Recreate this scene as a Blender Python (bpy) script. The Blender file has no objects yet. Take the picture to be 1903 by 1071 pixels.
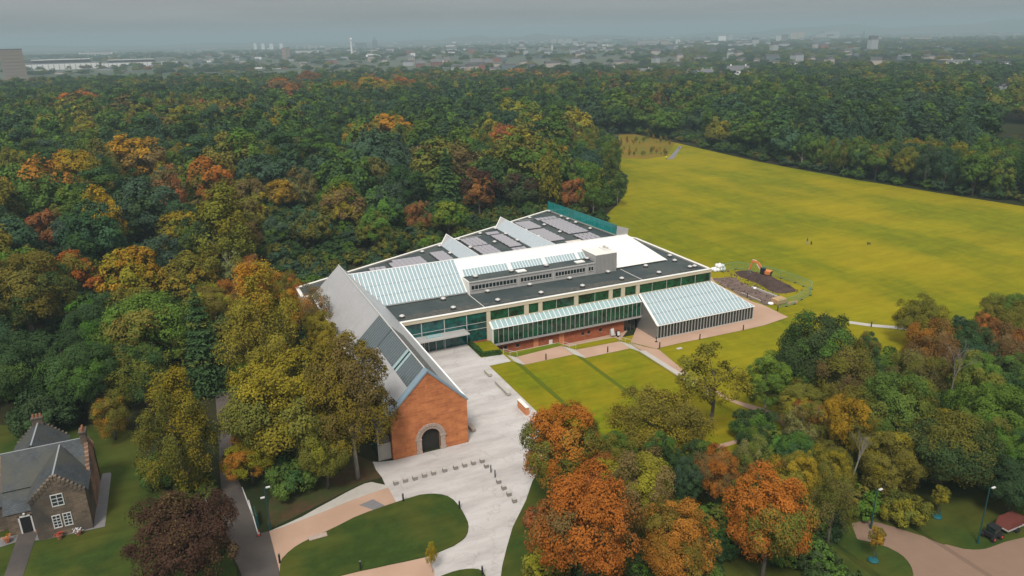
# Aerial view of a low museum with glass roofs at the edge of an autumn wood, city in the haze behind.
import bpy, bmesh, math, random
import numpy as np
from mathutils import Vector, Matrix
R = math.radians
SKY_LO, SKY_HI, SUN_E, EXPO = 1.2, 6.0, 1.6, 1.22
HAZE_D, HAZE_COL, DENOISE = 2.6e-4, (.39, .51, .56, 1), True
WOOD_FROM = 225

S = bpy.context.scene
COL = S.collection

# ---------------------------------------------------------------- camera, sky, sun, exposure
cam = bpy.data.objects.new('camera', bpy.data.cameras.new('camera'))
COL.objects.link(cam); S.camera = cam
cam.data.sensor_width = 36.0
cam.data.lens = 36.0 * 1384.36 / 1903.0
cam.data.clip_start = 0.5; cam.data.clip_end = 60000
_p, _r, _y = R(18.743), R(-1.1524), R(24.2124)
_f = Vector((math.sin(_y)*math.cos(_p), math.cos(_y)*math.cos(_p), -math.sin(_p)))
_rt = Vector((math.cos(_y), -math.sin(_y), 0)); _up = _rt.cross(_f)
_rt2 = _rt*math.cos(_r) + _up*math.sin(_r); _up2 = -_rt*math.sin(_r) + _up*math.cos(_r)
cam.matrix_world = Matrix(((_rt2.x, _up2.x, -_f.x, 0), (_rt2.y, _up2.y, -_f.y, 0), (_rt2.z, _up2.z, -_f.z, 50), (0, 0, 0, 1)))

SUN_EL, SUN_AZ = 52.0, 215.0        # azimuth clockwise from +Y
W = bpy.data.worlds.new('World'); S.world = W; W.use_nodes = True
nt = W.node_tree; nt.nodes.clear()
def N(t, typ, **kw):
    n = t.nodes.new(typ)
    for k, v in kw.items(): setattr(n, k, v)
    return n
sky = N(nt, 'ShaderNodeTexSky', sky_type='NISHITA', sun_disc=False, sun_elevation=R(SUN_EL), sun_rotation=R(SUN_AZ), air_density=1.6, dust_density=4.0)
hs = N(nt, 'ShaderNodeHueSaturation'); hs.inputs['Saturation'].default_value = 0.25
nt.links.new(sky.outputs[0], hs.inputs['Color'])
geo = N(nt, 'ShaderNodeNewGeometry'); sep = N(nt, 'ShaderNodeSeparateXYZ')
tc = N(nt, 'ShaderNodeTexCoord'); nt.links.new(tc.outputs['Generated'], sep.inputs[0])
# overcast deck: dim at the horizon, brighter overhead (CIE overcast sky)
mr = N(nt, 'ShaderNodeMapRange'); mr.inputs['From Min'].default_value = 0; mr.inputs['From Max'].default_value = 1
mr.inputs['To Min'].default_value = SKY_LO; mr.inputs['To Max'].default_value = SKY_HI
nt.links.new(sep.outputs['Z'], mr.inputs['Value'])
cl = N(nt, 'ShaderNodeTexNoise'); cl.inputs['Scale'].default_value = 3.2; cl.inputs['Detail'].default_value = 7; cl.inputs['Roughness'].default_value = .55
mp = N(nt, 'ShaderNodeMapping'); mp.inputs['Scale'].default_value = (1, 1, 16)
nt.links.new(tc.outputs['Generated'], mp.inputs[0]); nt.links.new(mp.outputs[0], cl.inputs['Vector'])
cr = N(nt, 'ShaderNodeMapRange'); cr.inputs['From Min'].default_value = .3; cr.inputs['From Max'].default_value = .7
cr.inputs['To Min'].default_value = .84; cr.inputs['To Max'].default_value = 1.14
nt.links.new(cl.outputs['Fac'], cr.inputs['Value'])
mul = N(nt, 'ShaderNodeMath', operation='MULTIPLY'); nt.links.new(mr.outputs[0], mul.inputs[0]); nt.links.new(cr.outputs[0], mul.inputs[1])
cc = N(nt, 'ShaderNodeVectorMath', operation='SCALE'); cc.inputs[0].default_value = (1.0, 1.0, 1.0)
nt.links.new(mul.outputs[0], cc.inputs['Scale'])
mx = N(nt, 'ShaderNodeMix', data_type='RGBA'); mx.inputs[0].default_value = .88
nt.links.new(hs.outputs[0], mx.inputs[6]); nt.links.new(cc.outputs[0], mx.inputs[7])
bg = N(nt, 'ShaderNodeBackground'); bg.inputs['Strength'].default_value = 0.1
nt.links.new(mx.outputs[2], bg.inputs['Color'])
wo = N(nt, 'ShaderNodeOutputWorld'); nt.links.new(bg.outputs[0], wo.inputs['Surface'])

sl = bpy.data.lights.new('sun', 'SUN'); sl.energy = SUN_E; sl.angle = R(14); sl.color = (1, .95, .87)
sun = bpy.data.objects.new('sun', sl); COL.objects.link(sun)
_sd = Vector((math.sin(R(SUN_AZ))*math.cos(R(SUN_EL)), math.cos(R(SUN_AZ))*math.cos(R(SUN_EL)), math.sin(R(SUN_EL))))
sun.rotation_euler = _sd.to_track_quat('Z', 'Y').to_euler(); sun.location = (0, 0, 300)
vs = S.view_settings; vs.view_transform = 'Standard'; vs.look = 'None'; vs.exposure = EXPO; vs.gamma = 1; vs.use_curve_mapping = False
S.cycles.max_bounces = 6; S.cycles.diffuse_bounces = 2; S.cycles.glossy_bounces = 3; S.cycles.transmission_bounces = 2
S.cycles.volume_bounces = 0; S.cycles.transparent_max_bounces = 6
S.cycles.use_adaptive_sampling = False
S.cycles.use_denoising = DENOISE
S.cycles.sample_clamp_indirect = 4

# ---------------------------------------------------------------- surveyed positions in metres (x along the museum front, y away from it)
LAWN=[(109.11,169.86),(117.48,191.65),(132.16,206.30),(148.49,226.34),(170.67,267.19),(179.74,285.11),(187.29,315.28),(193.49,347.97),(207.94,364.83),(235.14,352.57),(233.57,310.32),(228.11,250.32),(228.76,220.29),(230.15,195.44),(234.23,165.86),(238.06,140.79),(243.34,90.28),(300.00,60.00),(200.00,20.00),(120.00,0.00),(60.00,10.00),(41.00,40.00),(41.00,101.00),(41.00,106.50),(69.90,106.50),(70.20,108.00),(92.60,108.00),(92.60,138.00)]
PLAZA_RIGHT=[(30.59,65.39),(29.06,63.69),(27.25,61.69),(25.29,58.88),(23.79,56.61),(23.04,55.27),(22.19,53.69)]
PLAZA_LEFT=[(16.38,81.50),(16.90,79.21),(17.12,77.32),(17.06,75.46)]
DRIVE_UP=[(17.25,74.86),(15.00,74.65),(12.14,74.14),(9.53,73.51),(7.02,73.01),(4.93,72.69),(3.44,72.49)]
DRIVE_LEFT=[(3.44,72.49),(3.52,65.98),(3.49,64.76),(3.41,63.24)]
BORDER=[(17.21,74.72),(17.24,71.48)]
BORDER2=[(17.13,61.07),(17.42,60.31),(17.43,58.74),(16.49,56.45)]
ISLAND=[(3.72,66.36),(4.05,67.19),(4.67,67.89),(5.51,68.52),(6.32,68.91),(7.54,69.31),(8.76,69.61),(10.44,70.13),(12.20,70.77),(13.93,71.11),(15.66,71.32),(17.24,71.48),(18.31,71.58),(19.19,71.62),(20.09,71.66),(20.91,71.45),(21.68,71.11),(22.39,70.59),(22.89,69.97),(23.24,69.00),(23.35,67.86),(23.38,66.78),(23.33,65.76),(23.20,64.52),(22.99,63.77),(22.55,62.88),(22.07,62.29),(21.62,61.98),(20.46,61.49),(19.44,61.34),(18.26,61.15),(17.15,61.12),(15.21,61.34),(13.75,61.56),(12.29,61.72),(10.57,61.96),(8.85,62.09),(6.54,61.94),(4.49,62.15),(3.47,63.20),(3.43,64.83)]
ISLAND2=[(17.67,57.69),(18.93,57.78),(19.68,57.72),(20.39,57.54),(20.93,57.33),(21.42,56.99),(21.67,56.45),(21.66,55.87),(21.24,55.04),(19.81,55.29),(18.10,56.34)]
PALE_KERB=[(17.06,75.46),(15.73,76.80),(14.94,76.84),(14.09,76.59),(12.57,76.01),(10.69,75.17),(8.88,74.40),(7.11,73.56),(5.12,72.93),(3.44,72.49),(4.92,72.61),(7.01,72.96),(9.52,73.46),(12.13,74.08),(14.98,74.59),(17.23,74.81)]
ROAD=[(0.60,112.32),(0.35,105.13),(-0.06,95.59),(-0.26,91.38),(-0.60,83.82),(-0.80,78.81),(-0.97,72.53),(-0.61,70.41),(-0.19,68.35),(0.14,65.67),(3.33,63.66),(3.51,65.97),(3.42,72.55),(2.32,72.65),(2.25,76.03),(2.16,79.00),(1.59,82.75),(1.15,86.68),(1.48,94.83),(2.08,104.26),(4.03,114.15),(2.94,116.23)]
PATH_SE=[(62.63,48.45),(64.51,48.23),(65.60,47.00),(66.36,45.82),(67.16,44.42),(68.05,42.97),(70.22,42.36),(71.18,41.03),(71.96,40.53),(72.53,40.27),(73.32,40.04),(74.00,39.98),(76.17,39.90),(78.83,39.48),(81.12,39.26),(72.96,33.10),(59.70,37.20),(60.87,39.34),(61.56,39.76),(62.30,40.55),(62.75,41.31),(63.02,42.09),(63.03,42.79),(62.83,43.77),(62.40,44.57),(61.69,45.45),(61.01,46.22)]
PATH_LOOP=[(70.35,104.60),(70.49,97.11),(70.44,91.08),(70.36,87.95),(71.01,81.10),(72.39,75.77),(73.85,73.22),(73.45,70.49),(72.54,68.97),(71.41,68.84),(70.10,69.16),(66.08,68.31),(63.05,68.32),(59.42,68.41),(54.85,66.77),(51.18,65.97),(46.32,63.75),(45.05,61.72),(50.52,64.62),(54.16,65.64),(58.97,67.39),(62.40,67.55),(65.40,67.54),(68.18,67.19),(72.28,68.07),(74.08,69.60),(74.51,70.82),(75.14,73.48),(74.56,74.91),(73.48,77.02),(72.38,79.18),(72.13,82.22),(71.81,85.87),(71.85,89.33),(72.24,92.77),(73.41,100.30)]
APRON=[(75.65,110.68),(70.76,105.23),(73.41,100.30),(73.07,100.63),(73.95,100.78),(78.56,100.88),(83.83,100.72),(92.68,100.57),(97.83,100.67),(105.01,101.87),(105.12,103.88),(105.49,107.97),(105.46,109.96),(104.99,111.72),(105.01,115.34),(105.63,119.34),(106.10,124.81),(108.23,129.12)]
FIELD_PATH=[(113.77,95.07),(116.17,91.93),(119.41,89.01),(122.65,85.51),(126.22,79.57),(124.84,78.59),(121.26,84.44),(118.27,88.07),(115.05,90.95),(112.66,94.06)]
DIRT=[(107.78,128.43),(109.10,127.73),(111.69,127.29),(112.65,126.16),(111.67,123.05),(111.28,119.75),(111.19,116.42),(111.66,111.85),(111.42,109.89),(109.99,108.60),(107.82,109.23),(106.25,108.80),(105.77,109.55),(106.10,111.65),(105.32,115.70),(106.38,121.19),(106.77,125.64)]
MOUND=[(115.01,129.32),(117.28,130.06),(118.89,128.87),(118.78,126.03),(119.07,122.75),(119.53,119.78),(119.25,116.12),(118.55,113.66),(117.34,112.64),(114.99,112.78),(113.17,113.46),(112.99,115.47),(113.96,119.49),(114.18,123.52),(113.96,126.70)]
PLANT_PATH=[(198.63,271.78),(227.87,302.64),(229.19,301.81),(201.90,271.53)]
HOUSE_LAWN=[(-31.19,113.98),(-27.38,113.75),(-21.79,110.12),(-15.73,107.93),(-10.59,103.71),(-8.84,93.81),(-7.04,87.02),(-5.37,83.19),(-1.81,79.72),(-0.99,77.66),(-1.05,72.54),(-0.33,67.57),(-0.70,63.57),(-24.93,74.51)]
HOUSE_PATH=[(-21.17,84.46),(-19.35,83.57),(-19.89,72.86),(-21.55,73.66)]
HOUSE_APRON=[(-12.72,93.21),(-12.60,92.61),(-12.74,81.36),(-13.71,81.40),(-16.88,81.59),(-18.53,81.68),(-21.17,82.56),(-23.59,82.14),(-23.90,84.09),(-19.88,84.42),(-14.50,83.75),(-13.58,93.36)]
LITTER=[(16.87,81.36),(17.33,79.23),(17.25,77.19),(15.82,77.26),(13.76,76.77),(11.01,75.72),(7.11,74.23),(3.76,73.00),(3.43,73.89),(4.19,78.49),(8.51,82.53),(11.74,85.73),(14.50,85.81)]
MEADOW=[(197.64,355.46),(207.94,364.83),(235.14,352.57),(233.16,312.90),(204.93,280.54),(191.48,277.92),(181.77,289.27),(187.82,321.37)]
CUBES=[(18.20,75.07),(19.38,75.10),(20.54,75.04),(21.75,75.11),(22.90,75.10),(24.33,75.11),(25.72,75.07),(26.91,75.06),(28.05,75.05),(29.19,75.01),(29.23,73.70),(29.23,69.97),(29.26,68.55),(29.28,67.14),(29.31,65.71)]
POSTS=[(29.30,72.44),(29.32,71.23)]
BOLLARDS=[(17.99,71.27),(23.25,67.14),(10.85,62.06),(17.99,61.66),(21.44,56.09),(3.74,66.72),(51.32,100.98),(63.35,101.13),(73.99,100.83),(82.69,100.66),(92.68,100.57),(105.74,114.43),(105.67,105.47),(114.96,91.00)]
SAPL=[(215.8,319.1,1.59),(221.1,338.6,1.53),(220.0,328.0,2.49),(231.4,329.4,2.65),(210.1,337.6,2.19),(201.5,288.4,2.98),(204.8,330.0,1.43),(186.8,299.3,1.67),(197.9,329.9,2.04),(212.0,338.5,3.19),(204.1,318.0,1.59),(199.7,334.8,1.53),(230.9,322.6,2.56),(212.2,319.3,2.11),(204.1,325.0,1.86),(204.6,321.8,1.90),(230.5,332.8,2.97),(205.1,281.8,2.31),(194.3,338.8,2.94),(205.5,283.4,2.94),(190.7,290.0,1.88),(191.8,291.4,2.81),(216.9,324.8,2.45),(230.3,317.0,3.19),(197.6,344.4,1.28),(214.1,328.3,2.57),(226.1,315.8,3.11),(190.0,325.3,2.41),(187.9,305.8,2.96),(202.9,325.5,2.47),(204.0,283.9,1.22),(224.7,306.1,2.73),(185.5,301.1,3.06),(203.1,308.9,1.51),(206.8,295.3,2.15),(194.4,307.2,2.28),(209.3,297.3,1.99),(212.9,325.9,1.71),(228.5,331.7,1.68),(197.6,304.9,2.22),(194.6,285.3,2.47),(187.5,297.9,1.45),(224.7,317.4,1.22),(193.5,331.5,2.22),(197.2,287.4,1.88),(198.9,296.8,2.12),(220.2,322.2,3.12),(189.5,315.3,2.27),(204.8,288.8,2.30),(217.3,328.4,1.38),(214.3,333.8,1.75),(211.3,295.3,1.90),(191.4,287.2,2.29),(204.8,319.2,2.83)]
MISC=dict(lampW=(3.62,72.76),lampE1=(63.82,46.89),lampE2=(73.45,41.05),whitepole=(-1.76,75.39),barrier=(-1.03,73.52),barrier2=(2.34,72.27),cone1=(2.47,72.50),walker=(147.98,139.81),dog=(148.31,139.03),dog2=(160.83,131.62),hivis=(198.23,272.03),walker2=(222.44,295.32),exc=(117.77,122.40),bucket=(118.33,126.18),bags=(112.64,132.50),timber=(108.92,108.18),planks=(111.27,107.32),pipe1=(111.09,119.07),pipe2=(111.35,111.38),trailer=(79.19,40.31),quad=(75.67,40.99),ytree1=(73.61,46.08),ytree2=(59.65,43.00),goldsap=(17.26,57.74),sign1=(82.41,102.10),sign2=(71.02,107.96),sign1b=(70.05,108.46),kiosk=(71.35,71.17),basin=(71.90,103.81),slab=(8.04,69.09),drain=(15.63,72.87),bare=(98.41,63.02),fallen=(70.98,56.84),hatch1=(76.04,97.89))
FENCE=[(112.84,130.99),(116.96,131.22),(120.30,126.50),(121.30,120.96),(121.73,117.13),(121.40,114.41),(121.45,112.13),(118.30,109.43),(114.63,108.21),(111.46,106.83),(109.07,106.60),(106.82,106.70)]
TRENCH_EDGE=[(111.05,119.02),(111.33,111.50)]
KERB_E=[(106.76,117.37),(106.79,111.54)]
BEECH=[(147, 657, 31, 0.85), (185, 650, 21, 0.8), (103, 694, 32, 0.75), (147, 819, 25, 0.8), (82, 788, 15, 0.5), (324, 848, 127, 0.55), (399, 737, 68, 0.75), (2, 982, 43, 0.3), (-53, 610, 14, 0.5)]
CLEAR=[(642, 412, 14), (431, 267, 8), (669, 786, 22), (610, 906, 22), (625, 796, 29), (588, 1434, 25)]
VENTS=[(30.8, 113.4), (39.9, 118.5), (39.9, 113.4), (48.5, 118.7), (48.2, 113.4), (56.9, 118.5), (56.7, 113.4), (65.3, 118.4), (65.2, 113.3), (73.8, 118.4), (73.9, 113.6), (82.5, 118.3), (82.2, 113.4), (89.7, 113.6), (90.8, 113.6), (89.7, 118.6), (90.9, 121.9), (51.0, 152.1), (46.1, 149.5), (51.1, 145.6), (56.7, 155.3), (56.6, 147.8), (63.1, 158.0), (68.2, 160.7), (68.3, 154.8), (63.1, 149.4), (68.3, 148.3), (80.2, 166.5), (73.8, 163.8), (73.9, 155.7), (80.1, 158.2), (80.2, 150.3), (87.9, 170.7), (88.0, 164.1), (88.0, 156.6), (88.0, 149.6), (88.0, 160.7), (74.0, 149.1)]
FAR=[('tower', -162.6, 1138.4, 24.6, 44.6, 0.142, 'tower_pale', 'pale brown tower block at the edge of the picture beyond the wood'),
('stadium', -183.1, 1891.2, 137.4, 20.5, 0.097, 'city_white', 'long white stadium stand beyond the wood, next to the brown tower block'),
('stadium', -50.5, 1949.3, 121.0, 15.5, 0.026, 'city_white', 'second white stadium stand, next to a low annexe'),
('slab', 24.6, 1999.8, 40.5, 7.5, -0.012, 'city_white', 'low white annexe beside the second stadium stand'),
('slab', -231.5, 3792.9, 127.0, 15.5, 0.061, 'city_white', 'faint white building above the gap between the stadium stands'),
('tower', 331.1, 2276.0, 10.6, 27.3, -0.144, 'tower_pink', 'pink brown tower block standing alone, darker of a pair'),
('tower', 350.3, 2323.7, 10.9, 28.0, -0.15, 'tower_pale', 'pale tower block beside the pink brown tower'),
('mast', 583.7, 2533.6, 12.2, 52.8, -0.226, 'city_white', 'slender white observation tower above the wood'),
('dome', 571.2, 2227.9, 59.3, 5.5, -0.251, 'silver', 'silver domed hall beside the slender white tower'),
('spire', 1061.9, 4063.5, 25.5, 57.5, -0.256, 'city_dark', 'dark gothic spire on the skyline'),
('slab', 968.3, 3984.0, 58.0, 27.3, -0.238, 'city_dark', 'dark university block beside the gothic spire'),
('tower', 536.1, 4770.0, 15.7, 33.1, -0.112, 'city_white', 'white high flat on the skyline, first of the row of four'),
('tower', 579.1, 4764.9, 18.8, 32.1, -0.121, 'city_white', 'white high flat on the skyline, second of the row of four'),
('tower', 625.2, 4759.1, 22.0, 31.2, -0.131, 'city_white', 'white high flat on the skyline, third of the row of four'),
('tower', 680.5, 4751.5, 19.0, 30.0, -0.142, 'city_white', 'white high flat on the skyline, last of the row of four'),
('tower', 736.7, 4540.6, 9.1, 23.2, -0.161, 'city_grey', 'grey high flat by the broad white sheds, first of the skyline group'),
('tower', 775.9, 4534.1, 12.2, 22.4, -0.169, 'city_grey', 'grey high flat by the broad white sheds, second of the skyline group'),
('tower', 806.5, 4528.8, 15.3, 21.7, -0.176, 'city_grey', 'grey high flat by the broad white sheds, third of the skyline group'),
('tower', 840.0, 4522.6, 12.3, 21.0, -0.184, 'city_grey', 'grey high flat by the broad white sheds, last of the skyline group'),
('slab', 566.8, 3251.0, 92.3, 7.0, -0.173, 'city_white', 'broad white shed below the grey high flats'),
('slab', 687.1, 3431.9, 23.4, 15.8, -0.198, 'city_buff', 'buff block between white sheds and slender tower'),
('dome', 1272.0, 3045.0, 84.0, -4.5, -0.396, 'silver', 'white shell roofed hall behind the red villas'),
('dome', 1134.4, 2992.2, 74.7, -4.9, -0.362, 'silver', 'white arena roof behind the dark trees'),
('slab', 976.4, 2836.7, 123.4, -7.4, -0.331, 'city_white', 'long low white building near the dark gantry'),
('slab', 903.4, 2755.7, 15.9, 10.5, -0.317, 'city_dark', 'dark gantry like block on the low white building'),
('arch', 1222.7, 2407.3, 39.0, 1.6, -0.47, 'city_white', 'white arch bridge among city blocks'),
('tower', 1269.7, 2439.3, 7.5, 14.6, -0.48, 'city_white', 'bright white slab beside the arch bridge'),
('tower', 1303.6, 2590.5, 15.9, 5.8, -0.466, 'city_buff', 'brown block behind the white arch'),
('tower', 1990.7, 3811.5, 29.4, 28.1, -0.481, 'city_grey', 'grey high flat above the arch bridge, first of three'),
('tower', 2027.0, 3792.3, 29.4, 27.3, -0.491, 'city_grey', 'grey high flat above the arch bridge, second of three'),
('tower', 2064.4, 3772.0, 32.3, 26.5, -0.501, 'city_grey', 'grey high flat above the arch bridge, third of three'),
('tower', 1940.3, 4280.8, 16.1, 31.0, -0.426, 'city_grey', 'lone grey tower with a crane on the skyline'),
('slab', 1795.8, 3120.1, 78.7, 7.9, -0.522, 'city_white', 'long pale roofed block in the city centre'),
('tower', 2001.1, 3347.5, 29.2, 23.4, -0.539, 'city_grey', 'pale grey tower behind the long pale block'),
('slab', 1875.3, 2955.2, 66.5, 24.4, -0.565, 'city_teal', 'teal green glass block in the city centre'),
('slab', 1693.7, 2596.4, 61.0, 14.7, -0.578, 'city_dark', 'dark teal block in front of the teal green glass block'),
('slab', 1865.9, 2721.8, 84.7, 19.5, -0.601, 'city_grey', 'wide grey city block with rooftop plant'),
('slab', 1862.4, 2602.2, 32.3, 17.3, -0.621, 'city_buff', 'buff city block next to the wide grey block'),
('tower', 2141.9, 2893.5, 19.3, 19.1, -0.637, 'city_white', 'slim white tower near the middle of the skyline'),
('slab', 2125.7, 2780.5, 25.7, 10.1, -0.653, 'city_grey', 'pair of grey offices beside the slim white tower'),
('slab', 2045.9, 2589.2, 26.4, 7.3, -0.669, 'city_buff', 'brown brick block among the offices'),
('tower', 2547.4, 3084.0, 34.4, 27.0, -0.69, 'city_white', 'tall white tower with dark core on the skyline'),
('tower', 2965.0, 3516.9, 21.2, 31.3, -0.7, 'city_grey', 'thin grey tower behind the tall white tower'),
('slab', 1841.6, 2240.2, 28.9, -3.1, -0.688, 'city_white', 'small white roofed building in front of the tall white tower'),
('tower', 2538.5, 2691.8, 21.6, 26.6, -0.756, 'city_white', 'pale twin tower, lighter one with dark neighbour'),
('tower', 2522.7, 2637.9, 28.3, 28.7, -0.763, 'city_dark', 'dark twin tower beside the pale one'),
('tower', 3004.1, 3076.5, 30.4, 34.6, -0.773, 'city_buff', 'faint beige tower group behind the twin towers'),
('tower', 3027.8, 3053.2, 30.3, 39.2, -0.781, 'city_buff', 'taller faint beige tower behind the twin towers'),
('slab', 2149.5, 2092.7, 24.9, 17.9, -0.799, 'city_dark', 'dark office block, lower half of a stepped pair'),
('slab', 2133.6, 2037.2, 33.8, 19.7, -0.809, 'city_teal', 'wide dark green office beside the dark stepped block'),
('tower', 3786.3, 3564.3, 82.2, 36.5, -0.816, 'city_grey', 'hazy grey flats on the horizon behind the dark offices'),
('spire', 3603.7, 3170.7, 12.0, 40.1, -0.849, 'city_dark', 'tiny dark spire on the far horizon'),
('spire', 2631.0, 1991.9, 13.9, 21.5, -0.923, 'city_dark', 'slim dark church spire above the distant trees'),
('spire', 2587.3, 1707.6, 14.4, 19.9, -0.987, 'city_dark', 'dark church spire close to the picture edge'),
('slab', 2882.4, 2319.9, 31.7, 13.5, -0.893, 'city_buff', 'pink buff block in the hazy suburbs'),
('slab', 2843.4, 2207.9, 65.5, 11.3, -0.911, 'city_buff', 'wide pink buff block in the hazy suburbs beside the spire'),
('slab', 1952.8, 2144.0, 85.4, -7.0, -0.739, 'city_white', 'long white sheds in front of the twin towers'),
('house', 521.3, 1295.2, 23.1, 11.7, -0.383, 'tenement_red', 'red sandstone villa with twin gables beyond the wood'),
('house', 527.8, 1255.0, 16.0, 11.3, -0.398, 'tenement_red', 'second red sandstone villa partly behind dark trees'),
('house', 445.8, 1386.1, 18.0, 8.5, -0.311, 'tenement_red', 'red roofed house in the trees beyond the wood'),
('house', 494.0, 1435.4, 24.0, 9.0, -0.331, 'tenement_red', 'long red house beside trees beyond the wood'),
('house', 549.5, 1529.4, 13.4, 9.9, -0.345, 'tower_pink', 'pinkish gabled house next to the long red house'),
('house', 551.7, 1783.5, 15.3, 9.4, -0.3, 'city_buff', 'buff house on the tree line'),
('house', 579.6, 859.8, 33.3, 5.6, -0.593, 'city_buff', 'long terrace of buff houses at the end of the orange strip'),
('house', 579.2, 807.6, 16.9, 3.8, -0.622, 'city_buff', 'short buff terrace between trees'),
('house', 604.1, 782.8, 16.7, 5.0, -0.657, 'tenement_red', 'red roofed half of a double terrace'),
('house', 616.3, 770.6, 17.3, 6.2, -0.675, 'city_buff', 'buff half of a double terrace'),
('house', 627.6, 727.6, 28.1, 10.8, -0.712, 'city_white', 'pale flats with dark stairwell beside the double terrace'),
('house', 579.3, 729.6, 27.7, 2.7, -0.671, 'city_buff', 'low front terrace below the double terrace'),
('house', 693.8, 726.3, 13.2, 3.6, -0.763, 'city_white', 'white house among dark trees'),
('house', 722.0, 732.0, 10.7, 3.1, -0.778, 'city_white', 'small white house next to the larger white house'),
('house', 828.0, 733.8, 9.1, 4.1, -0.846, 'city_white', 'house with a bright round roof in dark trees'),
('house', 799.9, 651.9, 18.0, 5.9, -0.887, 'city_white', 'white house row in the dark trees below the spire'),
('house', 802.6, 632.5, 13.9, 3.9, -0.903, 'city_grey', 'grey house at the end of the white row'),
('house', 1088.6, 776.8, 36.8, 2.9, -0.951, 'city_white', 'long white row of houses high in the dark suburbs'),
('house', 664.3, 442.2, 8.5, 2.9, -0.983, 'city_white', 'white villa near the picture edge'),
('house', 670.9, 436.7, 9.4, 3.3, -0.994, 'city_grey', 'grey roofed villa near the picture edge'),
('house', 678.6, 430.1, 11.3, 2.4, -1.006, 'tenement_red', 'red brick villa near the picture edge'),
('house', 1565.7, 1271.3, 9.9, 4.3, -0.889, 'city_white', 'tiny bright white house in the far trees')]
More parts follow.
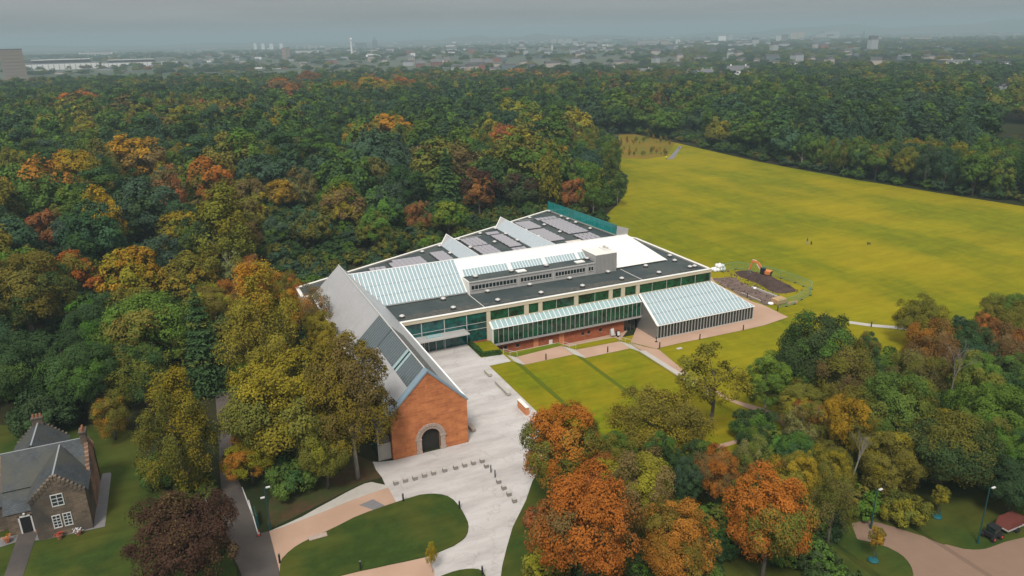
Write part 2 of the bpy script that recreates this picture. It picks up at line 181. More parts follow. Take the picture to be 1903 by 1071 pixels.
TREES="""
dome|-26.8|146.2|15.4|16.1|ol|dk|0.35|huge domed green tree with olive bronze top at the wood edge above the stone lodge|
dome|-21.3|165.7|10.2|10.7|or|ol|0.40|rust orange topped tree beside the huge olive bronze dome behind the lodge|
dome|-10.6|156.7|11.7|12.3|go|yl|0.35|bright golden orange tree standing out of the green wood behind the lodge|
dome|-6.4|116.8|15.7|16.5|gr|ol|0.30|very large rounded green tree below the bright golden orange tree|
dome|-0.6|152.8|10.5|11.1|ol|yl|0.30|olive yellow tree crowded against the bright golden orange tree|
dome|-15.0|132.5|10.6|11.2|dk|gr|0.30|dark green tree squeezed between the huge bronze dome and the very large green tree|
dome|-16.1|110.5|10.4|11.0|dk|gr|0.35|dark grey green domed tree straight behind the lodge chimney|
dome|-23.8|116.1|10.6|11.2|dk|gr|0.20|very dark tree at the picture edge behind the lodge lawn|
bush|-20.7|108.4|8.7|6.1|dk|dk|0.20|low dark evergreen shrub mass edging the lodge lawn|
wisp|-12.5|101.8|5.1|6.6|go|ol|0.40|small golden brown tree leaning over the lodge lawn beside the tall birch|
wisp|-8.3|107.0|8.2|10.7|ol|dk|0.40|feathery olive larch above the tall birch by the lodge|
birch|-4.3|83.2|9.0|15.8|ol|yl|0.35|tall drooping olive birch standing between the lodge lawn and the drive|
fir|-0.2|112.0|8.0|16.7|dk|ol|0.30|dark layered conifer beside the drive where it enters the wood|
bush|-3.3|82.5|4.6|3.2|gr|yl|0.30|yellow green bushy sapling at the foot of the tall birch by the drive|
dome|-4.7|66.6|9.3|9.8|pu|br|0.12|dark purple brown copper beech in front of the lodge lawn|
bush|-6.7|87.8|5.8|4.0|gr|dk|0.30|green undergrowth bush below the tall birch beside the lodge lawn|
dome|2.8|140.3|7.9|8.3|ol|yl|0.30|olive tree beside the rust orange clump above the drive|
birch|8.3|105.5|11.9|20.9|gy|go|0.25|broad golden olive birch between the drive and the hall roof|
wisp|5.6|142.3|6.1|7.9|rd|or|0.40|small rust red tree beside the dark layered conifer above the drive|
birch|10.8|145.8|6.3|10.9|or|rd|0.30|slim bright orange tree rising behind the broad golden olive birch|
wisp|7.4|154.7|7.4|9.6|pl|ol|0.30|pale silvery olive tree next to the slim bright orange tree|
wisp|17.3|118.5|5.8|13.6|or|br|0.40|orange tree brushing the hall eaves beside the brick side wall|
wisp|16.8|144.4|5.7|7.4|or|ol|0.30|orange and olive tree just beyond the back corner of the hall roof|
wisp|16.5|136.3|5.0|6.5|go|or|0.30|thin amber tree between the orange eaves tree and the golden birch|
dome|16.0|108.5|6.7|11.4|gy|yl|0.30|olive tree tucked against the brick side wall of the hall|
fir|13.3|105.9|4.2|13.2|bl|gr|0.20|small blue green conifer among the olive trees beside the hall|
dome|7.4|83.9|13.8|14.5|gy|ol|0.40|very broad olive gold tree filling the space between drive and entrance gable|
dome|2.9|82.5|6.3|6.6|yl|or|0.45|yellow tree with orange patches overhanging the drive|
oval|14.5|78.3|9.6|20.0|gy|br|0.45|tall bronze olive tree with a pale trunk beside the entrance gable|
dome|6.1|105.6|7.4|7.8|ol|gr|0.30|green olive tree beside the drive behind the very broad olive gold tree|
dome|10.8|77.8|6.8|9.7|ol|gy|0.30|lower olive tree shading the leaf littered bank near the entrance gable|
bush|7.3|79.3|6.3|4.4|gr|dk|0.30|dark leafy thicket behind the lamp post on the bank|
oval|-10.8|277.1|18.7|22.0|br|go|0.55|large golden brown beech standing alone among dark pines|
oval|-30.8|209.3|8.7|12.6|rd|br|0.30|upright russet tree in the middle of the green wood|
dome|-36.3|235.9|19.0|19.9|gr|or|0.30|wide green tree with an orange crest beside the upright russet tree|
dome|-8.9|208.6|16.4|17.3|bl|dk|0.30|dark blue green domed evergreen below the large golden brown beech|
dome|9.4|238.4|16.4|17.2|or|ol|0.50|flat domed tree with orange top and olive skirts beyond the tall lime green tree|
dome|19.7|273.5|20.7|21.0|ol|gr|0.45|olive topped spreading tree with golden rim among the pines|
birch|7.5|165.7|13.9|22.0|li|yl|0.40|tall lime green tree with a narrow pointed crown in the wood behind the hall|
pine|8.5|278.5|13.3|19.9|dk|bl|0.30|dark pine with a bare stem beside the olive topped spreading tree|
dome|-48.3|558.6|29.2|21.0|br|or|0.30|brown domed beech high in the wood above the dark pines|
dome|50.1|262.1|15.4|16.1|gr|ol|0.30|fresh green rounded tree next to the pines in mid wood|
oval|90.8|330.6|22.2|22.0|ol|go|0.40|tall olive gold tree with clumped crown in the middle of the wood|
dome|75.9|323.9|17.7|18.6|ol|go|0.50|gold flecked tree crowding the tall olive gold tree|
dome|57.5|403.6|16.7|17.5|br|ol|0.40|small golden brown dome among dark pines beyond the lime green tree|
pine|35.1|257.1|17.8|22.0|dk|bl|0.30|broad dark pine with layered boughs beside the olive topped spreading tree|
pine|50.6|296.1|12.9|19.3|dk|gr|0.30|green pine with shelved boughs above the fresh green rounded tree|
dome|39.2|196.4|12.3|12.9|br|yl|0.45|tawny topped tree with yellow crest behind the hall glass roof|
dome|59.0|243.2|13.9|14.6|br|ol|0.40|brown olive tree above the tawny topped tree with yellow crest|
oval|57.3|187.7|7.5|10.8|rd|br|0.30|narrow rust red tree leaning towards the flat roof edge|
dome|50.5|195.1|12.6|13.2|bl|gr|0.35|grey blue green tree beside the narrow rust red tree|
dome|42.4|177.1|9.0|9.5|gr|ol|0.40|rounded mid green tree on a bare trunk behind the flat roof parapet|
dome|20.4|187.1|8.2|8.7|bl|gr|0.35|blue green tree between the tall lime green tree and the hall ridge|
dome|28.4|181.9|10.8|11.3|ol|bl|0.40|olive tree with pale trunk directly behind the hall ridge|
dome|28.4|229.3|10.0|10.5|br|go|0.40|amber brown tree above the olive tree with the pale trunk|
wisp|34.6|230.8|10.1|13.2|pl|br|0.40|ash grey half bare tree next to the amber brown tree|
dome|133.6|621.6|27.0|21.0|or|br|0.40|orange beech at the near edge of the far orange beech stand|
dome|168.1|666.3|29.3|21.0|or|go|0.40|bright orange beech in the middle of the far beech stand|
dome|184.2|634.8|25.6|21.0|or|br|0.40|brown orange beech behind the lone dark pine|
dome|98.7|726.7|29.4|21.0|or|br|0.40|orange brown beech at the start of the far beech belt|
dome|142.0|829.8|27.2|21.0|rd|br|0.30|rounded reddish beech rising over the far beech belt|
dome|94.4|610.9|20.9|21.0|br|or|0.40|dull brown beech below the rounded reddish beech|
oval|153.0|511.8|15.6|22.0|dk|bl|0.20|lone dark evergreen in front of the bright orange beech stand|
dome|169.8|365.3|26.2|21.0|li|yl|0.40|bright yellow green tree with twin domes at the far side of the wood|
dome|183.9|342.7|20.9|21.0|gr|dk|0.30|deep green tree with drooping front beside the young plantation|
dome|117.0|318.1|11.1|11.7|go|or|0.40|small glowing golden tree peeping out of the wood above the pale brown beech|
dome|135.3|305.5|14.8|15.6|or|rd|0.40|orange tree standing out near the twin domed yellow green tree|
beech|86.6|250.7|25.1|19.0|br|ol|0.45|very wide pale brown olive beech in the wood behind the solar roof|
oval|83.5|208.8|10.8|15.7|rd|pu|0.40|maroon and rust tree behind the second roof lantern|
dome|66.5|189.3|9.2|9.6|gr|li|0.30|bright mid green rounded tree behind the parapet between the two roof lanterns|
fir|110.6|212.3|8.0|16.8|gr|ol|0.30|green spire shaped conifer behind the teal glazed screen|
oval|111.2|199.2|8.3|12.1|rd|or|0.30|crimson tree beside the spire shaped conifer behind the teal screen|
birch|114.8|193.5|9.1|16.0|gr|li|0.30|tall green column of foliage between the crimson tree and the meadow|
birch|129.7|203.3|6.3|11.0|gr|dk|0.30|dark green narrow tree at the very tip of the wood against the meadow|
birch|143.2|232.1|8.6|15.0|gr|ol|0.30|soft green tree behind the narrow tree at the tip of the wood|
dome|146.6|273.1|9.3|9.8|go|ol|0.40|small golden domed tree above the spire shaped conifer|
dome|127.3|259.0|14.9|15.7|ol|br|0.40|olive brown tree between the orange tree and the spire shaped conifer|
dome|110.7|260.7|9.4|9.9|gr|dk|0.30|small fresh green tree between the pale brown beech and the maroon tree|
oval|112.2|352.9|9.4|13.7|br|rd|0.40|small reddish brown tree beside the tall olive gold tree|
dome|153.5|419.8|14.5|15.2|bl|dk|0.20|blackish blue green evergreen above the small glowing golden tree|
dome|130.5|388.5|15.0|15.8|ol|br|0.40|olive brown tree beside the blackish blue green evergreen|
dome|124.8|273.3|8.7|9.1|ol|go|0.40|yellow olive tree tucked under the orange tree by the twin domes|
dome|97.2|209.1|11.8|12.4|dk|pu|0.30|deep shadowed dark tree between the maroon tree and the spire shaped conifer|
dome|63.9|225.6|13.5|14.2|dk|bl|0.30|dark green tree below the very wide pale brown olive beech|
bush|86.8|198.4|8.0|5.6|ol|dk|0.40|olive green bush against the parapet behind the second roof lantern|
bush|97.8|197.2|7.5|5.2|dk|ol|0.30|dark bush at the corner of the parapet and the teal screen|
bush|55.0|171.0|6.7|4.7|gr|ol|0.30|low green bush behind the parapet at the first roof lantern|
dome|80.5|72.3|11.7|16.0|dk|gr|0.20|big dark green round crowned oak beside the conservatory path|
oval|94.7|75.1|4.1|9.6|dk|ol|0.30|narrow dark tree pressed against the big dark round oak|
oval|72.8|73.3|7.1|10.3|gr|li|0.30|mid green tree with a clear trunk by the looping path|
open|62.5|72.7|10.4|11.5|yl|li|0.40|open yellow tree with showing limbs at the corner of the terraced lawn|
beech|48.7|65.4|11.2|10.6|gy|ol|0.50|large olive brown spreading tree at the foot of the terraced lawn|
beech|80.4|66.8|9.1|12.4|br|ol|0.50|feathery olive brown tree in front of the big dark round oak|
beech|115.0|81.2|9.2|8.8|ol|yl|0.40|soft olive tree beside the gravel path across the meadow|
bush|128.2|82.6|3.4|2.4|bl|dk|0.20|tiny dark evergreen between the soft olive tree and the rust tree|
oval|124.2|76.1|4.5|6.5|rd|or|0.30|rust coloured tree by the far meadow path|
dome|129.2|75.1|8.7|9.1|ol|gr|0.30|green olive tree at the picture edge next to the rust coloured tree|
dome|105.0|65.7|7.5|11.5|dk|bl|0.30|dark domed evergreen in front of the rust coloured tree|
beech|101.3|68.8|8.2|11.5|br|or|0.40|fluffy light brown tree below the soft olive tree|
beech|108.7|64.0|8.1|11.4|br|rd|0.40|fluffy reddish brown tree beside the dark domed evergreen|
bush|99.6|73.2|7.2|5.0|gr|gr|0.30|dark green thicket behind the bare grey tree|
dome|77.0|56.0|9.1|13.2|gr|ol|0.40|dark olive tree in the grove beside the yellow crested tree|
dome|77.1|48.6|10.4|10.9|dk|ol|0.45|huge dark olive tree overhanging the grass by the lamp posts|
dome|90.0|51.3|10.6|11.1|gr|gr|0.30|huge deep green tree at the picture edge behind the bare grey tree|
dome|72.5|58.2|7.3|11.3|ol|go|0.50|olive tree with a yellow crest in the middle of the grove|
open|67.5|61.0|5.2|7.3|pl|li|0.40|pale green airy upright tree beside the path loop|
beech|109.7|61.3|6.4|6.1|br|ol|0.40|brown olive tree at the picture edge above the huge deep green tree|
dome|81.2|42.9|6.7|7.0|dk|dk|0.30|nearly black green tree at the picture edge above the trailer|
beech|91.6|64.3|7.3|10.6|br|ol|0.40|dull brown olive tree behind the bare grey tree|
dome|45.0|43.5|7.9|12.5|or|ol|0.35|broad bright orange maple near the bottom of the picture beside the pale larch|
beech|48.3|54.8|5.4|9.9|br|or|0.45|copper brown tree behind the two bright orange maples|
dome|35.5|44.5|6.4|12.7|or|ol|0.35|middle orange maple of the row near the bottom of the picture|
dome|27.9|47.4|9.1|15.6|or|br|0.30|largest orange maple with bare twigs showing beside the paved forecourt|
dome|33.1|61.4|8.6|13.8|or|ol|0.45|rusty green maple overhanging the paved forecourt edge|
dome|36.8|52.4|8.0|13.2|yl|br|0.45|yellow green tree in the middle of the orange maples|
dome|35.3|57.5|5.6|10.6|rd|yl|0.40|russet tree wedged between the rusty maple and the yellow green tree|
oval|44.5|59.3|4.2|9.0|dk|gr|0.30|small dark green tree below the olive brown spreading tree|
oval|45.0|55.4|3.5|7.9|dk|bl|0.30|slender dark tree beside the copper brown tree|
bush|44.3|48.5|3.8|2.6|dk|gr|0.30|dark green bush in the gap between the two orange maples|
droop|56.0|45.7|5.0|9.7|ol|br|0.50|drooping olive larch beside the broken bare branches|
dome|56.5|51.4|5.4|8.7|ol|go|0.50|green and gold tree above the broad bright orange maple|
dome|61.5|51.1|5.0|10.2|ol|yl|0.40|yellow flecked olive tree between the grove and the drooping larch|
wisp|54.8|56.1|4.3|9.1|pl|ol|0.40|thin pale olive tree beside the copper brown tree|
bush|53.3|46.0|3.3|2.3|dk|gr|0.30|dark bush between the orange maple and the drooping larch|
bush|29.9|60.9|2.9|2.0|rd|dk|0.30|low russet bush at the grassy verge of the forecourt|
beech|-30.4|124.4|13.6|12.5|bl|dk|0.29|blue green spreading beech in front of the huge bronze topped dome|
oval|-32.9|155.2|11.6|16.5|gr|ol|0.32|mid green upright tree beside the huge bronze topped dome|
beech|-5.6|165.3|12.9|12.1|bl|dk|0.20|blue green spreading beech beside the bright golden orange tree|
birch|-37.4|162.7|9.5|16.7|gr|ol|0.25|mid green slim feathery tree beside the huge bronze topped dome|
dome|-31.2|169.9|11.6|11.9|gr|ol|0.24|mid green round tree beyond the huge bronze topped dome|
oval|1.6|173.9|9.3|14.2|dk|gr|0.40|dark green upright tree beside the tall lime green tree|
oval|-17.4|174.2|12.8|18.5|bl|dk|0.22|taller blue green upright tree beside the upright russet tree towards the dark blue green dome|
beech|10.4|176.2|12.0|11.5|br|ol|0.16|brown spreading beech in front of the tall lime green tree|
dome|-39.9|176.6|15.2|17.0|ol|yl|0.17|olive round tree beside the upright russet tree|
dome|0.2|183.8|13.1|13.1|ol|yl|0.32|olive round tree beside the tall lime green tree|
dome|-17.5|184.4|12.3|13.4|bl|dk|0.18|blue green round tree beside the upright russet tree towards the bright golden orange tree|
beech|10.3|187.9|13.9|14.4|br|ol|0.41|brown spreading beech beyond the tall lime green tree|
dome|-35.1|187.5|12.9|14.6|bl|dk|0.20|blue green round tree beside the upright russet tree towards the huge bronze topped dome|
oval|-23.3|193.0|10.2|14.2|bl|dk|0.28|shorter blue green upright tree beside the upright russet tree towards the dark blue green dome|
oval|0.2|194.5|9.3|13.7|bl|dk|0.31|blue green upright tree beside the tall lime green tree|
birch|-17.4|199.1|10.5|18.6|go|yl|0.26|golden slim feathery tree beside the dark blue green dome|
dome|-40.9|196.5|13.0|14.8|dk|gr|0.22|dark green round tree beside the upright russet tree|
oval|16.7|201.2|9.4|13.1|ol|yl|0.32|olive upright tree beside the tall lime green tree|
beech|2.9|203.2|11.8|11.6|br|ol|0.20|brown spreading beech beside the tall lime green tree|
birch|-22.4|206.6|9.9|16.9|gr|ol|0.21|mid green slim feathery tree beside the upright russet tree|
birch|-40.8|205.6|9.6|16.3|dk|gr|0.19|dark green slim feathery tree beside the upright russet tree|
oval|17.0|210.8|10.5|16.1|br|ol|0.20|brown upright tree beside the flat domed orange tree towards the tall lime green tree|
oval|-24.3|215.0|11.1|15.5|gr|ol|0.29|mid green upright tree beside the upright russet tree|
beech|42.2|212.8|12.1|12.1|gr|ol|0.20|mid green spreading beech beyond the tawny tree with yellow crest|
oval|-42.8|213.8|10.3|14.9|bl|dk|0.41|blue green upright tree beside the upright russet tree towards the orange crested green tree|
oval|-9.9|220.7|9.3|14.2|gr|ol|0.28|mid green upright tree beyond the dark blue green dome|
birch|-1.8|223.5|9.8|18.5|rd|br|0.41|russet slim feathery tree beside the flat domed orange tree|
pine|-18.8|222.9|12.3|19.9|dk|gr|0.15|dark green pine beside the dark blue green dome|
birch|-43.6|223.7|14.1|22.7|ol|yl|0.42|olive slim feathery tree beside the orange crested green tree towards the upright russet tree|
beech|-10.2|230.6|11.8|11.7|ol|yl|0.39|olive spreading beech beyond the dark blue green dome|
oval|-23.3|231.6|10.3|15.0|dk|gr|0.41|dark green upright tree beside the orange crested green tree towards the dark blue green dome|
oval|-0.3|233.4|9.3|14.2|gr|ol|0.24|mid green upright tree beside the flat domed orange tree|
oval|117.9|205.2|9.2|14.4|dk|gr|0.39|dark green upright tree in front of the deep green tree by the plantation|
beech|-49.5|233.5|13.8|13.9|ol|yl|0.19|olive spreading beech beside the orange crested green tree|
birch|-21.2|240.3|10.7|19.9|ol|yl|0.36|olive slim feathery tree beside the orange crested green tree towards the lone golden brown beech|
oval|-2.0|241.9|10.9|15.5|br|ol|0.20|brown upright tree beside the flat domed orange tree towards the dark blue green dome|
oval|121.8|212.4|11.0|15.6|gr|ol|0.39|mid green upright tree beside the deep green tree by the plantation|
oval|-29.1|247.4|10.2|15.0|dk|gr|0.32|shorter dark green upright tree beside the orange crested green tree towards the upright russet tree|
birch|-48.0|244.7|12.1|23.2|gr|ol|0.43|mid green slim feathery tree beside the orange crested green tree|
birch|-19.0|249.5|10.1|19.5|bl|dk|0.42|taller blue green slim feathery tree beside the lone golden brown beech|
oval|-37.6|248.6|10.3|15.1|gr|ol|0.20|mid green upright tree beside the orange crested green tree towards the upright russet tree|1
dome|-1.4|252.6|12.5|13.7|bl|dk|0.17|blue green round tree beside the flat domed orange tree|
oval|128.5|223.1|11.9|17.0|bl|dk|0.18|taller blue green upright tree beside the deep green tree by the plantation|
beech|-45.2|254.3|11.7|11.4|br|ol|0.16|brown spreading beech beside the orange crested green tree|
oval|-26.4|257.2|14.4|20.9|go|yl|0.26|golden upright tree beside the orange crested green tree|
dome|-1.5|262.8|12.8|12.9|go|yl|0.28|golden round tree beside the flat domed orange tree|
oval|-36.3|261.4|10.2|14.2|bl|dk|0.25|blue green upright tree beside the orange crested green tree towards the upright russet tree|
beech|-54.6|258.8|13.4|12.8|gr|ol|0.17|mid green spreading beech beside the orange crested green tree towards the upright russet tree|1
birch|-20.4|266.0|12.0|22.2|br|ol|0.35|brown slim feathery tree beside the lone golden brown beech|
oval|134.5|230.4|9.3|14.5|bl|dk|0.28|shorter blue green upright tree beside the deep green tree by the plantation|
oval|-44.9|265.0|9.5|14.6|ol|yl|0.33|olive upright tree beside the orange crested green tree towards the upright russet tree|1
birch|-31.5|268.4|10.5|19.3|go|yl|0.28|golden slim feathery tree beside the orange crested green tree|
birch|31.8|269.5|9.9|17.2|ol|yl|0.24|olive slim feathery tree beside the broad layered pine|
birch|-52.8|268.3|10.1|17.5|dk|gr|0.30|dark green slim feathery tree beside the orange crested green tree|
oval|135.8|237.4|7.9|13.5|dk|gr|0.38|dark green upright tree of the wood by the path across the meadow|1
oval|-22.7|275.4|10.9|15.4|br|ol|0.29|brown upright tree beside the lone golden brown beech towards the orange crested green tree|
dome|-39.9|274.1|13.1|13.6|gr|ol|0.37|mid green round tree beyond the orange crested green tree|
oval|143.3|239.8|7.0|13.5|bl|dk|0.40|blue green upright tree of the wood by the path across the meadow|
birch|36.2|277.7|9.4|16.5|gr|ol|0.39|mid green slim feathery tree in front of the broad layered pine|
birch|148.5|237.5|7.2|13.5|dk|gr|0.28|dark green slim feathery tree of the wood by the path across the meadow|
beech|85.1|267.7|13.0|12.6|dk|gr|0.16|dark green spreading beech beside the very wide pale brown beech|
oval|-30.7|279.3|10.2|15.6|bl|dk|0.22|blue green upright tree beside the orange crested green tree towards the lone golden brown beech|
oval|139.0|244.4|7.7|13.5|dk|gr|0.40|dark green upright tree of the wood by the path across the meadow|1
oval|-53.0|276.8|10.6|15.3|ol|yl|0.43|olive upright tree beside the orange crested green tree towards the upright russet tree|1
oval|-0.1|284.5|11.4|16.1|gr|ol|0.37|mid green upright tree beside the lone golden brown beech towards the flat domed orange tree|
oval|241.7|151.4|7.3|13.5|gr|ol|0.25|mid green upright tree of the wood at the corner of the meadow|1
oval|146.3|245.2|6.8|13.5|gr|ol|0.20|mid green upright tree of the wood by the path across the meadow|1
birch|151.6|243.1|7.0|13.5|gr|ol|0.42|smallest mid green slim feathery tree of the wood by the path across the meadow|
birch|26.8|285.2|11.0|20.2|dk|gr|0.38|dark green slim feathery tree beside the olive spreading tree with golden rim|1
birch|-25.3|285.6|9.3|15.9|ol|yl|0.45|olive slim feathery tree beside the lone golden brown beech|
oval|-45.4|283.2|11.8|18.3|gr|ol|0.36|mid green upright tree beyond the orange crested green tree|
dome|240.1|159.2|11.2|13.5|dk|gr|0.39|dark green round tree of the wood at the corner of the meadow|1
oval|16.2|288.1|12.9|18.4|bl|dk|0.30|blue green upright tree beside the olive spreading tree with golden rim|1
pine|-36.1|286.6|12.1|18.5|dk|gr|0.27|dark green pine beyond the orange crested green tree towards the lone golden brown beech|1
birch|247.6|150.3|7.4|14.2|dk|gr|0.15|dark green slim feathery tree of the wood at the corner of the meadow|1
oval|-55.5|284.7|9.9|14.3|gr|ol|0.36|mid green upright tree beside the orange crested green tree towards the upright russet tree|1
dome|-10.5|289.9|12.3|13.9|gr|ol|0.20|mid green round tree in front of the lone golden brown beech|
oval|143.3|253.0|9.4|13.5|dk|gr|0.27|dark green upright tree of the wood by the path across the meadow|1
dome|39.2|288.2|13.0|13.9|br|ol|0.32|brown round tree in front of the broad layered pine|
oval|152.2|249.1|6.9|13.5|gr|ol|0.38|mid green upright tree of the wood by the path across the meadow|1
birch|238.5|168.7|8.3|14.7|bl|dk|0.28|taller blue green slim feathery tree of the wood at the corner of the meadow|
oval|109.3|271.3|10.4|15.1|dk|gr|0.37|dark green upright tree beside the small glowing golden tree|
beech|6.8|293.6|12.5|11.9|go|yl|0.16|golden spreading beech beyond the flat domed orange tree|
oval|248.9|156.8|7.4|13.5|bl|dk|0.23|blue green upright tree of the wood at the corner of the meadow|1
oval|-28.0|293.0|9.5|14.2|dk|gr|0.16|dark green upright tree beside the lone golden brown beech towards the orange crested green tree|
oval|23.8|293.8|10.3|14.4|dk|gr|0.29|dark green upright tree beside the olive spreading tree with golden rim|
birch|237.9|175.5|8.5|15.3|bl|dk|0.29|blue green slim feathery tree in the long wood across the meadow|
birch|-49.2|291.6|9.7|18.6|ol|yl|0.26|olive slim feathery tree beyond the orange crested green tree|
oval|246.5|164.1|8.5|13.6|ol|yl|0.41|olive upright tree of the wood at the corner of the meadow|1
birch|149.9|255.5|7.6|13.7|ol|yl|0.35|olive slim feathery tree of the wood by the path across the meadow|
birch|-4.9|296.8|9.6|17.0|bl|dk|0.44|shorter blue green slim feathery tree beside the lone golden brown beech|
birch|254.3|153.4|8.2|14.4|dk|gr|0.19|dark green slim feathery tree of the wood at the corner of the meadow|1
oval|-19.2|297.7|12.8|17.8|ol|yl|0.29|olive upright tree beside the lone golden brown beech towards the dark blue green dome|
birch|-40.5|295.6|10.2|17.2|dk|gr|0.26|dark green slim feathery tree beyond the orange crested green tree|
dome|157.5|253.6|10.4|13.5|gr|ol|0.34|mid green round tree of the wood by the path across the meadow|
oval|-58.6|293.0|12.0|17.8|dk|gr|0.44|taller dark green upright tree beside the orange crested green tree towards the upright russet tree|
dome|236.5|182.6|9.1|13.5|ol|yl|0.19|olive round tree in the long wood across the meadow|1
birch|246.1|170.9|7.0|13.5|dk|gr|0.17|dark green slim feathery tree of the wood at the corner of the meadow|1
birch|15.0|299.3|10.2|19.0|dk|gr|0.19|dark green slim feathery tree beside the olive spreading tree with golden rim|1
oval|36.2|297.6|10.2|14.2|ol|yl|0.21|olive upright tree beside the broad layered pine|
oval|252.7|161.9|7.8|13.5|gr|ol|0.34|mid green upright tree of the wood at the corner of the meadow|1
dome|134.8|268.4|11.7|12.4|dk|gr|0.34|dark green round tree beside the deep green tree by the plantation|
oval|148.3|261.8|8.1|13.5|dk|gr|0.30|dark green upright tree of the wood by the path across the meadow|1
oval|3.4|302.2|9.6|14.9|ol|yl|0.34|olive upright tree beside the lone golden brown beech|
birch|114.7|279.7|9.6|17.9|gr|ol|0.40|mid green slim feathery tree beside the orange tree by the twin domes|
birch|261.3|152.5|7.4|13.5|bl|dk|0.18|shorter blue green slim feathery tree of the wood at the corner of the meadow|
oval|26.3|301.8|9.3|13.5|ol|yl|0.31|olive upright tree beside the olive spreading tree with golden rim towards the broad layered pine|1
oval|246.3|176.7|6.9|13.5|bl|dk|0.30|blue green upright tree of the wood at the corner of the meadow|1
dome|-30.7|301.7|13.3|14.8|ol|yl|0.32|olive round tree beside the lone golden brown beech|
birch|252.3|168.3|6.9|13.5|dk|gr|0.34|dark green slim feathery tree of the wood at the corner of the meadow|1
oval|-47.6|300.2|10.8|15.3|ol|yl|0.41|olive upright tree beyond the orange crested green tree towards the lone golden brown beech|1
birch|259.4|158.6|7.3|13.5|dk|gr|0.36|dark green slim feathery tree of the wood at the corner of the meadow|1
oval|156.2|261.2|8.4|13.5|dk|gr|0.15|dark green upright tree of the wood by the path across the meadow|1
birch|-10.0|304.2|9.3|17.7|gr|ol|0.44|mid green slim feathery tree beyond the lone golden brown beech|
dome|235.0|193.5|8.6|13.5|gr|ol|0.28|mid green round tree in the long wood across the meadow|
oval|243.4|184.0|8.3|13.5|dk|gr|0.21|dark green upright tree in the long wood across the meadow|1
dome|59.9|300.6|11.5|11.5|br|ol|0.23|brown round tree beyond the fresh green rounded tree|
birch|252.3|174.4|7.9|14.9|ol|yl|0.45|taller olive slim feathery tree of the wood at the corner of the meadow|
oval|258.7|165.7|9.1|13.7|gr|ol|0.22|mid green upright tree of the wood at the corner of the meadow|1
birch|12.1|307.1|10.0|17.1|gr|ol|0.15|mid green slim feathery tree beside the olive spreading tree with golden rim|
oval|241.1|191.7|7.2|13.5|bl|dk|0.43|blue green upright tree in the long wood across the meadow|1
oval|-19.0|307.8|10.4|15.5|br|ol|0.22|brown upright tree beside the lone golden brown beech towards the flat domed orange tree|
dome|-58.1|303.0|12.4|12.7|go|yl|0.41|golden round tree beside the orange crested green tree|
oval|267.6|154.0|8.3|13.5|bl|dk|0.35|blue green upright tree of the wood at the corner of the meadow|1
dome|35.5|306.8|12.6|12.8|ol|yl|0.41|olive round tree beside the broad layered pine|
oval|234.6|201.1|8.2|13.5|dk|gr|0.44|dark green upright tree in the long wood across the meadow|1
oval|163.0|262.7|8.6|13.6|dk|gr|0.27|dark green upright tree of the wood by the path across the meadow|1
oval|153.5|268.4|7.5|13.5|gr|ol|0.37|mid green upright tree of the wood by the path across the meadow|1
dome|46.4|306.1|13.0|14.0|br|ol|0.44|brown round tree beside the broad layered pine|
dome|-39.8|307.3|12.2|13.6|ol|yl|0.19|olive round tree beyond the orange crested green tree|
oval|-3.7|310.0|11.1|17.0|bl|dk|0.21|blue green upright tree beside the lone golden brown beech|
oval|265.4|160.2|7.1|13.5|gr|ol|0.45|mid green upright tree of the wood at the corner of the meadow|1
beech|115.5|288.8|12.7|12.3|dk|gr|0.18|dark green spreading beech beside the small glowing golden tree|
dome|21.5|310.4|13.9|14.8|dk|gr|0.31|dark green round tree beyond the olive spreading tree with golden rim|
oval|240.3|197.7|6.9|13.5|dk|gr|0.43|dark green upright tree in the long wood across the meadow|1
oval|252.6|181.9|8.0|13.5|dk|gr|0.29|dark green upright tree in the long wood across the meadow|1
dome|247.5|190.6|8.9|13.5|bl|dk|0.32|blue green round tree in the long wood across the meadow|
dome|260.5|173.5|9.9|13.5|dk|gr|0.17|dark green round tree of the wood at the corner of the meadow|1
oval|160.9|268.8|7.0|13.5|ol|yl|0.33|olive upright tree of the wood by the path across the meadow|
birch|234.7|208.0|7.5|14.1|gr|ol|0.44|mid green slim feathery tree in the long wood across the meadow|1
oval|-51.0|310.1|10.7|16.2|ol|yl|0.37|olive upright tree beyond the orange crested green tree towards the lone golden brown beech|1
oval|266.0|167.7|8.1|13.5|dk|gr|0.23|dark green upright tree of the wood at the corner of the meadow|1
birch|-26.9|313.6|13.5|20.9|gr|ol|0.30|mid green slim feathery tree beside the lone golden brown beech|
birch|272.1|158.6|7.0|13.5|ol|yl|0.34|shorter olive slim feathery tree of the wood at the corner of the meadow|
oval|56.3|310.0|13.1|20.2|bl|dk|0.27|blue green upright tree beside the broad layered pine|
oval|240.1|204.4|6.9|13.5|gr|ol|0.26|mid green upright tree in the long wood across the meadow|1
birch|253.5|187.9|7.2|13.5|ol|yl|0.43|olive slim feathery tree in the long wood across the meadow|1
oval|246.0|198.1|7.3|13.5|gr|ol|0.31|mid green upright tree in the long wood across the meadow|1
dome|-11.3|315.7|11.6|13.2|gr|ol|0.16|mid green round tree beside the lone golden brown beech|
dome|9.7|315.9|12.8|12.8|ol|yl|0.25|olive round tree beside the olive spreading tree with golden rim|
dome|156.6|274.9|9.2|13.5|ol|yl|0.27|olive round tree of the wood by the path across the meadow|
oval|31.6|315.6|11.0|17.2|bl|dk|0.22|blue green upright tree beside the olive spreading tree with golden rim|1
oval|261.1|180.5|7.6|13.5|ol|yl|0.39|olive upright tree of the wood at the corner of the meadow|1
beech|-64.2|312.0|14.3|13.3|gr|ol|0.21|mid green spreading beech beside the orange crested green tree towards the upright russet tree|1
birch|235.2|214.9|6.8|13.5|gr|ol|0.31|mid green slim feathery tree in the long wood across the meadow|1
